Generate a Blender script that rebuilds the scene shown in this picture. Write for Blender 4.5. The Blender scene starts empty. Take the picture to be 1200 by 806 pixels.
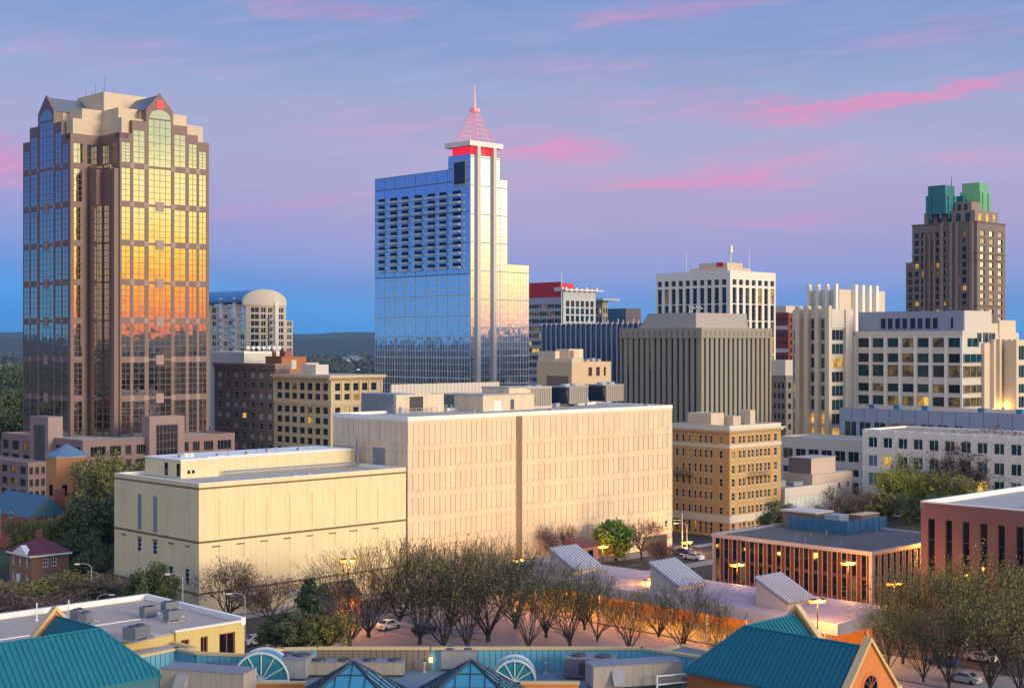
import bpy, math, random
from math import radians as RAD, sin, cos, pi
from mathutils import Vector, Matrix
random.seed(7)
S = bpy.context.scene
COL = S.collection

# ------------------------------------------------------------------ camera, sky, sun, exposure
FPX, CX, CY, CAMZ = 1694.0, 600.0, 403.0, 45.0
cam = bpy.data.cameras.new('camera'); cam.sensor_width = 36.0
cam.lens = 36.0 * FPX / 1200.0; cam.clip_start = 1.0; cam.clip_end = 30000.0
camo = bpy.data.objects.new('camera', cam); COL.objects.link(camo)
camo.location = (0, 0, CAMZ); camo.rotation_euler = (RAD(90), 0, 0)
S.camera = camo

def srgb(r, g, b):
    def f(c):
        c /= 255.0
        return c / 12.92 if c <= .04045 else ((c + .055) / 1.055) ** 2.4
    return (f(r), f(g), f(b), 1.0)

SUN_AZ, SUN_EL, SUN_STR = 124.0, 12.0, 3.1       # azimuth clockwise from +Y, degrees
GLOW_AZ = 94.0
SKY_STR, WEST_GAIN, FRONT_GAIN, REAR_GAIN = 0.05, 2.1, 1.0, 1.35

class NT:                                        # little node-tree helper
    def __init__(s, tree):
        s.t = tree; s.n = tree.nodes; s.l = tree.links
    def new(s, typ, **kw):
        n = s.n.new(typ)
        for k, v in kw.items(): setattr(n, k, v)
        return n
    def put(s, sock, v):
        if isinstance(v, bpy.types.NodeSocket): s.l.new(v, sock)
        else: sock.default_value = v
    def m(s, op, a, b=None, c=None, clamp=False):
        n = s.new('ShaderNodeMath', operation=op, use_clamp=clamp)
        s.put(n.inputs[0], a)
        if b is not None: s.put(n.inputs[1], b)
        if c is not None: s.put(n.inputs[2], c)
        return n.outputs[0]
    def mix(s, f, a, b, mode='MIX'):
        n = s.new('ShaderNodeMix', data_type='RGBA', blend_type=mode)
        s.put(n.inputs['Factor'], f)
        s.put([i for i in n.inputs if i.name == 'A' and i.type == 'RGBA'][0], a)
        s.put([i for i in n.inputs if i.name == 'B' and i.type == 'RGBA'][0], b)
        return [o for o in n.outputs if o.type == 'RGBA'][0]
    def ramp(s, f, stops, interp='LINEAR'):
        n = s.new('ShaderNodeValToRGB'); cr = n.color_ramp; cr.interpolation = interp
        while len(cr.elements) > 1: cr.elements.remove(cr.elements[-1])
        cr.elements[0].position = stops[0][0]; cr.elements[0].color = stops[0][1]
        for p, c in stops[1:]:
            e = cr.elements.new(p); e.color = c
        s.put(n.inputs[0], f)
        return n.outputs[0]
    def noise(s, vec, scale, detail=3, rough=.55, dist=0.0):
        n = s.new('ShaderNodeTexNoise'); n.inputs['Scale'].default_value = scale
        n.inputs['Detail'].default_value = detail; n.inputs['Roughness'].default_value = rough
        n.inputs['Distortion'].default_value = dist
        if vec is not None: s.l.new(vec, n.inputs['Vector'])
        return n.outputs['Fac']

def make_world():
    w = bpy.data.worlds.new('World'); S.world = w; w.use_nodes = True
    w.node_tree.nodes.clear(); N = NT(w.node_tree)
    tc = N.new('ShaderNodeTexCoord'); d = tc.outputs['Generated']
    sx = N.new('ShaderNodeSeparateXYZ'); N.l.new(d, sx.inputs[0]); x, y, z = sx.outputs
    c = lambda r, g, b: srgb(r, g, b)
    zz_ = N.m('ADD', N.m('MULTIPLY', z, 1 / 1.1), .1 / 1.1)           # ramp domain: z -0.1 .. 1
    P = lambda v: (v + .1) / 1.1
    zf_ = N.m('ADD', N.m('MULTIPLY', N.m('ADD', z, N.m('MULTIPLY', N.m('MINIMUM', x, 0.0), .075)), 1 / 1.1), .1 / 1.1)
    front = N.ramp(zf_, [(P(-.1), c(40, 60, 90)), (P(-.004), c(50, 146, 226)), (P(.012), c(72, 156, 230)), (P(.03), c(108, 150, 220)),
        (P(.05), c(146, 157, 214)), (P(.085), c(172, 160, 207)), (P(.12), c(176, 170, 208)), (P(.16), c(158, 169, 208)),
        (P(.20), c(138, 158, 206)), (P(.26), c(122, 150, 204)), (P(.5), c(140, 160, 215)), (P(1), c(140, 158, 215))])  # overhead stops, out of view, brightened to add fill from above
    west = N.ramp(zz_, [(P(-.1), c(120, 60, 40)), (P(-.005), c(255, 110, 60)), (P(.02), c(255, 132, 28)), (P(.04), c(255, 172, 36)), (P(.065), c(255, 215, 84)),
        (P(.09), c(255, 240, 155)), (P(.115), c(240, 235, 165)), (P(.14), c(195, 205, 170)), (P(.2), c(165, 185, 180)), (P(.4), c(150, 170, 205)), (P(1), c(130, 150, 205))])
    left = N.ramp(zz_, [(P(-.1), c(30, 45, 80)), (P(0), c(95, 175, 235)), (P(.05), c(84, 150, 226)), (P(.1), c(76, 120, 212)), (P(.2), c(80, 112, 205)), (P(.5), c(130, 150, 215)), (P(1), c(140, 158, 215))])
    rear = N.ramp(zz_, [(P(-.1), c(80, 75, 60)), (P(0), c(236, 205, 170)), (P(.15), c(232, 226, 205)), (P(.5), c(190, 205, 225)), (P(1), c(165, 180, 225))])  # bright sky behind the camera, added as fill for the left faces
    wpale = N.ramp(zz_, [(P(-.1), c(120, 60, 50)), (P(-.005), c(250, 160, 130)), (P(.02), c(255, 190, 140)), (P(.04), c(255, 212, 140)), (P(.065), c(255, 232, 175)), (P(.09), c(255, 245, 208)), (P(.13), c(240, 242, 220)), (P(.2), c(180, 200, 205)), (P(.4), c(150, 170, 205)), (P(1), c(130, 150, 205))])
    hl = N.m('SQRT', N.m('ADD', N.m('MULTIPLY', x, x), N.m('ADD', N.m('MULTIPLY', y, y), 1e-6)))
    ga = RAD(GLOW_AZ)
    dt = N.m('DIVIDE', N.m('ADD', N.m('MULTIPLY', x, sin(ga)), N.m('MULTIPLY', y, cos(ga))), hl)
    mr = N.new('ShaderNodeMapRange', interpolation_type='SMOOTHSTEP'); N.put(mr.inputs[0], dt)
    mr.inputs[1].default_value = .32; mr.inputs[2].default_value = .93
    fw = mr.outputs[0]
    # the left of the front sky is a little bluer than the right
    lf = N.m('MULTIPLY', N.m('MAXIMUM', N.m('MULTIPLY', x, -1.5), 0.0), .9, clamp=True)
    front = N.mix(N.m('MULTIPLY', lf, .75), front, N.mix(1.0, front, (.62, .86, 1.02, 1), 'MULTIPLY'))
    def sstep(val, a, b):
        q = N.new('ShaderNodeMapRange', interpolation_type='SMOOTHSTEP'); N.put(q.inputs[0], val); q.inputs[1].default_value = a; q.inputs[2].default_value = b; return q.outputs[0]
    lfw = sstep(N.m('DIVIDE', x, hl), -.42, -.85)
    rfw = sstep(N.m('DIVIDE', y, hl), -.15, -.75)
    # pink evening clouds: soft streaks in the sky in front
    v = N.m('DIVIDE', z, N.m('MAXIMUM', y, .2)); u = N.m('DIVIDE', x, N.m('MAXIMUM', y, .2))
    cmb = N.new('ShaderNodeCombineXYZ'); N.put(cmb.inputs[0], u); N.put(cmb.inputs[1], N.m('MULTIPLY', v, 4.0))
    nz = N.noise(cmb.outputs[0], 9.0, 5, .6); nz2 = N.noise(cmb.outputs[0], 26.0, 4, .6)
    vw = N.m('ADD', v, N.m('MULTIPLY', N.m('SUBTRACT', nz, .5), .035))
    uw = N.m('ADD', u, N.m('MULTIPLY', N.m('SUBTRACT', nz2, .5), .06))
    tot = None
    for (px, py, a, b, sl, inten) in [(1085, 108, 115, 9, -.15, 1.3), (985, 128, 130, 14, -.12, .75), (800, 125, 150, 16, .03, .42), (655, 178, 85, 19, .02, .85), (800, 214, 130, 13, -.03, .9),
            (910, 192, 100, 22, -.08, .45), (-5, 185, 55, 28, .1, 1.1), (900, 257, 90, 9, 0, .4), (300, 243, 150, 9, -.12, .3), (790, 10, 110, 16, -.1, .55), (390, 10, 90, 13, .1, .5),
            (1150, 180, 80, 12, 0, .35), (480, 150, 160, 30, .05, .25), (560, 215, 90, 10, -.1, .3), (1120, 40, 120, 14, -.1, .22), (700, 80, 150, 16, 0, .2), (120, 60, 150, 20, .08, .16)]:
        u0, v0 = (px - CX) / FPX, -(py - CY) / FPX
        du = N.m('SUBTRACT', uw, u0)
        dv = N.m('SUBTRACT', N.m('SUBTRACT', vw, v0), N.m('MULTIPLY', du, -sl))
        q = N.m('ADD', N.m('POWER', N.m('DIVIDE', du, a / FPX), 2.0), N.m('POWER', N.m('DIVIDE', dv, b / FPX), 2.0))
        g = N.m('MULTIPLY', N.m('POWER', N.m('MAXIMUM', N.m('SUBTRACT', 1.0, N.m('MULTIPLY', q, .4)), 0.0), 2.0), inten)
        tot = g if tot is None else N.m('ADD', tot, g)
    cmb2 = N.new('ShaderNodeCombineXYZ'); N.put(cmb2.inputs[0], u); N.put(cmb2.inputs[1], N.m('MULTIPLY', N.m('ADD', v, N.m('MULTIPLY', u, -.12)), 9.0))
    nz3 = N.noise(cmb2.outputs[0], 13.0, 8, .62, .4)
    wisp = N.m('ADD', .38, N.m('MULTIPLY', sstep(nz3, .38, .68), .95))
    fac = N.m('MULTIPLY', N.m('MULTIPLY', tot, wisp), N.m('GREATER_THAN', y, .25), clamp=True)
    front = N.mix(N.m('MULTIPLY', fac, .72), front, c(236, 136, 186))
    vs_ = N.m('MULTIPLY', sstep(nz3, .46, .74), N.m('MULTIPLY', sstep(z, .05, .13), .20))
    front = N.mix(vs_, front, c(196, 184, 214))
    front = N.mix(lfw, front, left)
    # faint large mottling so that the sky is not a clean ramp
    mott = N.m('ADD', .93, N.m('MULTIPLY', nz, .14))
    sc = lambda col, k: N.mix(1.0, col, (k, k, k, 1), 'MULTIPLY')
    west = N.mix(sstep(N.m('DIVIDE', y, hl), .02, -.24), wpale, west)
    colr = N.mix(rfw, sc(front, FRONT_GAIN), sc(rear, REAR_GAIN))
    colr = N.mix(fw, colr, sc(west, WEST_GAIN))
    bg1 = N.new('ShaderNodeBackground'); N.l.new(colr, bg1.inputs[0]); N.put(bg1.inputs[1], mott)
    sky = N.new('ShaderNodeTexSky', sky_type='NISHITA'); sky.sun_disc = False
    sky.sun_elevation = RAD(SUN_EL); sky.sun_rotation = RAD(SUN_AZ)
    bg2 = N.new('ShaderNodeBackground'); N.l.new(sky.outputs[0], bg2.inputs[0]); bg2.inputs[1].default_value = SKY_STR * .12
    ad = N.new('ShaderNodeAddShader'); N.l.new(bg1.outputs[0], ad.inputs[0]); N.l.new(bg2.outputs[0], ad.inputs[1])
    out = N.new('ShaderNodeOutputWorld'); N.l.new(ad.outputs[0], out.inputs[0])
make_world()
sl = bpy.data.lights.new('sun', 'SUN'); sl.energy = SUN_STR; sl.angle = RAD(18); sl.color = (1.0, .80, .52)
so = bpy.data.objects.new('sun', sl); COL.objects.link(so)
_d = Vector((sin(RAD(SUN_AZ)) * cos(RAD(SUN_EL)), cos(RAD(SUN_AZ)) * cos(RAD(SUN_EL)), sin(RAD(SUN_EL))))
so.rotation_euler = _d.to_track_quat('Z', 'Y').to_euler(); so.location = (300, -200, 200)
S.view_settings.view_transform = 'Standard'; S.view_settings.look = 'None'
S.view_settings.exposure = 0.0; S.view_settings.gamma = 1.0
S.render.engine = 'CYCLES'
S.cycles.max_bounces = 6; S.cycles.diffuse_bounces = 3; S.cycles.glossy_bounces = 4
S.cycles.use_denoising = True
S.cycles.sample_clamp_indirect = 6.0

# ------------------------------------------------------------------ materials (all procedural)
MATS = {}
def mat(name, rgb, rough=.8, var=.18, scale=.6, streak=0.0, metal=0.0, spec=.5, emit=None, estr=0.0, ior=1.5, bump=0.0, bscale=6.0, cell=None, camt=.12):
    if name in MATS: return MATS[name]
    m = bpy.data.materials.new(name); m.use_nodes = True
    N = NT(m.node_tree); b = m.node_tree.nodes['Principled BSDF']
    b.inputs['Roughness'].default_value = rough; b.inputs['Metallic'].default_value = metal
    b.inputs['IOR'].default_value = ior; b.inputs['Specular IOR Level'].default_value = spec
    col = (rgb[0], rgb[1], rgb[2], 1)
    tc = N.new('ShaderNodeTexCoord')
    if var > 0 or streak > 0:
        f = N.noise(tc.outputs['Object'], scale, 5, .65)
        f2 = N.noise(tc.outputs['Object'], scale * 9, 3, .6)
        k = N.m('ADD', 1 - var, N.m('MULTIPLY', N.m('ADD', N.m('MULTIPLY', f, .65), N.m('MULTIPLY', f2, .35)), 2 * var))
        if streak > 0:
            mp = N.new('ShaderNodeMapping'); mp.inputs['Scale'].default_value = (1.1, 1.1, .05)
            N.l.new(tc.outputs['Object'], mp.inputs[0])
            s = N.noise(mp.outputs[0], 1.6, 4, .6)
            k = N.m('MULTIPLY', k, N.m('ADD', 1 - streak, N.m('MULTIPLY', s, 2 * streak)))
        if cell:
            fl = N.new('ShaderNodeVectorMath', operation='MULTIPLY'); N.l.new(tc.outputs['Object'], fl.inputs[0]); fl.inputs[1].default_value = [1 / q for q in cell]
            f3 = N.new('ShaderNodeVectorMath', operation='FLOOR'); N.l.new(fl.outputs[0], f3.inputs[0])
            wn = N.new('ShaderNodeTexWhiteNoise', noise_dimensions='3D'); N.l.new(f3.outputs[0], wn.inputs['Vector'])
            k = N.m('MULTIPLY', k, N.m('ADD', 1 - camt, N.m('MULTIPLY', wn.outputs['Value'], 2 * camt)))
        cm = N.new('ShaderNodeVectorMath', operation='SCALE'); cm.inputs[0].default_value = col[:3]
        N.l.new(k, cm.inputs['Scale']); N.l.new(cm.outputs[0], b.inputs['Base Color'])
    else:
        b.inputs['Base Color'].default_value = col
    if emit is not None:
        b.inputs['Emission Color'].default_value = (*emit, 1); b.inputs['Emission Strength'].default_value = estr
    if bump > 0:
        bn = N.new('ShaderNodeBump'); bn.inputs['Strength'].default_value = bump; bn.inputs['Distance'].default_value = .1
        N.l.new(N.noise(tc.outputs['Object'], bscale, 3), bn.inputs['Height']); N.l.new(bn.outputs[0], b.inputs['Normal'])
    MATS[name] = m
    return m

def glass(name, tint, rough=.04, metal=1.0, wob=.012, wscale=.35):
    """mirror curtain-wall glass, each sheet a little out of true"""
    if name in MATS: return MATS[name]
    m = bpy.data.materials.new(name); m.use_nodes = True
    N = NT(m.node_tree); b = m.node_tree.nodes['Principled BSDF']
    b.inputs['Roughness'].default_value = rough; b.inputs['Metallic'].default_value = metal
    tc = N.new('ShaderNodeTexCoord')
    f = N.noise(tc.outputs['Object'], .8, 2)
    cm = N.new('ShaderNodeVectorMath', operation='SCALE'); cm.inputs[0].default_value = tint
    N.l.new(N.m('ADD', .86, N.m('MULTIPLY', f, .28)), cm.inputs['Scale']); N.l.new(cm.outputs[0], b.inputs['Base Color'])
    fl = N.new('ShaderNodeVectorMath', operation='MULTIPLY'); N.l.new(tc.outputs['Object'], fl.inputs[0]); fl.inputs[1].default_value = (.62, .62, .51)
    f2 = N.new('ShaderNodeVectorMath', operation='FLOOR'); N.l.new(fl.outputs[0], f2.inputs[0])
    oi = N.new('ShaderNodeObjectInfo'); f3 = N.new('ShaderNodeVectorMath', operation='ADD'); N.l.new(f2.outputs[0], f3.inputs[0])
    cb = N.new('ShaderNodeCombineXYZ'); N.put(cb.inputs[0], N.m('MULTIPLY', oi.outputs['Random'], 97.0)); N.l.new(cb.outputs[0], f3.inputs[1])
    wn = N.new('ShaderNodeTexWhiteNoise', noise_dimensions='3D'); N.l.new(f3.outputs[0], wn.inputs['Vector'])
    c0 = N.new('ShaderNodeVectorMath', operation='SUBTRACT'); N.l.new(wn.outputs['Color'], c0.inputs[0]); c0.inputs[1].default_value = (.5, .5, .5)
    c1 = N.new('ShaderNodeVectorMath', operation='SCALE'); N.l.new(c0.outputs[0], c1.inputs[0]); c1.inputs['Scale'].default_value = .0055
    bn = N.new('ShaderNodeBump'); bn.inputs['Strength'].default_value = 1.0; bn.inputs['Distance'].default_value = wob
    N.l.new(N.noise(tc.outputs['Object'], wscale, 2), bn.inputs['Height'])
    ad = N.new('ShaderNodeVectorMath', operation='ADD'); N.l.new(bn.outputs[0], ad.inputs[0]); N.l.new(c1.outputs[0], ad.inputs[1])
    nm = N.new('ShaderNodeVectorMath', operation='NORMALIZE'); N.l.new(ad.outputs[0], nm.inputs[0]); N.l.new(nm.outputs[0], b.inputs['Normal'])
    MATS[name] = m
    return m

def litmat(name, c1, c2, s):
    """a lit room behind glass: bright and dim patches"""
    if name in MATS: return MATS[name]
    m = bpy.data.materials.new(name); m.use_nodes = True
    N = NT(m.node_tree); b = m.node_tree.nodes['Principled BSDF']
    b.inputs['Base Color'].default_value = (.03, .03, .03, 1); b.inputs['Roughness'].default_value = .08
    tc = N.new('ShaderNodeTexCoord')
    oi = N.new('ShaderNodeObjectInfo'); cb = N.new('ShaderNodeVectorMath', operation='ADD'); N.l.new(tc.outputs['Object'], cb.inputs[0]); cx_ = N.new('ShaderNodeCombineXYZ'); N.put(cx_.inputs[0], N.m('MULTIPLY', oi.outputs['Random'], 50.0)); N.l.new(cx_.outputs[0], cb.inputs[1])
    f = N.noise(cb.outputs[0], .42, 2)
    r = N.ramp(f, [(.36, (*c2, 1)), (.70, (*c1, 1))])
    N.l.new(r, b.inputs['Emission Color']); b.inputs['Emission Strength'].default_value = s
    MATS[name] = m
    return m

DARKGLASS = mat('window_glass', (.010, .016, .028), .06, .3, .5, spec=.4, ior=1.45)
TEALGLASS = mat('teal_window_glass', (.006, .042, .055), .06, .5, .35, spec=.4, ior=1.45)
BLACKGLASS = mat('black_window_glass', (.006, .006, .012), .06, .3, .5, spec=.3, ior=1.4)
LIT = litmat('lit_window', (1.0, .58, .10), (.25, .12, .015), 1.1)
LITDIM = litmat('dim_lit_window', (.50, .30, .05), (.006, .010, .010), .42)
WHITEFRAME = mat('white_frame', (.72, .72, .72), .5, .05)
DARKFRAME = mat('dark_frame', (.06, .06, .07), .5, .05)
GREYFRAME = mat('grey_frame', (.38, .40, .45), .45, .05)

# ------------------------------------------------------------------ mesh collector
class MB:
    def __init__(s): s.v = []; s.f = []; s.mi = []
    def add(s, vs, fs, mi=0):
        o = len(s.v); s.v.extend(vs)
        for f in fs: s.f.append([i + o for i in f]); s.mi.append(mi)
        return s
    def box(s, x0, x1, y0, y1, z0, z1, mi=0):
        return s.add([(x0, y0, z0), (x1, y0, z0), (x1, y1, z0), (x0, y1, z0), (x0, y0, z1), (x1, y0, z1), (x1, y1, z1), (x0, y1, z1)],
              [(0, 3, 2, 1), (4, 5, 6, 7), (0, 1, 5, 4), (1, 2, 6, 5), (2, 3, 7, 6), (3, 0, 4, 7)], mi)
    def prism(s, poly, z0, z1, mi=0, mtop=None):
        n = len(poly); z1l = z1 if isinstance(z1, (list, tuple)) else [z1] * n
        vs = [(p[0], p[1], z0) for p in poly] + [(p[0], p[1], z1l[i]) for i, p in enumerate(poly)]
        s.add(vs, [(i, (i + 1) % n, n + (i + 1) % n, n + i) for i in range(n)] + [tuple(range(n - 1, -1, -1))], mi)
        o = len(s.v); s.v.extend(vs[n:]); s.f.append(list(range(o, o + n))); s.mi.append(mi if mtop is None else mtop)
        return s
    def tube(s, p0, p1, r0, r1=None, n=6, mi=0, cap=True):
        r1 = r0 if r1 is None else r1
        p0 = Vector(p0); p1 = Vector(p1); a = (p1 - p0)
        if a.length < 1e-6: return s
        a.normalize(); t = Vector((0, 0, 1)) if abs(a.z) < .9 else Vector((1, 0, 0))
        e1 = a.cross(t).normalized(); e2 = a.cross(e1)
        vs = []
        for (p, r) in ((p0, r0), (p1, r1)):
            for i in range(n):
                q = 2 * pi * i / n; vs.append(tuple(p + e1 * (r * cos(q)) + e2 * (r * sin(q))))
        fs = [(i, n + i, n + (i + 1) % n, (i + 1) % n) for i in range(n)]
        if cap: fs += [tuple(range(n)), tuple(range(2 * n - 1, n - 1, -1))]
        return s.add(vs, fs, mi)
    def obox(s, c, ax, hx, ay, hy, z0, z1, mi=0):
        """box with horizontal axes ax, ay (unit 2-vectors), half sizes hx, hy"""
        P = [(c[0] + ax[0] * i * hx + ay[0] * j * hy, c[1] + ax[1] * i * hx + ay[1] * j * hy) for i, j in ((-1, -1), (1, -1), (1, 1), (-1, 1))]
        return s.prism(P, z0, z1, mi)
    def build_each(s, name, mats, parent=None):
        """one object per separate piece"""
        up = list(range(len(s.v)))
        def find(a):
            while up[a] != a: up[a] = up[up[a]]; a = up[a]
            return a
        for f in s.f:
            for b in f[1:]: up[find(b)] = find(f[0])
        isl = {}
        for f, m in zip(s.f, s.mi): isl.setdefault(find(f[0]), []).append((f, m))
        out = []
        for fs in isl.values():
            b = MB(); mp = {}
            for f, m in fs:
                for q in f:
                    if q not in mp: mp[q] = len(b.v); b.v.append(s.v[q])
                b.f.append([mp[q] for q in f]); b.mi.append(m)
            out.append(b.build(name, mats, parent))
        return out
    def build(s, name, mats, parent=None, smooth=False):
        me = bpy.data.meshes.new(name); me.from_pydata(s.v, [], s.f)
        for m in (mats if isinstance(mats, (list, tuple)) else [mats]): me.materials.append(m)
        me.polygons.foreach_set('material_index', s.mi)
        if smooth: me.polygons.foreach_set('use_smooth', [True] * len(s.f))
        me.update()
        o = bpy.data.objects.new(name, me); COL.objects.link(o)
        if parent is not None: o.parent = parent
        return o

def tag(o, label, cat, group=None, kind=None):
    if label: o['label'] = label
    if cat: o['category'] = cat
    if group: o['group'] = group
    if kind: o['kind'] = kind
    return o
def empty(name, loc, rz, label, cat, group=None):
    o = bpy.data.objects.new(name, None); COL.objects.link(o)
    o.empty_display_size = .5; o.location = loc; o.rotation_euler = (0, 0, rz)
    return tag(o, label, cat, group)
def copy_tree(root, loc, rz, label, group=None, sc=None):
    r = root.copy(); COL.objects.link(r); r.location = loc; r.rotation_euler = (0, 0, rz)
    if sc: r.scale = sc
    r['label'] = label
    if group: r['group'] = group
    for ch in list(root.children):
        if ch.parent is not root: continue
        c = ch.copy(); COL.objects.link(c); c.parent = r
        for g in list(ch.children):
            d = g.copy(); COL.objects.link(d); d.parent = c
    return r

# ------------------------------------------------------------------ the street grid: U recedes to the right, V to the left
GA = RAD(44.2)
U = (cos(GA), sin(GA)); V = (-sin(GA), cos(GA))
def g2w(u, v): return (U[0] * u + V[0] * v, U[1] * u + V[1] * v)
def at(px, Y): return ((px - CX) / FPX * Y, Y)
def zat(py, Y): return CAMZ - (py - CY) / FPX * Y
def pz(px, py, z):
    Y = (CAMZ - z) * FPX / (py - CY); return ((px - CX) / FPX * Y, Y)
def along(C, D, px):
    k = (px - CX) / FPX
    return (k * C[1] - C[0]) / (D[0] - k * D[1])

WINMESH = {}
def winmesh(w, h, nx, ny, gm, fm, bar, arch=False):
    key = (round(w, 2), round(h, 2), nx, ny, gm.name, fm.name, bar, arch)
    if key not in WINMESH:
        b = MB(); wingeo(b, w, h, nx, ny, bar)
        me = bpy.data.meshes.new('window'); me.from_pydata(b.v, [], b.f); me.materials.append(gm); me.materials.append(fm)
        me.polygons.foreach_set('material_index', b.mi); me.update(); WINMESH[key] = me
    return WINMESH[key]
def wingeo(b, w, h, nx, ny, bar, off=0, proud=.05):
    b.box(-w / 2, w / 2, -.10, .02, 0, h, off)
    if bar > 0:
        t = bar / 2
        for i in range(nx + 1):
            c = -w / 2 + w * i / nx
            c = min(max(c, -w / 2 + t), w / 2 - t)
            b.box(c - t, c + t, -.10 - proud, -.101, 0, h, off + 1)
        for j in range(ny + 1):
            c = min(max(h * j / ny, t), h - t)
            b.box(-w / 2 + .003, w / 2 - .003, -.10 - proud * .8, -.1012, c - t, c + t, off + 1)

class Bld:
    """one building: an Empty on its near corner, local x along U (right face), local y along V (left face)"""
    def __init__(s, name, label, cat='building', C=None, pxc=None, Y=None, pxl=None, pxr=None, w=None, d=None, z0=0.0, group=None, rot=GA):
        s.C = C if C else at(pxc, Y); s.Y = s.C[1]
        s.w = w if w is not None else along(s.C, U, pxr)
        s.d = d if d is not None else along(s.C, V, pxl)
        s.e = empty(name, (s.C[0], s.C[1], z0), rot, label, cat, group); s.z0 = z0
        s.wins = []; s.wall = MB()
    def z(s, py): return zat(py, s.Y) - s.z0
    def su(s, px): return along(s.C, U, px)
    def sv(s, px): return along(s.C, V, px)
    def fb(s, face, s0, s1, z0, z1, o0, o1, mi=0, mb=None):
        """box on a face: o measured outwards from the wall plane"""
        k, p = face; mb = mb or s.wall
        if k == 'R': mb.box(s0, s1, p - o1, p - o0, z0, z1, mi)
        else: mb.box(p - o1, p - o0, s0, s1, z0, z1, mi)
    def win(s, face, s0, s1, z0, z1, gm=None, nx=1, ny=1, fm=None, bar=.07, o=-.35, lab=None):
        s.wins.append((face, s0, s1, z0, z1, gm or DARKGLASS, nx, ny, fm or DARKFRAME, bar, o, lab))
    def grid(s, face, s0, s1, z0, z1, cols, rows, t=.4, gm=None, nx=1, ny=1, fm=None, bar=.07, lit=0.0, litdim=0.0, mi=0, mis=None, rng=None, sill=None):
        """a wall shell t thick with real openings; glass sits at the back of each opening"""
        cols = sorted(cols); rows = sorted(rows); x = s0; R = rng or random
        mis = mi if mis is None else mis
        for (a, b) in cols:
            if a - x > .01: s.fb(face, x, a, z0, z1, -t, 0, mi)
            zc = z0
            for (za, zb) in rows:
                if za - zc > .01: s.fb(face, a, b, zc, za, -t, -.02 if mis != mi else 0, mis)
                zc = zb
                r = R.random()
                if r < lit: g, l = LIT, 'window glowing yellow from a lit room'
                elif r < lit + litdim: g, l = LITDIM, 'window with a dim warm light inside'
                else: g, l = (R.choice(gm) if isinstance(gm, list) else gm), None
                s.win(face, a, b, za, zb, g, nx, ny, fm, bar, -t, l)
                if sill: s.fb(face, a - .1, b + .1, za - .16, za - .005, .003, .14, sill)
            if z1 - zc > .01: s.fb(face, a, b, zc, z1, -t, -.02 if mis != mi else 0, mis)
            x = b
        if s1 - x > .01: s.fb(face, x, s1, z0, z1, -t, 0, mi)
    def core(s, x0, x1, y0, y1, z0, z1, mi=0): s.wall.box(x0, x1, y0, y1, z0, z1, mi)
    def finish(s, mats, limit=100, wallname='wall'):
        s.wall_o = s.wall.build(wallname, mats, s.e)
        order = sorted(s.wins, key=lambda q: -(q[2] - q[1]) * (q[4] - q[3]))
        inv = 0
        for q in order[:limit]:
            face, a, b, za, zb, gm, nx, ny, fm, bar, o, lab = q
            ob = bpy.data.objects.new('window', winmesh(b - a, zb - za, nx, ny, gm or DARKGLASS, fm, bar)); COL.objects.link(ob)
            ob.parent = s.e
            k, p = face
            if k == 'R': ob.location = ((a + b) / 2, p - o, za)
            else:
                ob.location = (p - o, (a + b) / 2, za); ob.rotation_euler = (0, 0, -pi / 2)
            if lab: ob['label'] = lab
        rest = order[limit:]
        if rest:
            mb = MB(); ml = []
            for q in rest:
                face, a, b, za, zb, gm, nx, ny, fm, bar, o, lab = q
                t = MB(); wingeo(t, b - a, zb - za, nx, ny, bar)
                for m in (gm, fm):
                    if m not in ml: ml.append(m)
                ig, jf = ml.index(gm), ml.index(fm)
                k, p = face
                if k == 'R': vs = [((a + b) / 2 + x, p - o + y, za + z) for x, y, z in t.v]
                else: vs = [(p - o + y, (a + b) / 2 - x, za + z) for x, y, z in t.v]
                n0 = len(mb.v); mb.v.extend(vs)
                for f, mi in zip(t.f, t.mi): mb.f.append([i + n0 for i in f]); mb.mi.append(jf if mi else ig)
            ob = mb.build('window', ml, s.e); ob['kind'] = 'stuff'
        return s.e
    def parts(s, name, mb, mats): return mb.build_each(name, mats, s.e)
    def part(s, name, mb, mats, label=None, smooth=False):
        o = mb.build(name, mats, s.e, smooth)
        if label: o['label'] = label
        return o
    def parapet_roof(s, x0, x1, y0, y1, zr, h, t, roofmat, capmat=None, name='roof', capo=.12):
        """roof sheet with a parapet round it"""
        b = MB(); b.box(x0 + t, x1 - t, y0 + t, y1 - t, zr - .3, zr)
        s.part(name, b, roofmat)
        p = MB()
        p.box(x0 - capo, x1 + capo, y0 - capo, y0 + t, zr - .25, zr + h); p.box(x0 - capo, x1 + capo, y1 - t, y1 + capo, zr - .25, zr + h)
        p.box(x0 - capo, x0 + t, y0 + t, y1 - t, zr - .25, zr + h); p.box(x1 - t, x1 + capo, y0 + t, y1 - t, zr - .25, zr + h)
        s.part('parapet', p, capmat or roofmat)

def even(s0, s1, n, frac, pad=0.0):
    """n openings evenly between s0 and s1, each frac of its bay"""
    b = (s1 - s0 - 2 * pad) / n
    return [(s0 + pad + b * (i + .5 - frac / 2), s0 + pad + b * (i + .5 + frac / 2)) for i in range(n)]

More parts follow.
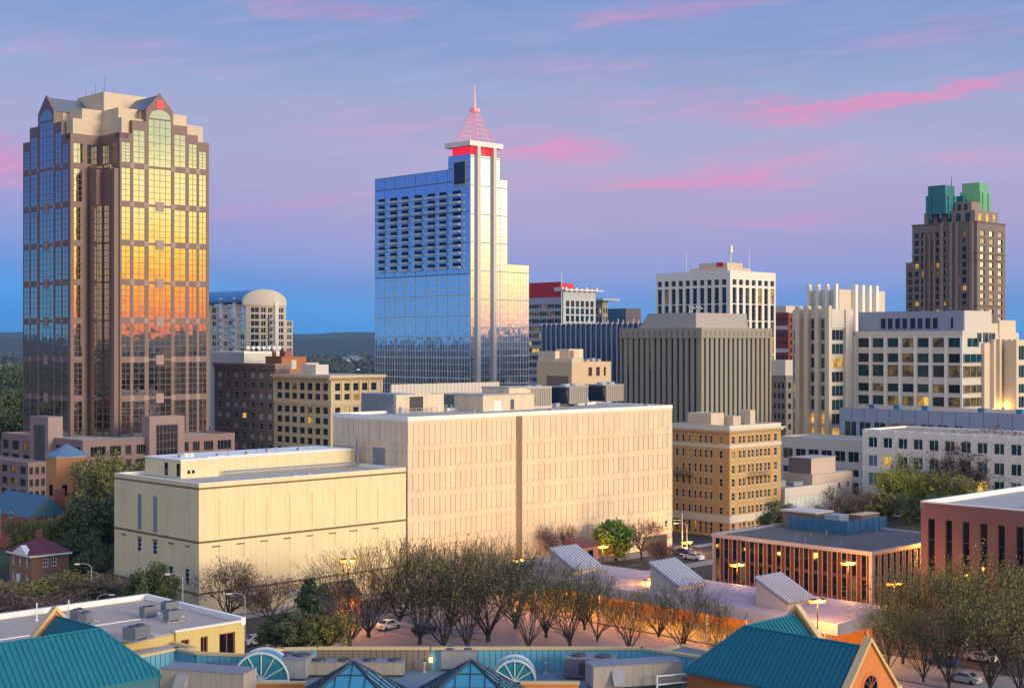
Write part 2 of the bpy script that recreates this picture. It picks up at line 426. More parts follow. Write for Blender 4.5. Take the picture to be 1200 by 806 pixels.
# ------------------------------------------------------------------ ground, roads, hills
ASPH = mat('asphalt', (.045, .043, .045), .85, .25, .15)
CONC = mat('pavement_concrete', (.25, .235, .23), .85, .3, .3)
def sheet(name, poly, z, m, kind='structure'):
    b = MB(); b.add([(p[0], p[1], z) for p in poly], [tuple(range(len(poly)))]); o = b.build(name, m); o['kind'] = kind; return o
def gridrect(u0, u1, v0, v1): return [g2w(u0, v0), g2w(u1, v0), g2w(u1, v1), g2w(u0, v1)]
R0 = 14000
sheet('ground', [(R0 * cos(2 * pi * i / 64), R0 * sin(2 * pi * i / 64)) for i in range(64)], 0, mat('city_ground', (.036, .035, .026), .95, .45, .02))
sheet('plaza', gridrect(124, 172, 60, 184), .02, None or mat('plaza_paving', (.30, .235, .26), .75, .3, .25))
def road(name, u0, u1, v0, v1, z):
    sheet(name, gridrect(u0, u1, v0, v1), z, ASPH)
road('road', -60, 700, 188, 199, .012); road('road', 109, 122, -60, 186, .012); road('road', 252, 264, -60, 186, .012); road('road', 252, 264, 201, 700, .012)
road('road', 186, 198, -20, 186, .012); road('road', 109, 122, 201, 420, .012)
def kerb(u0, u1, v0, v1):
    b = MB(); b.prism(gridrect(u0, u1, v0, v1), 0, .14); o = b.build('pavement', CONC); o['kind'] = 'structure'
for q in [(124, 172, 184.5, 187), (124, 250, 200, 204.2), (267, 330, 200, 204.4), (200, 250.8, 183.5, 187), (249.9, 251.2, 204.4, 400), (172.3, 184.5, 60, 187), (104.5, 108, 100, 186)]: kerb(*q)
mk = MB()
PAINT = mat('road_paint', (.70, .68, .60), .7, .15, 1.0)
def mark(u0, u1, v0, v1): mk.add([(*p, .020) for p in gridrect(u0, u1, v0, v1)], [(0, 1, 2, 3)])
for i in range(40): mark(-40 + i * 9, -36 + i * 9, 193.3, 193.5)
for i in range(24): mark(115.4, 115.6, -40 + i * 9, -36 + i * 9); mark(191.9, 192.1, 0 + i * 7.5, 3.5 + i * 7.5)
for i in range(9): mark(253 + i * 1.2, 253.6 + i * 1.2, 200.4, 203.4)
o = mk.build('road_markings', PAINT); o['kind'] = 'structure'
# planted ground below the trees
sheet('grass', gridrect(128, 160, 204.5, 460), .008, mat('grass_lawn', (.06, .085, .03), .95, .35, .3))
sheet('grass', gridrect(140, 250, 240, 420), .005, MATS['grass_lawn'])
sheet('grass', gridrect(300, 420, 130, 196), .006, MATS['grass_lawn'])

# far wooded hills all round (they also stand in the mirror glass)
def hills():
    HM = mat('far_forest_hills', (.016, .028, .022), .95, .5, .004)
    for name, r0, hh, sd in (('hills', 5200, 50, 3), ('hills', 7800, 86, 9)):
        rnd = random.Random(sd); ph = [rnd.uniform(0, 6.28) for _ in range(9)]
        n = 420; b = MB(); vs = []
        for i in range(n):
            a = 2 * pi * i / n
            h = hh * (1 + .22 * sin(3 * a + ph[0]) + .16 * sin(7 * a + ph[1]) + .10 * sin(17 * a + ph[2]) + .05 * sin(41 * a + ph[3]) + .03 * sin(97 * a + ph[4]))
            for (dr, f) in ((-900, 0), (-500, .35), (0, 1.0), (500, .8), (1200, 0)):
                r = r0 + dr; vs.append((r * sin(a), r * cos(a), -1 + max(0, h * f + (rnd.uniform(-3, 3) if 0 < f else 0))))
        fs = []
        for i in range(n):
            j = (i + 1) % n
            for k in range(4): fs.append((i * 5 + k, j * 5 + k, j * 5 + k + 1, i * 5 + k + 1))
        b.add(vs, fs); o = b.build(name, HM, smooth=True); o['kind'] = 'structure'
hills()
def haze():
    """evening air: one closed box of thin even haze round everything"""
    b = MB(); b.box(-10500, 10500, -10500, 10500, -1.5, 215)
    m = bpy.data.materials.new('evening_haze'); m.use_nodes = True; N = NT(m.node_tree); m.node_tree.nodes.clear()
    v = N.new('ShaderNodeVolumePrincipled'); v.inputs['Color'].default_value = (.28, .60, 1.0, 1); v.inputs['Density'].default_value = HAZE
    v.inputs['Anisotropy'].default_value = 0.0
    o = N.new('ShaderNodeOutputMaterial'); N.l.new(v.outputs[0], o.inputs['Volume'])
    h = b.build('haze', m); h['kind'] = 'stuff'
HAZE = 4e-5
haze()

# ------------------------------------------------------------------ wall materials
GRAN = mat('pink_granite', (.19, .115, .105), .55, .22, 1.2, streak=.08)
GRANP = mat('pale_pink_granite', (.32, .215, .205), .55, .15, 1.0)
BEIGE = mat('beige_stucco', (.60, .48, .36), .8, .12, .4, streak=.1)
SLATE = mat('slate_metal_roof', (.13, .15, .20), .5, .15, .8)
MIRR = glass('bronze_mirror_glass', (.54, .49, .43), .03, wob=.010)
BLUEMIRR = glass('blue_mirror_glass', (.60, .72, .84), .035, wob=.008)
PALEMIRR = glass('pale_mirror_glass', (.74, .82, .86), .05, wob=.008)
CREAM = mat('cream_painted_concrete', (.73, .61, .38), .8, .14, .22, streak=.20)
PEACH = mat('peach_precast_concrete', (.67, .535, .385), .8, .12, .25, streak=.18, cell=(1.72, 1.55, 4.45), camt=.07)
DARKLINE = mat('dark_stone_course', (.16, .12, .08), .85, .35, 2.0)
WHITECAP = mat('white_coping', (.78, .77, .74), .6, .10, .6)
GRAVEL = mat('roof_gravel', (.42, .34, .29), .95, .35, .35)
DGRAVEL = mat('dark_roof_gravel', (.13, .115, .10), .95, .8, .22)
PALEROOF = mat('pale_membrane_roof', (.40, .38, .35), .85, .4, .25)
GALV = mat('galvanised_steel', (.33, .35, .40), .5, .2, .8, metal=.2)
LOUV = mat('blue_grey_louver', (.25, .29, .38), .6, .1, 1.0)
BRICKTAN = mat('tan_brick', (.50, .30, .115), .85, .16, 2.5)
BRICKBR = mat('brown_brick', (.21, .15, .125), .85, .2, 2.0)
BRICKRED = mat('red_brick', (.30, .105, .07), .85, .2, 2.0)
BRICKPINK = mat('rose_brick', (.215, .10, .092), .85, .14, 1.5)
BRICKOR = mat('orange_brick', (.60, .20, .06), .8, .12, 3.0)
LIMEST = mat('limestone', (.56, .43, .28), .8, .14, .8, streak=.06)
CONCG = mat('grey_ribbed_concrete', (.31, .28, .23), .85, .16, .5, streak=.16)
WHITEC = mat('white_concrete', (.80, .74, .68), .6, .06, .4)
WARMST = mat('warm_limestone_panel', (.66, .53, .40), .75, .08, .5)
PALEST = mat('pale_stone_panel', (.60, .54, .48), .75, .08, .5)
BLUEGREY = mat('blue_grey_metal_panel', (.27, .31, .42), .5, .07, .5)
TEALROOF = mat('teal_standing_seam', (.006, .145, .195), .42, .22, .5, streak=.12, metal=.15)
TANCAP = mat('tan_metal_coping', (.62, .44, .20), .55, .1, 1.0)
BLUEPANEL = mat('blue_metal_siding', (.12, .36, .50), .45, .1, .6)
BROWNPANEL = mat('brown_louver_siding', (.20, .155, .13), .6, .12, .6)
MEMB = mat('blue_grey_roof_membrane', (.13, .19, .24), .75, .4, .5)
METALG = mat('unit_casing', (.27, .265, .29), .6, .25, .9, streak=.2)
METALB = mat('beige_unit_casing', (.34, .29, .25), .6, .25, .9, streak=.2)
DARKM = mat('dark_metal', (.035, .035, .045), .5, .1, 1.0)
RED = mat('red_panel', (.62, .015, .03), .5, .05, 1.0)

# ------------------------------------------------------------------ tower with the gables (left)
def gable_tower():
    C0 = at(140, 430); C = (C0[0] - 9.5 * U[0], C0[1] - 9.5 * U[1])
    B = Bld('office_tower', 'tall pink granite office tower with four gables and gold mirrored glass', 'skyscraper', C=C, pxl=27, pxr=245)
    w, d, t = B.w, B.d, .2; N1, M1 = 12.0, 9.5
    belts = [28.7, 40.3, 52, 63.5, 75.2, 86.8, 98.4]; hb = .8
    def rows(top, belt=True):
        ed = [15.5] + belts; out = []
        for i, e in enumerate(ed):
            nx_ = ed[i + 1] if i + 1 < len(ed) else None
            g = hb if belt else .25
            lo = e + (g if i else 0); hi = (nx_ - g) if nx_ else top
            out.append((lo, hi))
        return out
    W_ = B.wall
    # solid cores, per tier
    poly = [(t, N1 + t), (M1 + t, N1 + t), (M1 + t, t), (w, t), (w, d), (t, d)]
    W_.prism(poly, 0, 106.5)
    def bayR(a, b, c0, c1, top, gt, belt=True, nx=2):
        B.grid(('R', 0), a, b, 14, top, [(c0 - .28, c1 + .28)], rows(gt, belt), t, MIRR, nx, 6, GRANF, .13)
        if top > 106.5: W_.box(a, b, t, 3.0, 106.4, top)
    def bayL(a, b, c0, c1, top, gt, belt=True, nx=2):
        B.grid(('L', 0), a, b, 14, top, [(c0 - .28, c1 + .28)], rows(gt, belt), t, MIRR, nx, 6, GRANF, .13)
        if top > 106.5: W_.box(t, 3.0, a, b, 106.4, top)
    GRANF = mat('granite_mullion', (.15, .11, .10), .5, .05)
    X = B.su; Yv = B.sv
    gcx = (X(171.5) + X(203)) / 2
    bayR(M1, X(155), X(143.3), X(152), 108, 105.2)
    bayR(X(155), X(171.5), X(157), X(169), 112, 109.2)
    bayR(X(171.5), X(203), X(175), X(200), 116, 113.0, False, 4)
    bayR(X(203), X(219.5), X(205), X(217), 112, 109.2)
    bayR(X(219.5), X(232), X(222), X(230), 109.6, 106.8)
    bayR(X(232), w, X(234), X(241), 107.6, 104.8, nx=2)
    gcy = (Yv(44.5) + Yv(63)) / 2
    bayL(Yv(35), d, Yv(34), Yv(28.2), 108, 105.2)
    bayL(Yv(44.5), Yv(35), Yv(43), Yv(36), 112, 109.2)
    bayL(Yv(63), Yv(44.5), Yv(62), Yv(46.5), 116, 113.0, False, 4)
    bayL(Yv(72), Yv(63), Yv(71), Yv(64.8), 112, 109.2)
    bayL(N1 + t, Yv(72), Yv(79), Yv(73.2), 108, 105.2)
    # the re-entrant corner: granite above, stepped curtain glass below
    B.grid(('R', N1), 0, M1, 98.4 - hb, 108, [(.9, 4.0), (5.3, 8.7)], [(98.4 + hb, 105.2)], t, MIRR, 2, 3, GRANF, .13)
    B.grid(('L', M1), 0, N1, 98.4 - hb, 108, [(1.6, 4.6), (6.4, 10.6)], [(98.4 + hb, 105.2)], t, MIRR, 2, 3, GRANF, .13)
    W_.box(0, M1 + t, N1 + t, N1 + 3, 106.4, 108); W_.box(M1 + t, M1 + 3, 0, N1 + t, 106.4, 107.9)
    B.grid(('R', N1), 0, 5.5, 14, 98.4 - hb, [(1.0, 3.9)], [r for r in rows(98.4 - hb - .3) if r[0] < 98 and r[1] < 98], t, MIRR, 2, 6, GRANF, .13)
    for (lo, hi) in [r for r in rows(97) if r[1] < 97.5]:
        lo2, hi2 = lo - hb + .12, hi + hb - .12
        B.win(('L', 5.9), 6.8, 12.0, lo2, hi2, MIRR, 3, 6, GRANF, .13, 0); B.win(('R', 7.2), 5.8, 7.7, lo2, hi2, MIRR, 1, 6, GRANF, .13, 0)
        B.win(('L', 8.1), 2.5, 6.8, lo2, hi2, MIRR, 2, 6, GRANF, .13, 0)
    W_.box(5.9, 10.2, 7.2, 12.6, 14, 97.2); W_.box(8.1, 10.2, 2.9, 7.3, 14, 97.2)
    B.grid(('R', 2.5), 7.7, M1, 14, 98.4 - hb, [], [], t); W_.box(8.0, 10.2, .4, 3.0, 14, 97.2)
    B.grid(('L', M1), 0, 2.5, 14, 98.4 - hb, [(.7, 1.9)], [r for r in rows(98.4 - hb - .3) if r[0] < 98 and r[1] < 98], t, MIRR, 1, 6, GRANF, .13)
    # pale granite blocks where belts meet piers, square panels in the gable bays
    pb = MB()
    for z in belts:
        for px in (155, 219.5, 232): pb.box(X(px) - .7, X(px) + .7, -.06, .1, z - .78, z + .78)
        for px in (171.5, 203): pb.box(X(px) - .75, X(px) + .75, -.06, .1, z - .78, z + .78)
        for px in (35, 44.5, 63, 72): pb.box(-.06, .1, Yv(px) - .7, Yv(px) + .7, z - .78, z + .78)
        if z < 95:
            pb.box(gcx - 1.3, gcx + 1.3, -.12, .45, z - 1.6, z + 1.3); pb.box(-.12, .45, gcy - 1.3, gcy + 1.3, z - 1.6, z + 1.3)
    B.parts('panel', pb, GRANP)
    # stepped beige upper works
    u_ = MB(); i = 1.6
    u_.prism([(i, N1 + i), (M1 + i, N1 + i), (M1 + i, i), (w - 1.2, i), (w - 1.2, d - 1.2), (i, d - 1.2)], 106, 112.8)
    u_.prism([(5, N1 + i + .8), (M1 + i + .8, N1 + i + .8), (M1 + i + .8, 5), (w - 5, 5), (w - 5, d - 5), (5, d - 5)], 112.5, 116.2)
    u_.box(12, 29, 14, 31, 116, 122)
    B.part('upper_works', u_, BEIGE)
    # gables and their pitched roofs on four sides
    hw = (X(203) - X(171.5)) / 2
    hv = (Yv(44.5) - Yv(63)) / 2
    def gab(axis, c, half, p0, p1, name):
        g = MB(); r = MB(); e, a = 115.9, 120.6
        def pt(s_, q, z): return (s_, q, z) if axis == 'R' else (q, s_, z)
        for q0, q1 in ((p0, p0 + .7 * (1 if p1 > p0 else -1)),):
            vs = [pt(c - half, q0, e), pt(c + half, q0, e), pt(c, q0, a + .5), pt(c - half, q1, e), pt(c + half, q1, e), pt(c, q1, a + .5)]
            g.add(vs, [(0, 1, 2), (5, 4, 3), (0, 3, 4, 1), (1, 4, 5, 2), (2, 5, 3, 0)])
        B.part('gable', g, GRAN)
        q0 = p0 + .71 * (1 if p1 > p0 else -1)
        vs = [pt(c - half - .3, q0, e - .2), pt(c, q0, a), pt(c + half + .3, q0, e - .2), pt(c - half - .3, p1, e - .2), pt(c, p1, a), pt(c + half + .3, p1, e - .2)]
        r.add(vs, [(0, 1, 4, 3), (1, 2, 5, 4), (0, 2, 1), (3, 4, 5), (0, 3, 5, 2)])
        B.part('gable_roof', r, SLATE)
        s2 = MB(); qa, qb = (min(q0, p1), max(q0, p1))
        if axis == 'R': s2.box(c - half + .2, c + half - .2, qa, qb, 106, e - .21)
        else: s2.box(qa, qb, c - half + .2, c + half - .2, 106, e - .21)
        B.part('gable_wall', s2, BEIGE)
    gab('R', gcx, hw, 0, 15, 'r'); gab('L', gcy, hv, 0, 13, 'l'); gab('L', gcy, hv, w, w - 10, 'b'); gab('R', gcx, hw, d, d - 10, 'f')
    # arched head of the gable glass
    ar = MB()
    ww = (X(200) - X(175)) / 2
    for ax, c, hh in (('R', (X(175) + X(200)) / 2, ww), ('L', (Yv(46.5) + Yv(62)) / 2, (Yv(46.5) - Yv(62)) / 2)):
        pts = [(hh * cos(pi * k / 12), hh * .75 * sin(pi * k / 12)) for k in range(13)]
        vs = []
        for off in (-.04, .12):
            for (a, b) in pts: vs.append((c + a, off, 113.3 + b) if ax == 'R' else (off, c + a, 113.3 + b))
        ar.add(vs, [tuple(range(13)), tuple(range(25, 12, -1))] + [(k, k + 13, k + 14, k + 1) for k in range(12)])
    B.parts('arched_window', ar, MIRR)
    sg = MB(); sg.box(gcx - 1.15, gcx + 1.15, -.22, -.02, 116.3, 118.9); B.part('logo_sign', sg, mat('red_lit_sign', (.7, .02, .03), .4, 0, emit=(1, .02, .05), estr=.55))
    an = MB()
    for k, (x, y, h) in enumerate([(14, 29, 3.5), (15, 27, 2.4), (14.5, 24, 4.2), (16, 22, 3.2), (15, 19, 5.2), (17, 17, 3.0)]): an.tube((x, y, 122), (x, y, 122 + h), .07, .04, 5)
    B.parts('antenna', an, DARKM)
    B.finish(GRAN)
    # ---- podium
    Q = Bld('tower_podium', 'stepped pink granite podium wrapping the foot of the gabled tower', 'building', C=at(97, 405), pxl=2, pxr=275)
    t = .5
    zr = [(1.0, 4.2), (5.6, 8.4), (9.4, 12.0), (13.2, 16.0)]
    cr = [(Q.su(a), Q.su(b)) for a, b in ((106, 124), (129, 142), (147, 154), (160, 171), (213, 221), (226, 234), (239, 250), (255, 271))]
    Q.grid(('R', 0), 0, Q.w, 0, 18, cr, zr, t, DARKGLASS, 4, 1, GRANF, .12)
    cl = [(Q.sv(b), Q.sv(a)) for a, b in ((3, 10), (14, 22), (27, 34), (37, 42), (65, 72), (75, 82), (86, 94))]
    Q.grid(('L', 0), t, Q.d, 0, 18, cl, zr, t, DARKGLASS, 3, 1, GRANF, .12, litdim=.05)
    Q.core(t, Q.w, t, Q.d, 0, 17.3)
    Q.parapet_roof(0.2, Q.w, 0.2, Q.d, 17.32, .67, .5, PALEROOF, GRANP)
    en = MB(); a, b = Q.su(171), Q.su(212)
    for (p, q, z0, z1) in ((a, a + 2.2, 0, 24), (b - 2.2, b, 0, 24), (a + 2.2, b - 2.2, 21.5, 24)): en.box(p, q, -2.0, 2.5, z0, z1)
    Q.win(('R', -1.6), a + 2.2, b - 2.2, 0.5, 21.5, MIRR, 6, 9, GRANF, .14, 0)
    en.box(a + 2.2, b - 2.2, -1.6, 2.4, 0, 21.4)
    en2 = MB(); a, b = Q.sv(64), Q.sv(43)
    for (p, q, z0, z1) in ((a, a + 2.0, 0, 24), (b - 2.0, b, 0, 24), (a + 2.0, b - 2.0, 21.5, 24)): en2.box(-2.0, 2.5, p, q, z0, z1)
    Q.win(('L', -1.6), a + 2, b - 2, .5, 21.5, MIRR, 5, 9, GRANF, .14, 0); en2.box(-1.6, 2.4, a + 2, b - 2, 0, 21.4)
    Q.part('entrance_bay', en, GRANP); Q.part('entrance_bay', en2, GRANP)
    Q.finish(mat('podium_granite', (.26, .165, .16), .55, .2, 1.2, streak=.06))
    P2 = Bld('podium_wing', 'low pink granite wing with arcade left of the gabled tower podium', 'building', C=at(33, 384), pxl=-40, pxr=54)
    P2.grid(('R', 0), 0, P2.w, 0, 13.5, even(0, P2.w, 3, .62), [(.8, 5.8), (7, 9), (10.2, 12.2)], .5, DARKGLASS, 2, 1, GRANF, .12, litdim=.10)
    P2.grid(('L', 0), .5, P2.d, 0, 13.5, even(.5, P2.d, 7, .62), [(.8, 5.8), (7, 9), (10.2, 12.2)], .5, DARKGLASS, 2, 1, GRANF, .12, litdim=.10)
    P2.core(.5, P2.w, .5, P2.d, 0, 12.9); P2.parapet_roof(.2, P2.w, .2, P2.d, 12.92, .6, .5, PALEROOF, GRANP)
    P2.finish(MATS['podium_granite'])
gable_tower()

# ------------------------------------------------------------------ the glass tower with the lattice spire
def spire_tower():
    B = Bld('glass_tower', 'tall blue glass tower with balconies and a red lit lattice spire', 'skyscraper', pxc=551, Y=640, pxl=437, pxr=595)
    w, d = B.w, B.d
    wx = along(B.C, U, 622); X, Yv = B.su, B.sv
    xb, yb = X(586), Yv(525)
    B.core(.2, w, .2, d - 1.2, 0, 117.5); B.core(.2, xb + .2, .2, d - 1.6, 117.4, 123.4); B.core(.2, xb, .2, yb, 123.3, 129.2)
    B.core(xb + .2, w, .2, 20, 117.4, 119.6); B.core(w - .1, wx, 1.2, d - 10, 0, 81.5)
    rows_lo = [(2 + i * 9.25, 2 + (i + 1) * 9.25 - .12) for i in range(8)]           # to z = 76
    ye = Yv(441)
    nb = 9
    cols = [(.25 + i * (d - 1.5) / nb, .25 + (i + 1) * (d - 1.5) / nb - .15) for i in range(nb)]
    for (a, b) in cols:
        for (lo, hi) in rows_lo: B.win(('L', .2), a, b, lo, hi, BLUEMIRR, 4, 3, WHITEFRAME, .20, 0)
        for i in range(3):
            lo = 76.2 + i * 13.8; B.win(('L', .2), a, b, lo, lo + 13.6, BLUEMIRR, 5, 4, BLUEFR, .16, 0)
        B.win(('L', .2), a, b, 117.7, 123.2, BLUEMIRR, 6, 1, BLUEFR, .22, 0)
    B.win(('L', .2), .25, yb - .1, 123.4, 129.1, BLUEMIRR, 8, 1, BLUEFR, .2, 0)
    # right face: glass between two white pylons
    CR = [(X(551.6), X(557.2)), (X(562.2), X(576.2)), (X(580.4), xb), (xb + .15, w - .1)]
    for k, (a, b) in enumerate(CR):
        top = 119.4 if k == 3 else 129.0
        zz_ = 2.0
        while zz_ < top - 1:
            h = min(12.6, top - zz_)
            B.win(('R', .2), a, b, zz_, zz_ + h - .15, PALEMIRR if zz_ > 50 else BLUEMIRR, max(2, round((b - a) / 1.6)), max(1, round(h / 3.15)), PALEFR, .17, 0)
            zz_ += h
    zz_ = 2.0
    while zz_ < 80:
        h = min(12.6, 81.4 - zz_)
        B.win(('R', 1.2), w + .1, wx - .1, zz_, zz_ + h - .15, PALEMIRR if zz_ > 50 else BLUEMIRR, 8, max(1, round(h / 3.15)), PALEFR, .17, 0); zz_ += h
    py = MB()
    for a, b in ((557.9, 561.6), (576.7, 580.0)): py.box(X(a), X(b), -1.1, .3, 0, 133)
    B.parts('pylon', py, mat('pylon_cladding', (.60, .54, .50), .5, .08, .4))
    # balconies
    for (a, b) in ((442, 452.3), (455.5, 467), (469, 480), (484, 496), (499.4, 511.3), (513.2, 524.7), (528.7, 541.6)):
        for r in range(11):
            z = 78.6 + r * 3.22
            m = MB(); y0, y1 = Yv(b) + .5, Yv(a) - .5
            m.box(-1.7, .05, y0, y1, z, z + .22, 0)
            m.box(-1.7, -1.62, y0, y1, z + .22, z + 1.05, 1); m.box(-1.62, .05, y0, y0 + .07, z + .22, z + 1.05, 1); m.box(-1.62, .05, y1 - .07, y1, z + .22, z + 1.05, 1)
            m.box(-.06, .06, y0 + .6, y1 - .6, z + .35, z + 2.6, 2)
            B.part('balcony', m, [BALC, BALG, BLACKGLASS])
    # crown: red band, white slab, lattice pyramid, spire
    rb = MB(); rb.box(1.4, xb - 1.2, 1.4, yb - 1.4, 129.1, 132.8); B.part('crown_band', rb, mat('red_lit_band', (.55, .01, .02), .5, 0, emit=(1, .015, .05), estr=.75))
    sb = MB(); sb.box(-1.0, xb + 1.0, -1.0, yb + 1.2, 132.8, 135.0); B.part('crown_slab', sb, WHITEC)
    cx, cy = xb * .5 + .3, yb * .5
    L = MB(); zb, zt, hb, ht = 135.0, 149.5, 6.6, 1.2
    RODM = mat('red_lit_steel', (.75, .35, .35), .4, 0, emit=(1, .16, .22), estr=.34)
    def rim(f): h = hb + (ht - hb) * f; return h, zb + (zt - zb) * f
    for f in [i / 7 for i in range(8)]:
        h, z = rim(f); c = [(cx - h, cy - h, z), (cx + h, cy - h, z), (cx + h, cy + h, z), (cx - h, cy + h, z)]
        for i in range(4): L.tube(c[i], c[(i + 1) % 4], .10, .10, 4)
    for s_ in [-1, -.5, 0, .5, 1]:
        for q in (-1, 1):
            L.tube((cx + s_ * hb, cy + q * hb, zb), (cx + s_ * ht, cy + q * ht, zt), .12, .09, 4); L.tube((cx + q * hb, cy + s_ * hb, zb), (cx + q * ht, cy + s_ * ht, zt), .12, .09, 4)
    L.box(cx - 1.7, cx + 1.7, cy - 1.7, cy + 1.7, zt, zt + 1.4)
    B.part('lattice_crown', L, RODM)
    sp = MB(); sp.tube((cx, cy, zt + 1.4), (cx, cy, zt + 5), .75, .5, 8); sp.tube((cx, cy, zt + 5), (cx, cy, 162), .5, .08, 8); B.part('spire', sp, RODM)
    sq = MB(); sq.box(-.5, .1, Yv(545.5), Yv(533), 116.2, 126, 0); sq.box(-.35, .15, Yv(546.5), Yv(531.8), 115.5, 126.8, 1); B.part('sign_panel', sq, [mat('navy_sign', (.012, .02, .09), .4, .05), GREYFRAME])
    B.finish(mat('tower_core_blue', (.08, .13, .22), .5, .05))
BLUEFR = mat('blue_frame', (.20, .34, .56), .4, .05)
PALEFR = mat('pale_frame', (.50, .50, .50), .4, .05)
BALC = mat('balcony_slab', (.74, .78, .86), .6, .08)
BALG = mat('balcony_rail', (.44, .54, .72), .3, .08)
spire_tower()

# ------------------------------------------------------------------ cream windowless building in front
def cream_building():
    B = Bld('cream_building', 'cream painted windowless building with a dark arch door and louvred strips', 'building', pxc=233, Y=236, pxl=134, pxr=475.5)
    w, d, t = B.w, B.d, .35; H = 22.2
    X, Yv = B.su, B.sv
    cr = [(X(a), X(b)) for a, b in ((249, 257), (278, 286), (306, 313), (333, 340), (360, 366), (386, 393), (410, 418), (437, 443))]
    cl = [(Yv(b), Yv(a)) for a, b in ((143, 147), (161.5, 165.8), (179.5, 184.2), (198, 203), (217.5, 222))]
    B.core(t, w, t, d, 0, 21.6)
    def face(f, s0, s1, cols):
        x = s0; cols = sorted(cols)
        for (a, b) in cols + [(s1, s1)]:
            B.fb(f, x, a, 12.75, 21.2, -t, 0)
            if b > a: B.fb(f, a, b, 19.2, 21.2, -t, 0); B.fb(f, a, b, 12.75, 13.0, -t, 0); B.fb(f, a, b, 13.0, 19.2, -t, -.11)
            x = b
        B.fb(f, s0, s1, 21.5, H, -t, .02)
        x = s0
        for (a, b) in cols + [(s1, s1)]:
            B.fb(f, x, a, 0, 12.4, -t, 0)
            if b > a:
                for (z0, z1, r) in ((11.6, 12.4, 0), (9.3, 11.6, .09), (7.9, 9.3, 0), (5.4, 7.9, .09), (0, 5.4, 0)): B.fb(f, a, b, z0, z1, -t, -r)
            x = b
    face(('R', 0), 0, w, cr); face(('L', 0), t, d, cl)
    dl = MB()
    for f, s0, s1 in ((('R', 0), .01, w - .02), (('L', 0), .352, d - .01)):
        B.fb(f, s0, s1, 21.2, 21.5, -t, .05, mb=dl); B.fb(f, s0, s1, 12.4, 12.75, -t, .06, mb=dl); B.fb(f, s0, s1, 4.0, 4.3, -.1, .07, mb=dl)
        for (a, b) in (cr if f[0] == 'R' else cl): B.fb(f, a - .12, b + .12, 11.6, 11.8, -.02, .10, mb=dl)
    B.part('stone_course', dl, DARKLINE)
    lm = MB()
    for i in (1, 2):
        a, b = cl[i]
        n = 34
        for k in range(n): lm.box(-.03, .20, a, b, 13.05 + k * 6.1 / n, 13.05 + k * 6.1 / n + .12)
    B.part('louver', lm, LOUV)
    for i in (1, 2): B.win(('L', 0), *cl[i], 9.3, 11.55, DARKGLASS, 1, 3, GREYFRAME, .12, -.12)
    B.win(('L', 0), *cl[3], 5.4, 7.9, DARKGLASS, 1, 3, GREYFRAME, .12, -.12); B.win(('L', 0), *cl[4], 5.0, 8.2, DARKGLASS, 1, 4, GREYFRAME, .12, -.12)
    # lit arched door with stone surround
    c = (Yv(144.5) + Yv(153.5)) / 2; hw = 1.05
    def arch(r0, z0, zs, off, off2):
        pts = [(c - r0, z0), (c + r0, z0)] + [(c + r0 * cos(pi * k / 10), zs + r0 * sin(pi * k / 10)) for k in range(11)]
        n = len(pts); vs = [(off, p, z) for p, z in pts] + [(off2, p, z) for p, z in pts]
        return vs, [tuple(range(n)), tuple(range(2 * n - 1, n - 1, -1))] + [(i, n + i, n + (i + 1) % n, (i + 1) % n) for i in range(n)]
    dm = MB(); dm.add(*arch(1.5, 0, 2.4, -.10, .1)); B.part('door_surround', dm, DARKLINE)
    dm = MB(); dm.add(*arch(1.0, 0.1, 2.3, -.16, 0)); o = B.part('door', dm, mat('lit_door', (.5, .2, .04), .6, .1, emit=(1, .30, .02), estr=.8)); o['label'] = 'arched door lit orange from inside'
    # roof and penthouse
    B.parapet_roof(.1, w, .1, d, 21.62, .62, .45, PALEROOF, WHITECAP, capo=.08)
    C2 = pz(212, 561, 21.6); rel = (C2[0] - B.C[0], C2[1] - B.C[1])
    x0 = rel[0] * U[0] + rel[1] * U[1]; y0 = rel[0] * V[0] + rel[1] * V[1]
    ph = MB(); ph.box(x0, w - .1, y0, d - .4, 21.6, 24.7); B.part('penthouse', ph, CREAM)
    pc = MB(); pc.box(x0 - .15, w - .12, y0 - .15, d - .35, 24.7, 24.95); pc.box(x0 + 6, w - 1, y0 + 1, d - 2, 24.95, 25.05); pc.box(x0 + 3, x0 + 5, y0 + 4, y0 + 5.5, 24.95, 25.6)
    B.part('penthouse_roof', pc, WHITECAP)
    for k in (.36, .68): B.win(('L', x0), y0 + (d - y0) * (k - .42) + 1.0, y0 + (d - y0) * (k - .42) + 2.0, 22.0, 24.2, BLACKGLASS, 1, 2, DARKFRAME, .1, -.05)
    B.win(('R', y0), x0 + 1.3, x0 + 1.8, 22.4, 23.0, BLACKGLASS, o=-.05); B.win(('R', y0), x0 + 2.2, x0 + 2.7, 22.4, 23.0, BLACKGLASS, o=-.05)
    pp = MB()
    yy = y0 - 1.2
    for z in (21.9, 22.4): pp.tube((x0 + 8, yy, z + .1), (w - .6, yy, z + .1), .14, .14, 6)
    pp.tube((w - .6, yy, 22.5), (w - .6, yy, 27.5), .16, .16, 6); pp.tube((w - .6, yy - .5, 22), (w - .6, yy - .5, 26.5), .16, .16, 6)
    for k in range(7): pp.tube((x0 + 9 + k * 3.6, yy, 21.6), (x0 + 9 + k * 3.6, yy, 22.5), .06, .06, 4)
    B.part('roof_pipe', pp, GALV)
    vr = random.Random(12)
    for k in range(9):
        x, y = vr.uniform(3, w - 3), vr.uniform(1, 4.5); b = MB()
        if k % 2: b.tube((x, y, 21.6), (x, y, 22.2 + vr.random() * .5), .12, .12, 7)
        else: b.box(x, x + .9, y, y + .7, 21.6, 22.15)
        b.build('roof_vent', GALV, B.e)
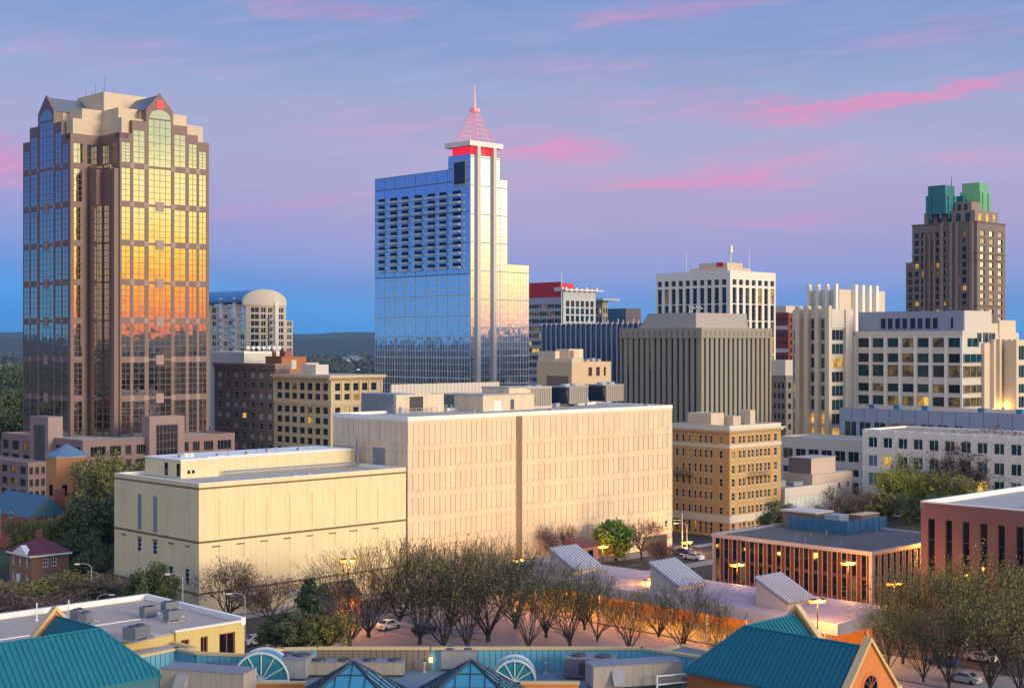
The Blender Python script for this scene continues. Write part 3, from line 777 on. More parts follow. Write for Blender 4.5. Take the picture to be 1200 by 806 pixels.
    for k in range(5):
        x, y = x0 + 2 + k * 6.2, y0 + vr.uniform(1, 4); b = MB(); b.box(x, x + 1.1, y, y + .8, 24.9, 25.5); b.tube((x + 2, y, 24.9), (x + 2, y, 25.9), .1, .1, 6); b.build('roof_vent', GALV, B.e)
    B.finish(CREAM)
cream_building()

# ------------------------------------------------------------------ long peach precast block
def peach_block():
    B = Bld('precast_block', 'long peach precast concrete block with ribbed panels and a cluttered flat roof', 'building', pxc=478, Y=268, pxl=390, pxr=788)
    w, d, H = B.w, B.d, 31.4; X, Yv = B.su, B.sv; t = .22
    B.core(t, w, t, d, 0, 30.9)
    def face(f, s0, s1, n, gaps=()):
        B.fb(f, s0, s1, 30.2, H, -t, 0)
        tiers = [(30.0, 25.9, False), (25.5, 21.5, True), (21.1, 17.0, True), (16.6, 12.5, True), (12.1, 8.0, True), (7.6, 3.4, True), (3.2, 0, False)]
        p = (s1 - s0) / n
        for (zt, zb, rec) in tiers:
            B.fb(f, s0, s1, zt, zt + (.2 if zt > 29 else .4), -t, -.06)
            for i in range(n):
                a, b = s0 + i * p, s0 + (i + 1) * p
                if any(g0 < (a + b) / 2 < g1 for g0, g1 in gaps): continue
                if rec:
                    B.fb(f, a + .11, b - .11, zb + .55, zt - .5, -t, -.10); B.fb(f, a, b, zb, zb + .42, -t, -.02); B.fb(f, a, b, zt - .4, zt, -t, -.02)
                    B.fb(f, a, a + .07, zb + .42, zt - .4, -t, 0.0); B.fb(f, b - .07, b, zb + .42, zt - .4, -t, 0.0)
                else: B.fb(f, a + .05, b - .05, zb, zt, -t, -.03)
    g = (X(605), X(612))
    face(('R', 0), 0, g[0], 21); face(('R', 0), g[1], w, 29)
    face(('L', 0), t, d, 14, gaps=())
    jt = MB(); jt.box(g[0] + .1, g[1] - .1, .10, .21, 0, H - .8); B.part('joint_strip', jt, mat('stained_joint', (.22, .15, .09), .9, .3, .4))
    lv = MB()
    a, b = Yv(451), Yv(437)
    for k in range(22): lv.box(-.12, .12, a, b, 21.7 + k * .17, 21.7 + k * .17 + .11)
    B.part('louver', lv, LOUV)
    dr = MB()
    dx = X(783)
    dr.box(dx - 8.5, dx - .5, -.08, .2, 0, 3.0); B.part('loading_door', dr, DARKM)
    B.parapet_roof(.05, w, .05, d, 30.92, .55, .45, PALEROOF, WHITECAP, capo=.06)
    B.finish(PEACH)
    vr = random.Random(2)
    for k in range(16):
        x, y = vr.uniform(2, w - 3), vr.choice([vr.uniform(.8, 2.2), vr.uniform(17, d - 1)]); b = MB()
        if k % 3: b.tube((x, y, 30.9), (x, y, 31.3 + vr.random()), .16, .16, 8); b.tube((x, y, 31.3 + .8), (x, y, 31.3 + .95), .3, .22, 8)
        else: b.box(x, x + 1.2, y, y + 1, 30.9, 31.7)
        b.build('roof_vent', GALV, B.e)
    b = MB()
    for q in (1.4, 1.8): b.tube((14, q, 31.05), (w - 4, q, 31.05), .09, .09, 5)
    b.build('roof_pipe', DARKM, B.e)
    # plant on the roof: each is lifted off on its own
    def lw(px, py, z): 
        p = pz(px, py, z); return p
    def plant(name, label, px, py, wU, dV, h, m, group=None, z=30.95, cat='roof plant'):
        c = pz(px, py, z); return empty(name, (c[0], c[1], z), GA, label, cat, group)
    RZ = 30.95
    # louvred screen house
    e = plant('screen_house', 'blue grey louvred screen house at the left end of the peach block roof', 463, 484.5, 0, 0, 0, None)
    b = MB(); b.box(0, 5.5, 0, 11, 0, 3.9); b.build('housing', MATS['blue_grey_louver'], e)
    b = MB()
    for k in range(22): b.box(-.12, -.01, .2 + k * .49, .45 + k * .49, .2, 3.8)
    b.build('louver', GALV, e)
    b = MB(); b.box(.1, 12.5, -.25, -.01, 0, 3.7); b.box(12.5, 12.9, -.25, 3, 0, 3.7); b.build('end_panel', PEACH, e)
    b = MB(); b.box(3.6, 7.2, -.3, -.26, .2, 3.3); b.build('doorway', DARKM, e)
    b = MB(); b.box(0, 10, -1.6, -1.5, .9, 1.0); b.box(0, 10, -1.6, -1.5, .4, .5)
    for k in range(8): b.box(k * 1.4, k * 1.4 + .08, -1.6, -1.5, 0, 1.0)
    b.build('railing', GALV, e)
    e = plant('equipment_house', 'dark green grey roof house beside the louvred screen house', 551, 481, 0, 0, 0, None)
    b = MB(); b.box(0, 8, 0, 12.5, 0, 3.1); b.build('housing', mat('green_grey_panel', (.16, .19, .17), .6, .12), e)
    b = MB(); b.box(-.1, 8.1, -.1, 12.6, 3.1, 3.3); b.build('roof', PALEROOF, e)
    b = MB(); b.box(-.06, -.01, 3.2, 4.6, 0, 2.3); b.build('door', GALV, e)
    e = plant('stair_house', 'beige panelled roof house with two doors in the middle of the block roof', 566, 482, 0, 0, 0, None)
    b = MB(); b.box(0, 15, 0, 9, 0, 3.3); b.box(9, 22, 1.5, 10, 0, 4.6); b.build('housing', PEACH, e)
    b = MB(); b.box(3.1, 5.2, -.07, -.01, 0, 2.1); b.build('door', WHITECAP, e)
    b = MB(); b.box(8.0, 9.0, -.07, -.01, .2, 2.3); b.build('door', mat('blue_door', (.05, .07, .16), .5, .05), e)
    b = MB(); b.box(-.15, 15.1, -.15, 9.1, 3.3, 3.5); b.box(8.9, 22.1, 1.4, 10.1, 4.6, 4.8); b.build('roof', PALEROOF, e)
    # three cooling towers
    for k, (px, py) in enumerate(((611, 479), (656, 476), (699, 473))):
        lab = ['ribbed beige cooling tower nearest the stair house on the block roof', 'ribbed beige cooling tower between two others on the block roof', 'ribbed beige cooling tower nearest the right end of the block roof'][k]
        c = pz(px + 11, py, RZ); e = empty('cooling_tower', (c[0], c[1], RZ), GA, lab, 'cooling tower', 'cooling towers on the block roof')
        b = MB(); b.box(0, 6.3, 0, 5.6, .5, 4.3)
        for q in range(9): b.box(.1 + q * .7, .35 + q * .7, -.12, -.01, .6, 4.2)
        b.build('casing', MATS['beige_unit_casing'], e)
        b = MB(); b.add([(-1.0, .2, 3.6), (-1.0, 5.4, 3.6), (-.05, 5.4, .6), (-.05, .2, .6), (-.04, .2, 3.9), (-.04, 5.4, 3.9)], [(0, 1, 2, 3), (0, 4, 5, 1), (0, 3, 4), (1, 5, 2)])
        b.build('intake_grille', mat('dark_blue_grille', (.02, .03, .07), .5, .1), e)
        b = MB(); b.box(-1.1, 6.4, -.1, 5.7, 4.3, 4.5)
        for q in (1.7, 4.6): b.tube((q, 2.8, 4.5), (q, 2.8, 5.0), 1.25, 1.1, 16)
        b.build('fan_deck', GALV, e)
        b = MB()
        for q in (.3, 5.9):
            for r in (.3, 5.2): b.box(q, q + .25, r, r + .25, 0, .5)
        b.build('stand', DARKM, e)
    e = plant('pipe_run', 'pipe run and low duct along the back of the block roof', 600, 470, 0, 0, 0, None)
    b = MB(); b.box(-26, 40, 6, 7.2, .3, 1.0); b.tube((-24, 5, .9), (44, 5, .9), .25, .25, 8); b.build('duct', GALV, e)
    e = plant('parapet_screen', 'long pale ribbed plant screen at the back of the block roof', 560, 470, 0, 0, 0, None)
    b = MB()
    for q in range(30): b.box(q * 1.2 - 20, q * 1.2 - 18.9, 9, 9.3, 0, 4.3)
    b.box(-20, 16, 9.3, 9.5, 0, 4.2); b.build('panel', PALEST, e)
peach_block()

# ------------------------------------------------------------------ other buildings of the skyline
def rowsz(B, ys): return [(B.z(b), B.z(a)) for a, b in ys]
def colsR(B, ps): return [(B.su(a), B.su(b)) for a, b in ps]
def colsL(B, ps): return [(B.sv(b), B.sv(a)) for a, b in ps]

def tan_hotel():
    B = Bld('tan_brick_building', 'tan brick building with pale stone bands and heavy cornice right of the peach block', 'building', pxc=855, Y=335, pxl=788, pxr=915)
    w, d, t = B.w, B.d, .35; H = B.z(499)
    rows = rowsz(B, [(511.5, 520.5), (528.5, 538), (545.5, 555.5), (561.5, 571), (577.8, 587.3), (595, 604), (614, 620)]); rows[-1] = (rows[-1][0] - .8, rows[-1][1])
    rows.append((.6, 3.6))
    s = .88
    sc = lambda z: z / 424 * 0
    zc = lambda v: 780 + v / 4.244
    cr = colsR(B, [(zc(a), zc(b)) for a, b in ((330, 345), (365, 377), (385, 397), (410, 421), (428, 439), (450, 462), (469, 481), (491, 502), (509, 521), (540, 554))])
    cl = colsL(B, [(zc(a), zc(b)) for a, b in ((48, 62), (80, 93), (110, 123), (140, 152), (165, 178), (192, 205), (218, 232), (265, 282))])
    rn = random.Random(3)
    B.grid(('R', 0), 0, w, 0, H - 1.6, cr, rows, t, DARKGLASS, 1, 2, WHITEFRAME, .07, lit=.03, litdim=.10, rng=rn)
    B.grid(('L', 0), t, d, 0, H - 1.6, cl, rows, t, DARKGLASS, 1, 2, WHITEFRAME, .07, lit=.02, litdim=.05, rng=rn)
    B.core(t, w, t, d, 0, H - 1.0)
    bands = MB()
    for ya, yb in ((521.6, 525.6), (605, 613.2)):
        z1, z0 = B.z(ya), B.z(yb); bands.box(-.12, w + .1, -.12, t - .01, z0, z1); bands.box(-.12, t - .01, t, d, z0, z1)
    B.parts('stone_band', bands, LIMESTP)
    sl = MB()
    for (a, b) in cr:
        for (z0, z1) in rows[:6]: sl.box(a - .08, b + .08, -.06, .05, z0 - .18, z0 - .01); sl.box(a + .05, b - .05, -.05, .05, z1 + .01, z1 + .22)
    for (a, b) in cl:
        for (z0, z1) in rows[:6]: sl.box(-.06, .05, a - .08, b + .08, z0 - .18, z0 - .01); sl.box(-.05, .05, a + .05, b - .05, z1 + .01, z1 + .22)
    B.part('window_sill', sl, LIMESTP)
    co = MB(); co.box(-.5, w + .4, -.5, t, H - 1.6, H - 1.15); co.box(-.5, t, t, d, H - 1.6, H - 1.15); co.box(-.95, w + .7, -.95, t, H - 1.15, H - .8); co.box(-.95, t, t, d, H - 1.15, H - .8)
    for k in range(int(w / .55)): co.box(k * .55, k * .55 + .25, -.7, -.5, H - 1.6, H - 1.16)
    for k in range(int(d / .55)): co.box(-.7, -.5, k * .55, k * .55 + .25, H - 1.6, H - 1.16)
    B.part('cornice', co, LIMESTP)
    B.parapet_roof(0, w, 0, d, H - .9, .95, .5, PALEROOF, LIMESTP, capo=.05)
    ba = MB(); a, b = B.su(zc(402)), B.su(zc(505)); z = B.z(560.5)
    ba.box(a, b, -1.0, 0, z - .1, z); 
    for k in range(14): q = a + (b - a) * k / 13; ba.box(q - .03, q + .03, -1.0, -.94, z, z + 1)
    ba.box(a, b, -1.0, -.93, z + .95, z + 1.05); B.part('balcony', ba, DARKM)
    ba = MB(); a, b = B.sv(zc(135)), B.sv(zc(45)); ba.box(-1.0, 0, a, b, z - .1, z); ba.box(-1.0, -.93, a, b, z + .95, z + 1.05)
    for k in range(16): q = a + (b - a) * k / 15; ba.box(-1.0, -.94, q - .03, q + .03, z, z + 1)
    B.part('balcony', ba, DARKM)
    rp = MB(); rp.box(2, 7, 7, 14, H - .8, H + 2.6); rp.box(8, 11, 5, 9, H - .8, H + 1.8); rp.box(12, 14, 3, 6, H - .8, H + 3.2)
    B.part('roof_house', rp, BEIGE)
    B.finish(BRICKTAN)
LIMESTP = mat('pale_limestone_trim', (.62, .55, .44), .75, .12, 1.0)
tan_hotel()

def fin_tower():
    B = Bld('ribbed_office_block', 'grey ribbed concrete office block with dark window slits and sloped roof house', 'office building', pxc=822, Y=430, pxl=726.5, pxr=904)
    w, d, t = B.w, B.d, .7; H = B.z(384)
    zb = B.z(396)
    rn = random.Random(5)
    def rows(): 
        r = []; z = zb
        while z > 3: r.append((z - 3.3 * 3 + .02, z)); z -= 3.3 * 3
        return [q for q in r if q[0] > 0]
    cr = even(0.6, w - .2, 15, .42); cl = even(t + .6, d, 14, .42)
    B.grid(('R', 0), 0, w, 0, zb, cr, rows(), t, [BLACKGLASS] * 14 + [LITDIM], 1, 3, DARKFRAME, .12, rng=rn)
    B.grid(('L', 0), t, d, 0, zb, cl, rows(), t, [BLACKGLASS] * 18 + [LITDIM], 1, 3, DARKFRAME, .12, rng=rn)
    B.core(t, w, t, d, 0, H - .5)
    B.fb(('R', 0), -.25, w, zb + .02, H, -t, .25); B.fb(('L', 0), t, d, zb + .02, H, -t, .25)
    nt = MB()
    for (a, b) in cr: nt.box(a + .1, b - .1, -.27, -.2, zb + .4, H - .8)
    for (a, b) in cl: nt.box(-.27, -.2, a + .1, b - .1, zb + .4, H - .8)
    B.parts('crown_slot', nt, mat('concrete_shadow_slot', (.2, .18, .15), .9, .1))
    rf = MB(); rf.box(t, w - .2, t, d - .2, H - .55, H - .3); B.part('roof', rf, PALEROOF)
    z1 = zat(366.5, 440); p = MB()
    x0, x1, y0, y1 = 5, w - 4, 6, d - 7
    q0 = [(x0, y0, H - .4), (x1, y0, H - .4), (x1, y1 + 4, H - .4), (x0, y1 + 4, H - .4), (x0 + .5, y0 + .5, z1), (x1 - .2, y0 + .5, z1), (x1 - .2, y1, z1), (x0 + .5, y1, z1)]
    p.add(q0, [(0, 3, 2, 1), (4, 5, 6, 7), (0, 1, 5, 4), (1, 2, 6, 5), (2, 3, 7, 6), (3, 0, 4, 7)])
    B.part('roof_house', p, mat('grey_roof_cladding', (.36, .33, .30), .7, .08, .4))
    ds = MB()
    for k in range(4): ds.tube((x0 + 3 + k * 1.8, y0 + 5 + (k % 2), z1), (x0 + 3 + k * 1.8, y0 + 5, z1 + 1.4), .1, .1, 5); ds.tube((x0 + 3 + k * 1.8, y0 + 5, z1 + 1.4), (x0 + 3.2 + k * 1.8, y0 + 4.7, z1 + 1.8), .2, .9, 10)
    B.part('dish_antenna', ds, WHITECAP)
    B.finish(CONCG)
fin_tower()

def white_grid():
    B = Bld('white_office_tower', 'white gridded office tower with small square top windows behind the ribbed block', 'office building', pxc=855.6, Y=560, pxl=768.5, pxr=909)
    w, d, t = B.w, B.d, .7; H = B.z(317)
    rows = [(B.z(333.5), B.z(327))]
    z = B.z(336.5)
    while z > 8: rows.append((z - 3.3 * 2 + .35, z)); z -= 6.6
    rn = random.Random(4)
    B.grid(('R', 0), 0, w, 0, H, even(.8, w - .2, 7, .62), rows, t, [DARKGLASS] * 5 + [mat('bronze_window_glass', (.16, .07, .03), .1, .3, .3, spec=.9, ior=1.7)], 1, 4, DARKFRAME, .15, lit=.06, litdim=.05, rng=rn)
    B.grid(('L', 0), t, d, 0, H, even(1.2, d - .2, 10, .62), rows, t, DARKGLASS, 1, 4, DARKFRAME, .15, lit=.02, litdim=.03, rng=rn)
    B.core(t, w, t, d, 0, H - .4)
    rh = MB(); rh.box(6, 16, 6, 20, H - .4, H + 3.6); rh.box(5, 20, 5, 24, H - .4, H + 1.6); B.part('roof_house', rh, BEIGE)
    rs = MB(); rs.box(5.7, 5.9, 8, 11, H + 2.2, H + 3.8); B.part('sign', rs, RED)
    an = MB(); an.tube((3, 2, H), (3, 2, H + 8), .25, .2, 6); an.tube((3, 2, H + 7), (3, 2, H + 10), .9, .7, 8); an.tube((15, 2, H), (15, 2, H + 9), .15, .08, 5); an.tube((3, 24, H), (3, 24, H + 8), .1, .08, 5)
    B.part('antenna', an, WHITECAP)
    B.finish(WHITEC)
white_grid()

def striped_blue():
    B = Bld('dark_blue_office_block', 'dark blue office block with thin white vertical fins behind the ribbed block', 'office building', pxc=762, Y=560, pxl=635, pxr=790)
    w, d, t = B.w, B.d, .3; H = B.z(377.5)
    B.core(t, w, t, d, 0, H - .4)
    n = 21
    for i in range(n):
        a, b = t + (d - t) * i / n, t + (d - t) * (i + 1) / n
        z = 3
        while z < H - 2.2:
            B.win(('L', .3), a + .25, b - .02, z, min(z + 11.4, H - 1.2), NAVYG, 1, 3, DARKFRAME, .1, 0); z += 11.5
    fm = MB()
    for i in range(n + 1): y = t + (d - t) * i / n; fm.box(-.45, .3, y - .14, y + .14, 0, H)
    for i in range(8): x = t + (w - t) * i / 7; fm.box(x - .14, x + .14, -.45, .3, 0, H)
    B.part('fin', fm, mat('pale_blue_fin', (.42, .44, .55), .5, .05))
    tp = MB()
    for k in range(12): tp.tube((1, 4 + k * 2.7, H - .4), (1, 4 + k * 2.7, H + .5 + (k % 3) * .5), .25, .2, 6)
    tp.box(2, w - 2, 2, d - 2, H - .45, H - .2); B.part('roof', tp, PALEST)
    B.finish(mat('navy_wall', (.02, .028, .07), .5, .08))
NAVYG = mat('navy_window_glass', (.012, .025, .08), .06, .3, .3, spec=.9, ior=1.7)
striped_blue()

def small_beige():
    B = Bld('beige_low_building', 'small beige building with arched windows in front of the dark blue office block', 'building', pxc=670, Y=405, pxl=629, pxr=716)
    w, d, t = B.w, B.d, .3; H = B.z(424)
    cr = colsR(B, [(689.5, 694), (698.5, 703), (707.5, 710)])
    B.grid(('R', 0), 0, w, 0, H, cr, [(B.z(441), B.z(430.5))], t, mat('maroon_window', (.09, .025, .03), .15, .2), 1, 2, DARKFRAME, .07)
    B.grid(('L', 0), t, d, 0, H, [], [], t); B.core(t, w, t, d, 0, H - .3)
    b = MB(); b.box(0.6, 6, 7, d, H - .3, B.z(411.5)); b.box(3, 9, 4, 9, H - .3, B.z(409)); b.box(1, 5, .8, 7, H - .3, B.z(420)); B.part('upper_block', b, PEACH)
    b = MB(); b.box(-.03, -.001, t + 1, d - 4, 2, H - 4); b.box(3.2, 4.9, 3.9, 3.999, H, B.z(411)); B.part('brick_panel', b, BRICKBR)
    b = MB(); b.box(t, w - .2, t, d - .2, H - .32, H - .1)
    for k in range(5): b.box(3 + k * 2.4, 4.2 + k * 2.4, 1.5, 3, H - .1, H + .7 + .3 * (k % 2))
    B.part('roof', b, PALEROOF)
    B.finish(mat('warm_beige_stone', (.62, .45, .29), .8, .1, .5))
small_beige()

def red_top():
    B = Bld('red_topped_tower', 'glass tower with a red roof screen and a pale pergola crown', 'skyscraper', pxc=660, Y=760, pxl=605, pxr=698)
    w, d, t = B.w, B.d, .5; H = B.z(349)
    z = B.z(356); rows = []
    while z > 6: rows.append((z - 2.4, z)); z -= 3.9
    rn = random.Random(8)
    B.grid(('L', 0), t, d, 0, H, even(t + .5, d - .3, 6, .97), rows, t, [TEALGLASS, TEALGLASS, DARKGLASS], 3, 1, GREYFRAME, .2, lit=.07, litdim=.1, rng=rn)
    zr = B.z(341)
    rr = [(zr - 3.2 - k * 3.9 - 5, zr - k * 3.9 - 5) for k in range(18)]; rr = [q for q in rr if q[0] > 3]
    B.grid(('R', 0), 0, w, 0, zr, even(1.5, w - 1, 6, .68), rr, t, [TEALGLASS, DARKGLASS], 1, 1, DARKFRAME, .12, lit=.08, litdim=.1, rng=rn)
    B.core(t, w, t, d, 0, zr - .5)
    sc = MB(); sc.box(.3, 1.0, 2, d, H + .5, B.z(330)); sc.box(1.0, w * .9, 14, 15, H + .5, B.z(330)); B.part('roof_screen', sc, RED, label='red roof screen')
    sc.v = []
    pg = MB(); zt = B.z(336.5)
    for k in range(7): q = .5 + (w - 1.5) * k / 6; pg.box(q, q + .9, -1.6, 1.0, zr - .2, zt - .6 * (k % 2))
    pg.box(-.5, w + 4, -2.2, .8, zr + .3, zr + .9); pg.box(-.6, .4, 0, 6, zr, zt)
    B.part('pergola', pg, WHITEC)
    an = MB(); an.tube((-.3, 1, 40), (-.3, 1, B.z(319)), .28, .15, 6); B.part('mast', an, WHITECAP)
    B.finish(mat('pale_blue_spandrel', (.46, .48, .54), .6, .06))
red_top()

def dark_box():
    B = Bld('black_glass_block', 'plain black glass block rising behind the dark blue finned office block', 'office building', pxc=733, Y=830, pxl=700, pxr=751)
    H = B.z(362); B.core(.2, B.w, .2, B.d, 0, H - .3)
    for f, s1 in ((('R', .2), B.w), (('L', .2), B.d)):
        z = 20
        while z < H - 3: B.win(f, .3, s1 - .1, z, min(z + 7.9, H - .2), NAVYG, 8, 2, DARKFRAME, .1, 0); z += 8
    B.parapet_roof(.2, B.w, .2, B.d, H - .25, .5, .3, DGRAVEL, DARKM, capo=.05)
    B.finish(DARKM)
    C = Bld('grey_roof_pavilion', 'grey tower top with a wide flat overhanging roof beside the pale pergola', 'building', pxc=706, Y=820, pxl=694, pxr=712)
    H = C.z(352.5); C.grid(('R', 0), 0, C.w, 0, H, even(.3, C.w, 2, .6), [(H - 7 - 5 * k, H - 4 - 5 * k) for k in range(6)], .3, DARKGLASS); C.grid(('L', 0), .3, C.d, 0, H, even(.5, C.d, 3, .6), [(H - 7 - 5 * k, H - 4 - 5 * k) for k in range(6)], .3, DARKGLASS, lit=.15)
    C.core(.3, C.w, .3, C.d, 0, H - .1)
    b = MB(); b.box(-4, C.w + 6, -4, C.d + 4, H, H + 1.2); C.part('roof', b, GREYFRAME); C.finish(mat('taupe_wall', (.32, .28, .25), .8, .1))
dark_box()

def brown_pair():
    G = 'old masonry buildings beside the gabled tower'
    B = Bld('brown_building', 'dark brown masonry building with rows of pale blinds behind the gabled tower', 'building', pxc=323, Y=463, pxl=252, pxr=340)
    w, d, t = B.w, B.d, .4; H = B.z(426)
    k = 463 / 1694
    rows = [(B.z(y + 6.5), B.z(y)) for y in (437, 449, 461.5, 473, 485.5, 497.5, 510, 522, 534)]
    cl = even(.8, d - .4, 7, .5)
    rn = random.Random(11)
    B.grid(('L', 0), t, d, 0, H - 1.8, cl, rows, t, [DARKGLASS, mat('pale_blind_window', (.42, .43, .50), .3, .1)], 1, 2, WHITEFRAME, .1, lit=.015, rng=rn)
    B.grid(('R', 0), 0, w, 0, H - 1.8, even(.6, w, 3, .5), rows, t, DARKGLASS, 1, 2, WHITEFRAME, .1)
    B.core(t, w, t, d, 0, H - .6)
    co = MB(); co.box(-.6, w, -.6, t, H - 1.8, H - .8); co.box(-.6, t, t, d, H - 1.8, H - .8); co.box(-1.1, w, -1.1, t, H - .8, H); co.box(-1.1, t, t, d, H - .8, H); co.box(-.15, t, t, d, B.z(460.5), B.z(458.5)); B.part('cornice', co, mat('brown_stone_trim', (.26, .19, .16), .8, .12))
    pl = MB()
    for i in range(8): y = .8 + (d - 1.2) * i / 7; pl.box(-.18, .01, max(t, y - .55), y + .55, 0, H - 1.9)
    B.part('pilaster', pl, BRICKBR)
    rf = MB(); rf.box(t, w - .2, t, d - .2, H - .62, H - .4); B.part('roof', rf, PALEROOF)
    B.finish(BRICKBR)
    B = Bld('tan_masonry_building', 'tan masonry building with pilasters and a bracketed cornice left of the glass tower', 'building', pxc=387.5, Y=440, pxl=321, pxr=448)
    w, d, t = B.w, B.d, .45; H = B.z(438)
    zq = lambda v: 320 + v / 3.664
    xq = lambda v: 230 + v / 3.664
    rows = [(B.z(zq(b)), B.z(zq(a))) for a, b in ((474, 506), (520, 546), (578, 606), (624, 651), (670, 697), (714, 742), (760, 788), (806, 834))]
    cl = colsL(B, [(xq(v - 10), xq(v + 11)) for v in (357, 389, 421, 454, 487, 521, 554)])
    cr = colsR(B, [(xq(v - 11), xq(v + 12)) for v in (607, 647, 685, 723, 762)])
    rn = random.Random(21)
    for f, s0, s1, cc in ((('R', 0), 0, w, cr), (('L', 0), t, d, cl)):
        B.grid(f, s0, s1, 0, H - 1.9, cc, rows, t, DARKGLASS, 2, 2, DARKFRAME, .09, lit=.09, litdim=.03, rng=rn)
    B.core(t, w, t, d, 0, H - .6)
    tr = MB()
    for f, s1, cc in ((('R', 0), w, cr), (('L', 0), d, cl)):
        s0 = 0 if f[0] == 'R' else t + .01
        B.fb(f, s0 - (.9 if s0 == 0 else 0), s1, H - 1.9, H - 1.3, -.3, .5, mb=tr); B.fb(f, s0 - (1.2 if s0 == 0 else 0), s1 + .6, H - 1.3, H - .5, -.3, 1.2, mb=tr)
        B.fb(f, s0, s1, B.z(zq(568)), B.z(zq(552)), -.01, .25, mb=tr); B.fb(f, s0, s1, B.z(zq(465)), B.z(zq(458)), -.01, .2, mb=tr)
        n = int(s1 / .8)
        for k in range(n): B.fb(f, s0 + k * .8, s0 + k * .8 + .35, H - 1.9, H - 1.31, .5, 1.0, mb=tr)
        ed = [s0 + .3] + [(cc[i][1] + cc[i + 1][0]) / 2 for i in range(len(cc) - 1)] + [s1 - .3] if f[0] == 'R' else [s0 + .3] + [(sorted(cc)[i][1] + sorted(cc)[i + 1][0]) / 2 for i in range(len(cc) - 1)] + [s1 - .3]
        for q in ed: B.fb(f, q - .35, q + .35, B.z(zq(552)) + .01, B.z(zq(465)) - .01, -.01, .22, mb=tr)
    B.part('cornice', tr, mat('tan_stone_trim', (.62, .46, .29), .75, .1, 1.0))
    rf = MB(); rf.box(t, w - .2, t, d - .2, H - .62, H - .45); B.part('roof', rf, PALEROOF)
    rh = MB(); rh.box(4, 9, 13, 21, H - .5, H + 2.6); B.part('roof_house', rh, PALEST)
    B.finish(LIMEST)
    B = Bld('pale_wall_building', 'plain pale walled building between the gabled tower and the brown masonry building', 'building', pxc=286, Y=500, pxl=246.5, pxr=330)
    H = B.z(412.5); B.core(0, B.w, 0, B.d, 0, H - .3); B.parapet_roof(0, B.w, 0, B.d, H - .28, .5, .4, PALEROOF, WHITECAP, capo=.08)
    ds = MB()
    for q in range(7): ds.tube((3 + q * 2.2, 2, H), (3 + q * 2.2, 2, H + 1.2), .12, .12, 5); ds.tube((3 + q * 2.2, 2, H + 1.2), (2.7 + q * 2.2, 1.5, H + 1.5), .15, .7, 9)
    B.part('dish_antenna', ds, WHITECAP); B.finish(mat('pale_plaster', (.62, .57, .52), .8, .06, .3))
    B = Bld('brick_penthouse_building', 'red brick building with stepped roof boxes just behind the tan and brown masonry buildings', 'building', pxc=330, Y=485, pxl=311, pxr=359)
    H = B.z(418.5); B.core(0, B.w, 0, B.d, 0, H); 
    b = MB(); b.box(2, 5, 1, 4, H, B.z(411)); b.box(1, 2, 6, 7, H, H + 2); B.part('chimney', b, BRICKRED)
    b = MB(); b.box(4, 6, -.05, 0, H - 4, H - 1); b.box(B.w, B.w + 6, 1, 6, 0, H - 2); B.part('annex', b, PALEST)
    rf = MB(); rf.box(-.1, B.w + .1, -.1, B.d + .1, H, H + .25); B.part('roof', rf, BRICKRED); B.finish(mat('warm_brick', (.40, .15, .07), .85, .15, 1.5))
brown_pair()

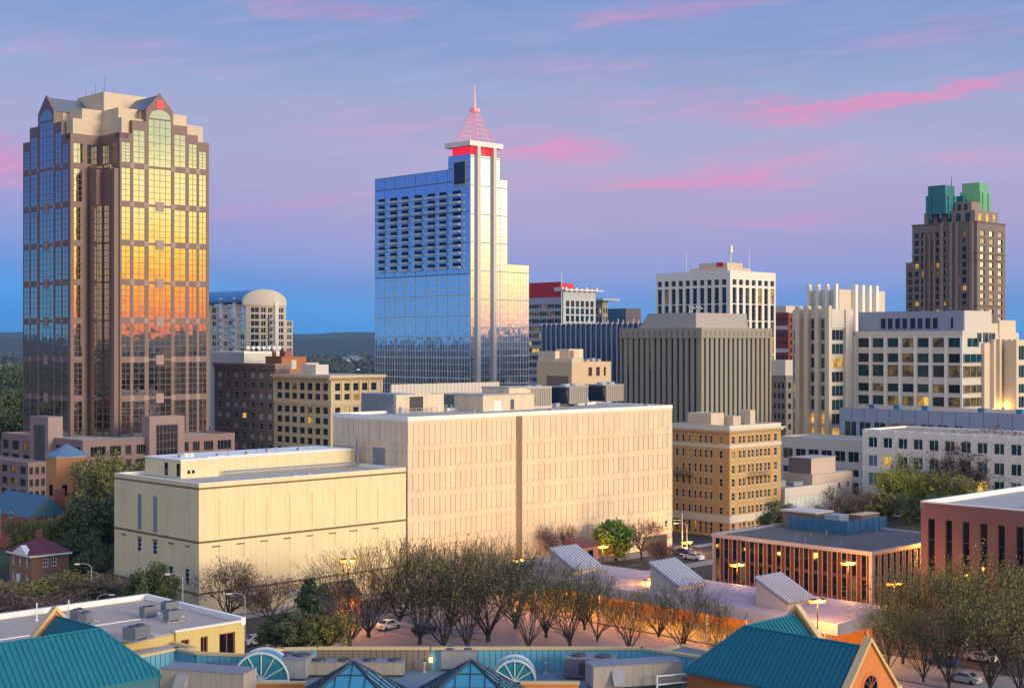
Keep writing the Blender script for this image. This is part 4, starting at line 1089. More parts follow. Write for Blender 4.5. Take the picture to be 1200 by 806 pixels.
def condo_arch():
    B = Bld('barrel_roof_apartments', 'pale apartment tower with blue bays and an arched roof gable', 'apartment building', pxc=288, Y=760, pxl=228, pxr=343)
    w, d, t = B.w, B.d, .6; zE = B.z(357)
    rows = []; z = zE - 1.2
    while z > 6: rows.append((z - 2.9, z)); z -= 3.6
    rn = random.Random(6)
    B.grid(('L', 0), t, d, 0, zE, even(t + .3, d - .3, 9, .8), rows, t, [BLUEMIRR, BLUEMIRR, DARKGLASS], 2, 1, WHITEFRAME, .25, lit=.01, rng=rn)
    a = B.su(335)
    B.grid(('R', 0), 0, a, 0, zE, [(B.su(294), B.su(304)), (B.su(306), B.su(312)), (B.su(314), B.su(319.5)), (B.su(326), B.su(332.5))], rows, t, [DARKGLASS, TEALGLASS, DARKGLASS, BLACKGLASS], 2, 1, WHITEFRAME, .2, lit=.04, litdim=.05, rng=rn)
    zs = B.z(375)
    B.grid(('R', 0), a, w, 0, zs, [(a + .8, w - .6)], [q for q in rows if q[1] < zs], t, [DARKGLASS, TEALGLASS], 3, 1, WHITEFRAME, .2)
    B.core(t, a, t, d, 0, zE - .3); B.core(a, w, t, d, 0, zs - .3)
    # barrel roof: axis along V, arched pale gable facing the right face
    c = (B.su(284.5) + a) / 2; hw = (a - B.su(284.5)) / 2; zt = B.z(338.5)
    n = 18; arc = [(c + hw * cos(pi * k / n), zE + 1.5 + (zt - zE - 1.5) * sin(pi * k / n)) for k in range(n + 1)]
    g = MB(); pts = [(c + hw, zE - .2)] + arc + [(c - hw, zE - .2)]; m = len(pts)
    vs = [(x, -.6, z) for x, z in pts] + [(x, .9, z) for x, z in pts]
    g.add(vs, [tuple(range(m)), tuple(range(2 * m - 1, m - 1, -1))] + [(i, m + i, m + (i + 1) % m, (i + 1) % m) for i in range(m)])
    B.part('gable', g, mat('pale_gable_stucco', (.66, .57, .46), .8, .06))
    r = MB(); k = .985
    vs = [(c + (x - c) * k, .9, zE + (z - zE) * k) for x, z in arc] + [(c + (x - c) * k, d * .95, zE + (z - zE) * k) for x, z in arc]
    m = len(arc); r.add(vs, [(i, i + 1, m + i + 1, m + i) for i in range(m - 1)] + [tuple(range(2 * m - 1, m - 1, -1))], 0)
    B.part('barrel_roof', r, mat('blue_metal_vault', (.05, .20, .42), .4, .08, .4))
    tw = MB()
    for q in (.16, .42, .68): y = d * q; tw.box(-1.2, 2.5, y, y + 2.6, 0, zE + 4)
    tw.box(B.su(321), B.su(325), -1.3, 1.5, 0, zE + 2)
    B.part('pier', tw, WHITEC)
    bl = MB()
    for (z0, z1) in rows[1:]:
        bl.box(B.su(314), B.su(319.5), -1.4, 0, z0 - .3, z0); bl.box(B.su(314), B.su(319.5), -1.4, -1.3, z0, z0 + 1)
        for q in (.16, .42, .68): bl.box(-2.4, -1.2, d * q, d * q + 3.6, z0 - .3, z0); bl.box(-2.4, -2.3, d * q, d * q + 3.6, z0, z0 + 1)
    B.part('balcony', bl, GREYFRAME)
    B.finish(mat('warm_pale_concrete', (.62, .52, .40), .8, .08, .5))
condo_arch()

def green_top():
    B = Bld('stepped_apartment_tower', 'tall brown stone tower stepping back to two glowing green roof blocks', 'skyscraper', pxc=1145, Y=560, pxl=1069, pxr=1178)
    w, d, t = B.w, B.d, .5; H = B.z(259); lw = B.z(304)
    k = 560 / 1694; rows = []; z = H - 3.4
    while z > 4: rows.append((z - 2.1, z)); z -= 3.05
    rn = random.Random(14)
    cl = even(t + .5, d - .5, 9, .62)
    WG = mat('sunset_tinted_window', (.62, .44, .24), .25, .1)  # sunset reflection put into the base colour of the glass
    B.grid(('L', 0), t, d, 0, H, cl, rows, t, [DARKGLASS, DARKGLASS, TEALGLASS], 2, 1, DARKFRAME, .12, lit=.05, litdim=.08, rng=rn)
    B.grid(('R', 0), 0, w, 0, H, even(.8, w - .5, 3, .5), rows, t, [PALEMIRR, PALEMIRR, WG], 2, 1, DARKFRAME, .12, rng=rn)
    B.core(t, w, t, d, 0, H - .4)
    rows2 = [q for q in rows if q[1] < lw - 1]
    b = MB(); b2 = B
    # low shoulders left and right
    ye = along(B.C, V, 1064.5)
    B.core(1.5, w - 2, d, ye + 2, 0, lw); B.core(w, along(B.C, U, 1182.5), 2, d - 3, 0, lw)
    for (z0, z1) in rows2: B.win(('L', 1.5), d + .8, d + 2.6, z0, z1, DARKGLASS, 1, 1, DARKFRAME, .12, 0); B.win(('R', 2), w + .4, w + 1.6, z0, z1, WG, 1, 1, DARKFRAME, .12, 0)
    # projecting stone bays
    py = MB()
    for q in (.05, .27, .36, .5): py.box(-.9, 0.1, d * q, d * q + 1.3, 0, H)
    py.box(-1.2, .1, d * .62, d * .62 + .5, 0, H - 4); py.box(-1.2, .1, d * .70, d * .70 + .5, 0, H - 4); py.box(-1.2, .1, d * .78, d * .78 + .5, 0, H - 4)
    B.part('pier', py, mat('pink_grey_stone', (.27, .195, .172), .8, .1))
    # ledges
    lg = MB()
    for z in (H - .4, H - 12.6, lw - .3, lw - 18, lw - 33): lg.box(-.25, w + .2, -.25, .1, z, z + .5); lg.box(-.25, .1, .1, d + .2, z, z + .5)
    B.parts('ledge', lg, DARKLINE)
    # upper tiers
    t2 = [B.z(245), B.z(234)]
    x1 = along(B.C, U, 1170); ya = along(B.C, V, 1080)
    up = MB(); up.box(2, w - 2, 2, ya, H - .4, t2[0]); up.box(5, w - 5, 5, ya - 3, t2[0], t2[1]); B.part('upper_tier', up, MATS['pink_grey_stone'])
    for k2, (a, b_) in enumerate(even(3, ya - 1, 5, .5)): B.win(('L', 2), a, b_, H + .4, t2[0] - 1, TEALGLASS, 2, 1, DARKFRAME, .12, 0)
    for k2, (a, b_) in enumerate(even(6, ya - 4, 5, .5)): B.win(('L', 5), a, b_, t2[0] + .4, t2[1] - .8, TEALGLASS, 2, 1, DARKFRAME, .12, 0)
    for (a, b_) in even(3, w - 3, 3, .5): B.win(('R', 2), a, b_, H + .4, t2[0] - 1, LIT, 2, 1, DARKFRAME, .12, 0, 'window glowing yellow from a lit room')
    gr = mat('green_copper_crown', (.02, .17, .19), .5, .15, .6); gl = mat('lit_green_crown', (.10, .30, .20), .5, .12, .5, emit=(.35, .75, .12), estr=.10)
    def crown(px0, px1, top, y_base, mtl, nm, Yc):
        h = MB(); x = (px0 + px1) / 2
        c = at(x, Yc); rel = (c[0] - B.C[0], c[1] - B.C[1]); a = rel[0] * U[0] + rel[1] * U[1]; b = rel[0] * V[0] + rel[1] * V[1]
        s = (px1 - px0) / FPX * Yc / 1.414 / 2
        z1 = zat(top, Yc); z0 = zat(y_base, Yc)
        h.box(a - s, a + s, b - s, b + s, t2[0] - 1, z0); h.box(a - s + .6, a + s - .6, b - s + .6, b + s - .6, z0, z1)
        for q in (-.5, .5): h.box(a - s - .4, a - s, b + q * s - .4, b + q * s + .4, t2[0] - 3, z0 - .5); h.box(a + q * s - .4, a + q * s + .4, b - s - .4, b - s, t2[0] - 3, z0 - .5)
        B.part(nm, h, mtl)
    crown(1085, 1121, 218.5, 230, gr, 'crown_block', 574); crown(1125, 1161, 215.5, 226, gl, 'crown_block', 578); crown(1108, 1140, 231, 234, gr, 'crown_link', 580)
    an = MB(); c = at(1115, 574); rel = (c[0] - B.C[0], c[1] - B.C[1]); a = rel[0] * U[0] + rel[1] * U[1]; b = rel[0] * V[0] + rel[1] * V[1]
    an.tube((a, b, zat(219, 574)), (a, b, zat(207, 574)), .18, .08, 5); B.part('antenna', an, DARKM)
    B.finish(mat('grey_brown_stone', (.19, .148, .138), .8, .12, .5))
green_top()

point_later = []
def civic_centre():
    """the pale stone justice building: main wing, finned left wing, glass crown, low annexes"""
    M = Bld('stone_civic_building', 'broad pale stone civic building with paired windows and a blue grey top floor', 'building', pxc=1128, Y=430, pxl=1000, pxr=1152)
    w, d, t = M.w, M.d, .5; H = M.z(387.5); X, Yv = M.su, M.sv
    zq = lambda v: 350 + v / 4
    rows = [(M.z(zq(b)), M.z(zq(a))) for a, b in ((184, 228), (258, 301), (314, 370), (404, 444), (464, 508), (524, 580))]
    cl = colsL(M, [(900 + a / 4, 900 + b / 4) for a, b in ((422, 472), (490, 541), (560, 610), (629, 682), (700, 752), (772, 825), (845, 900))])
    rn = random.Random(31)
    M.grid(('L', 0), 0.0, d, 0, H, cl, rows, t, [TEALGLASS, TEALGLASS, DARKGLASS], 2, 1, DARKFRAME, .11, lit=.025, litdim=.2, rng=rn)
    M.grid(('R', 0), t, w, 0, H, even(t, w, 1, .6), rows[:1], t, TEALGLASS, 2, 1, GREYFRAME, .16)
    M.core(t, w + 24, t, d, 0, H - .4)
    fn = MB(); ed = [0.25] + [(sorted(cl)[i][1] + sorted(cl)[i + 1][0]) / 2 for i in range(6)] + [d - .3]
    for q in ed: fn.box(-.35, .01, q - .38, q + .38, 0, H - 1.6)
    M.part('pilaster', fn, WHITEC)
    # recessed glazed corner and warm right-hand pavilion
    zc = M.z(405); cor = MB()
    x1 = X(1150)
    for (z0, z1) in rows[1:]: M.win(('R', -.3), .3, x1 - .3, z0, z1, [TEALGLASS, LITDIM][rn.random() < .4], 3, 1, GREYFRAME, .14, 0)
    pv = MB(); xa, xb = X(1150), X(1190)
    pv.box(xa, xb, -1.0, 8, 0, M.z(402)); B_top = M.z(402)
    M.part('pavilion', pv, WARMST)
    pf = MB()
    for k in range(5): q = xa + (xb - xa) * (.17 + k * .165); pf.box(q, q + 1.3, -2.2, -1.0, M.z(480), B_top + 1.2)
    M.part('fin', pf, WARMST)
    for k in range(4):
        q = xa + (xb - xa) * (.17 + k * .165) + 1.5
        for (z0, z1) in rows[1:5]: M.win(('R', -1), q, q + 1.0, z0, z1, TEALGLASS, 1, 1, GREYFRAME, .1, 0)
    tp = MB(); tp.box(X(1139), X(1173), .6, 12, H - .4, M.z(378)); tp.box(X(1172), X(1191), .2, 9, H - 6, M.z(374)); M.parts('upper_block', tp, WARMST)
    for k in range(4): point_later.append((M.e, (xa + (xb - xa) * (.17 + k * .165) + 1.9, -2.8, M.z(478)), 420))
    for k, px in enumerate((1145, 1153, 1161)): M.win(('R', 0), X(px), X(px + 5.0), M.z(401), M.z(389.5), TEALGLASS, 1, 1, GREYFRAME, .12, 0)
    ph = MB(); pa, pb = Yv(1126), Yv(1003)
    xe = X(1163); ph.box(1.6, xe, pa, pb, H - .4, M.z(363.5)); M.part('penthouse', ph, BLUEGREY)
    pc = MB(); pc.box(1.7, xe, pa - .3, pa - .005, H - .4, M.z(363.8)); M.part('penthouse_end', pc, PALEST)
    for a, b in ((515, 540), (548, 573), (583, 608), (616, 641), (653, 680), (688, 713), (724, 750), (759, 785), (843, 858)):
        M.win(('L', 1.6), Yv(900 + b / 4), Yv(900 + a / 4), H + .6, H + .6 + 3.5, DARKGLASS, 1, 1, GREYFRAME, .1, 0)
    sm = MB()
    for q in range(22): y = pa + (pb - pa) * q / 21; sm.box(1.52, 1.6, y - .05, y + .05, H, M.z(363.7))
    M.part('panel_seam', sm, GREYFRAME)
    rf = MB(); rf.box(.3, w, .3, d - .3, H - .42, H - .2); M.part('roof', rf, PALEROOF)
    M.finish(PALEST)
    # left wing
    e = (M.C[0] + V[0] * d, M.C[1] + V[1] * d)
    k = (974 - CX) / FPX; tt = (e[0] - k * e[1]) / (U[0] - k * U[1]); C = (e[0] - U[0] * tt, e[1] - U[1] * tt)
    B = Bld('finned_stone_wing', 'tall pale stone wing with vertical fins and blue green glass left of the civic building', 'building', C=C, pxl=928, w=tt)
    w, d = B.w, B.d; H = B.z(362); t = .4
    B.core(t, w, t, d, 0, H - .3)
    rws = []; z = B.z(385)
    while z > 3: rws.append((z - 3.6, z - .3)); z -= 4.35
    for (z0, z1) in rws:
        r = rn.random()
        for a, b in ((929.5, 935), (943, 945.5), (950, 957), (962, 966)):
            g = LIT if (rn.random() < .10 or (z1 < 26 and a > 940)) else TEALGLASS if rn.random() < .6 else DARKGLASS
            B.win(('L', t), B.sv(b), B.sv(a), z0, z1, g, 2, 1, GREYFRAME, .1, 0)
        a, b = B.su(975.5), B.su(989)
        B.win(('R', t), a, b, z0, z1, rn.choice([TEALGLASS, DARKGLASS, DARKGLASS, LITDIM, TEALGLASS, TEALGLASS, LIT]), 3, 1, GREYFRAME, .12, 0)
        B.win(('R', t), B.su(998), B.su(1001), z0, z1, DARKGLASS, 1, 1, GREYFRAME, .12, 0)
    hi = MB()
    for a, b in ((943, 945.5), (950, 957), (962, 966)): B.win(('L', t), B.sv(b), B.sv(a), B.z(385), B.z(370), DARKGLASS, 2, 3, GREYFRAME, .1, 0)
    B.fb(('L', 0), 0, d * .82, H - 3, H, -t, 0); B.fb(('R', 0), 0, w, B.z(384), H, -t, .0)
    B.fb(('R', 0), B.su(989.5), B.su(997.5), 0, H, -t, .6)
    fn = MB()
    for a, b, o_ in ((934.5, 939.5, 1.5), (946, 949.8, 1.6), (957.8, 961.6, 1.6), (969, 974, 1.2)): fn.box(-o_, t, B.sv(b), B.sv(a), 0, H + 1.0)
    B.part('fin', fn, WARMST)
    rf = MB(); rf.box(.5, w, .5, d, H - .32, H - .05); B.part('roof', rf, PALEROOF)
    B.finish(PALEST)
    # glass crown box behind
    B = Bld('glass_crown_block', 'stone and blue glass crown with white fins rising behind the finned stone wing', 'building', pxc=984, Y=475, pxl=945, pxr=1038)
    H = B.z(339); w, d = B.w, B.d; B.core(.3, w, .3, d, 0, H)
    for k in range(3): a = d * (.12 + k * .27); B.win(('L', .3), a, a + d * .22, H - 7.5, H - .3, BLUEMIRR, 3, 4, GREYFRAME, .12, 0)
    for k in range(4): a = w * (.33 + k * .15); B.win(('R', .3), a, a + w * .10, H - 6, H - .3, PALEMIRR, 2, 5, WHITEFRAME, .15, 0)
    fn = MB()
    for k in range(4): y = d * (.05 + k * .27); fn.box(-1.2, .3, y, y + .9, 0, H + 1.8)
    for k in range(4): x = w * (.27 + k * .15); fn.box(x, x + 1.5, -1.2, .3, 0, H + 1.5 + .2)
    B.part('fin', fn, WHITEC); B.finish(WARMST)
    # blue grey annex in front
    e = at(984, 425); LL = 62
    C = (e[0] - V[0] * LL, e[1] - V[1] * LL)
    B = Bld('blue_grey_annex', 'long blue grey metal clad annex running along the foot of the civic building', 'building', C=C, w=26, d=LL); H = 26.4; t = .3
    cl = [(LL - s1, LL - s0) for s0, s1 in ((1.6, 5.6), (6.6, 10.4), (11.4, 15.2), (16.2, 20.2), (21.2, 25.2), (26.4, 30.4), (31.5, 35), (37, 39.2))]
    B.grid(('L', 0), 0, LL, 0, H, cl, [(4, 12), (13, 22.5)], t, [TEALGLASS, TEALGLASS, LITDIM], 2, 2, GREYFRAME, .14, rng=rn)
    B.core(t, 26, 0, LL, 0, H - .4)
    sm = MB()
    for k in range(16): y = LL * k / 15; sm.box(-.08, 0, y - .06, y + .06, 0, H)
    B.part('panel_seam', sm, mat('seam_dark', (.15, .17, .24), .6, .05))
    rf = MB(); rf.box(t, 25.5, .3, LL - .3, H - .42, H - .2); B.part('roof', rf, mat('pink_gravel_roof', (.38, .28, .22), .9, .2, .4))
    vt = MB()
    for k in (6, 17, 34, 43, 51): vt.box(1, 2.4, k, k + 1.8, H - .2, H + 1.1)
    B.parts('roof_vent', vt, mat('blue_vent', (.05, .16, .36), .5, .1))
    B.finish(BLUEGREY)
    # white two storey front block
    e = at(1011, 385); LL = 58; C = (e[0] - V[0] * LL, e[1] - V[1] * LL)
    B = Bld('white_front_block', 'pale two storey block with paired blue windows partly hidden by street trees', 'building', C=C, w=22, d=LL); H = 22.3; t = .4
    cl = [(LL - (1.6 + k * 4.45) - 3.1, LL - (1.6 + k * 4.45)) for k in range(12)]
    B.grid(('L', 0), 0, LL, 0, H, cl, [(2, 5.4), (7.5, 11), (12.6, 15.6), (17.6, 20.4)], t, [TEALGLASS, TEALGLASS, mat('pale_blue_window', (.10, .20, .28), .08, .2, spec=.9)], 2, 1, WHITEFRAME, .16, lit=.10, rng=rn)
    B.core(t, 22, 0, LL, 0, H - .4)
    fn = MB()
    for k in range(13): y = LL - .7 - k * 4.45; fn.box(-.5, 0, y - .5, y + .5, 0, H)
    B.part('pilaster', fn, WHITEC)
    B.parapet_roof(.1, 22, .1, LL, H - .38, .5, .4, MATS['pink_gravel_roof'], WHITECAP); B.finish(WHITEC)
    # link block left of it
    e = at(914, 420); C0 = e; LL = 36; C = (e[0] - V[0] * LL, e[1] - V[1] * LL)
    B = Bld('pale_link_block', 'low pale block with a ribbon of windows between the tan brick and civic buildings', 'building', C=C, w=16, d=LL); H = zat(511, 420)
    B.grid(('L', 0), 0, LL, 0, H, even(.5, LL - .5, 8, .8), [(3, 6.5), (8, 10), (H - 6.2, H - 3.2)], .4, [TEALGLASS, DARKGLASS], 2, 1, GREYFRAME, .14, lit=.12, rng=rn)
    B.core(.4, 16, 0, LL, 0, H - .4); B.parapet_roof(.1, 16, .1, LL, H - .38, .5, .4, PALEROOF, PALEST); B.finish(PALEST)
    # continuing stone block at the right edge
    B = Bld('stone_end_block', 'pale stone block with stacked green windows at the right edge of the civic group', 'building', pxc=1191, Y=440, pxl=1187, pxr=1260)
    H = B.z(398); B.grid(('R', 0), 0, B.w, 0, H, even(.2, B.w, 6, .6), [(M.z(zq(b)), M.z(zq(a))) for a, b in ((220, 290), (314, 375), (404, 450), (464, 520))], .4, TEALGLASS, 2, 1, GREYFRAME, .14, rng=rn)
    B.core(.4, B.w, .4, B.d + 3, 0, H - .2); B.finish(WARMST)
civic_centre()

def infill():
    rn = random.Random(41)
    B = Bld('dark_red_brick_block', 'dark red brick block glimpsed between the white tower and the finned stone wing', 'building', pxc=924, Y=760, pxl=898, pxr=950)
    H = B.z(366); rows = [(H - 5 - k * 4, H - 2.8 - k * 4) for k in range(16)]
    B.grid(('L', 0), .4, B.d, 0, H, even(.6, B.d, 7, .5), rows, .4, DARKGLASS, rng=rn); B.grid(('R', 0), 0, B.w, 0, H, even(.6, B.w, 6, .5), rows, .4, DARKGLASS)
    B.core(.4, B.w, .4, B.d, 0, H - .2); b = MB(); b.box(2, B.w - 4, 3, B.d - 3, H - .2, H + 3.6); B.part('roof_house', b, PALEST)
    b = MB()
    for z in (H - 9, H - 21): b.box(-.2, 0.1, .4, B.d, z, z + 2)
    b.box(-.3, B.w, -.3, .1, H - .3, H + .3); B.parts('stone_band', b, PALEST); B.finish(mat('dark_red_brick', (.22, .05, .035), .85, .15, .6))
    B = Bld('grey_brick_block', 'grey brown brick block low between the ribbed block and the finned stone wing', 'building', pxc=921, Y=560, pxl=896, pxr=960)
    H = B.z(440); rows = [(H - 5 - k * 4, H - 2.8 - k * 4) for k in range(8)]; rows = [r for r in rows if r[0] > 0]
    B.grid(('L', 0), .4, B.d, 0, H, even(.4, B.d, 5, .5), rows, .4, DARKGLASS, rng=rn, litdim=.05); B.grid(('R', 0), 0, B.w, 0, H, even(.6, B.w, 6, .5), rows, .4, DARKGLASS)
    B.core(.4, B.w, .4, B.d, 0, H - .2); b = MB(); b.box(1, 6, 1, 8, H - .2, H + 6); B.part('roof_house', b, PALEST); B.finish(mat('grey_brown_brick', (.22, .19, .165), .85, .15, .6))
    # small buildings right of the tan hotel
    B = Bld('beige_flat_building', 'small beige flat roofed building with a brown screen right of the tan brick building', 'building', pxc=952, Y=362, pxl=918, pxr=999)
    H = B.z(538); B.grid(('R', 0), 0, B.w, 0, H - 4, even(2, B.w, 4, .18), [(H - 8, H - 6.6)], .3, DARKGLASS); B.core(.3, B.w, .3, B.d, 0, H - 4.02)
    B.grid(('L', 0), .3, B.d, 0, H - 4, [], [], .3)
    b = MB(); b.box(1, B.w * .65, 1, B.d - 1, H - 4.1, H); B.part('upper_block', b, mat('beige_block_wall', (.56, .43, .34), .8, .08))
    b = MB(); b.box(.9, 1.0, 1, B.d - 1, H - 3.8, H - .1); B.part('screen', b, BROWNPANEL)
    b = MB(); b.box(.4, B.w - .2, .4, B.d - .2, H - 4.05, H - 3.9); b.box(.8, B.w * .66, .8, B.d - .8, H, H + .15); B.part('roof', b, PALEROOF); B.finish(MATS['beige_block_wall'])
    B = Bld('white_clad_shed', 'low shed with white corrugated cladding in front of the small beige building', 'building', pxc=920, Y=350, pxl=902, pxr=981)
    H = B.z(573); B.core(.3, B.w, .3, B.d, 0, H - .2)
    b = MB()
    for k in range(40): b.box(.2 + (B.w - .4) * k / 40, .2 + (B.w - .4) * (k + .6) / 40, .18, .3, 2.5, H - 2)
    B.part('cladding', b, WHITECAP); b = MB(); b.box(0, B.w, 0, .35, H - 2, H + .2); b.box(0, .35, .35, B.d, H - 2, H + .2); B.part('fascia', b, PALEST)
    b = MB(); b.box(.35, B.w, .35, B.d, H - .2, H - .05); b.box(3, 6, 4, 7, H - .05, H + 1.5); b.box(8, 12, 3, 5, H - .05, H + .9); B.part('roof', b, mat('grey_shed_roof', (.26, .26, .27), .8, .2)); B.finish(PALEST)
infill()

def striped_low():
    B = Bld('striped_brick_block', 'low red brick block with white fins and a fenced plant pen on its dark roof', 'building', pxc=1021, Y=231, pxl=836, w=28)
    w, d, t = B.w, B.d, .12; H = B.z(645); n = 17
    cl = even(.4, d - .1, n, .50); cr = even(.4, w, 15, .55)
    rn = random.Random(9)
    rows = [(.6, 3.6), (4.0, 7.2), (7.6, H - .9)]
    B.grid(('L', 0), t, d, 0, H - .7, cl, rows, t, BLACKGLASS, 1, 2, DARKFRAME, .06, litdim=.03, rng=rn); B.grid(('R', 0), 0, w, 0, H - .7, cr, rows, t, BLACKGLASS, 1, 2, DARKFRAME, .06)
    B.core(t, w, t, d, 0, H - .6)
    fn = MB()
    for a, b in cl: fn.box(-.13, .01, a - .09, a - .01, 0, H - .7); fn.box(-.13, .01, b + .01, b + .09, 0, H - .7)
    for a, b in cr: fn.box(a - .12, a - .01, -.25, .01, 0, H - .7); fn.box(b + .01, b + .12, -.25, .01, 0, H - .7)
    fn.box(-.3, .25, -.3, .25, 0, H - .71); fn.box(-.3, .3, d - .4, d, 0, H - .71)
    B.part('fin', fn, mat('pale_lilac_fin', (.36, .33, .36), .6, .06))
    B.parapet_roof(-.3, w, -.3, d + .2, H - .55, .4, .45, DGRAVEL, mat('lilac_grey_coping', (.40, .37, .40), .6, .12, .6), capo=.0)
    b = MB()
    for k in range(9): x, y = rn.uniform(2, w - 3), rn.uniform(2, d - 3); b.tube((x, y, H - .55), (x, y, H + .2), .12, .12, 6)
    B.part('vent_pipe', b, GALV)
    B.finish(mat('dull_red_brick', (.11, .030, .024), .85, .16, 2.0))
    # roof pen: its own things
    z = H - .53
    o1 = pz(1000, 628, z); 
    rel = (o1[0] - B.C[0], o1[1] - B.C[1])
    c = pz(993, 627, z)
    BM = mat('blue_mesh_screen', (.03, .14, .27), .5, .25, 1.5)
    e = empty('screen_fence', (c[0], c[1], z), GA, 'blue mesh screen fence standing around the plant on the striped block roof', 'fence')
    L1 = along(c, V, 925); L2 = along(c, U, 1038)
    b = MB(); b.box(0, .06, 0, L1, .1, 2.4); b.box(0.06, L2, 0, .06, .1, 2.4); b.box(0, .06, L1 - .0, L1 + .01, 0, .2); b.build('mesh_panel', BM, e)
    b = MB()
    for k in range(9): y = L1 * k / 8; b.box(-.1, 0, y - .05, y + .05, 0, 2.5)
    for k in range(7): x = L2 * k / 6; b.box(x - .05, x + .05, -.1, 0, 0, 2.5)
    b.build_each('post', mat('blue_post', (.04, .20, .36), .5, .1), e); b = MB(); b.box(-.06, -.001, 0, L1, 1.2, 1.28); b.build('rail', MATS['blue_post'], e)
    c2 = (c[0] + U[0] * 2 + V[0] * 8, c[1] + U[1] * 2 + V[1] * 8)
    e = empty('stair_house', (c2[0], c2[1], z), GA, 'brown flat topped roof house behind the blue screen fence', 'roof house')
    b = MB(); b.box(0, 5, 0, 7, 0, 2.9); b.build('wall', BRICKBR, e); b = MB(); b.box(-.4, 5.4, -.4, 7.4, 2.9, 3.15); b.build('roof', PALEST, e)
    c2 = (c[0] + U[0] * 2.2 + V[0] * 3.2, c[1] + U[1] * 2.2 + V[1] * 3.2)
    e = empty('air_handler', (c2[0], c2[1], z), GA, 'pale grey plant cabinet inside the blue screen fence', 'roof plant')
    b = MB(); b.box(0, 3.2, 0, 3.0, .2, 3.0); b.build('casing', GALV, e); b = MB(); b.box(-.04, 0, .3, 2.7, .5, 2.6); b.build('grille', GREYFRAME, e)
    c2 = (c[0] + U[0] * 7 + V[0] * 1.6, c[1] + U[1] * 7 + V[1] * 1.6)
    e = empty('wooden_plant_box', (c2[0], c2[1], z), GA, 'brown boxed plant unit at the right end inside the blue screen fence', 'roof plant')
    b = MB(); b.box(0, 6, 0, 2.5, .1, 2.7); b.build('casing', BRICKBR, e); b = MB(); b.box(-.1, 6.1, -.1, 2.6, 2.7, 2.8); b.build('lid', TANCAP, e)
striped_low()

def rose_brick():
    e = at(1079, 225); LL = 27; C = (e[0] - V[0] * LL, e[1] - V[1] * LL)
    B = Bld('rose_brick_building', 'rose brick building with tall narrow dark windows and pale roof at the right edge', 'building', C=C, w=42, d=LL); H = 20.4; t = .4
    cl = []
    for a, b in ((1087.5, 1095.3), (1108, 1115.6), (1128, 1136), (1148.8, 1157), (1169.5, 1177.6), (1191, 1199.5), (1212, 1220)):
        s = [along(e, V, p) for p in (a, b)]; cl.append((LL + min(s), LL + max(s)))
    cl = [(a, b) for a, b in cl if a > .3]
    B.grid(('L', 0), 0, LL, 0, H, cl, [(8.2, 18.0)], t, BLACKGLASS, 1, 3, DARKFRAME, .1)
    B.core(t, 42, 0, LL, 0, H - .8)
    b = MB(); b.box(0, 42, LL - .55, LL + .03, H - .79, H + .25); b.box(-.04, .5, -.02, LL - .55, H + .001, H + .2); b.box(.5, 42, -.02, .5, H - .79, H + .2); B.part('parapet', b, WHITECAP)
    b = MB(); b.box(.5, 42, .5, LL - .55, H - .8, H - .5); B.part('roof', b, PALEROOF)
    b = MB(); b.box(8, 9.5, 10, 14, H - .5, H + .1); b.tube((6, 5, H - .5), (6, 5, H + .3), .8, .7, 10); b.box(12, 14, 6, 8, H - .5, H + .6); B.part('roof_hatch', b, GALV)
    B.finish(BRICKPINK)
rose_brick()

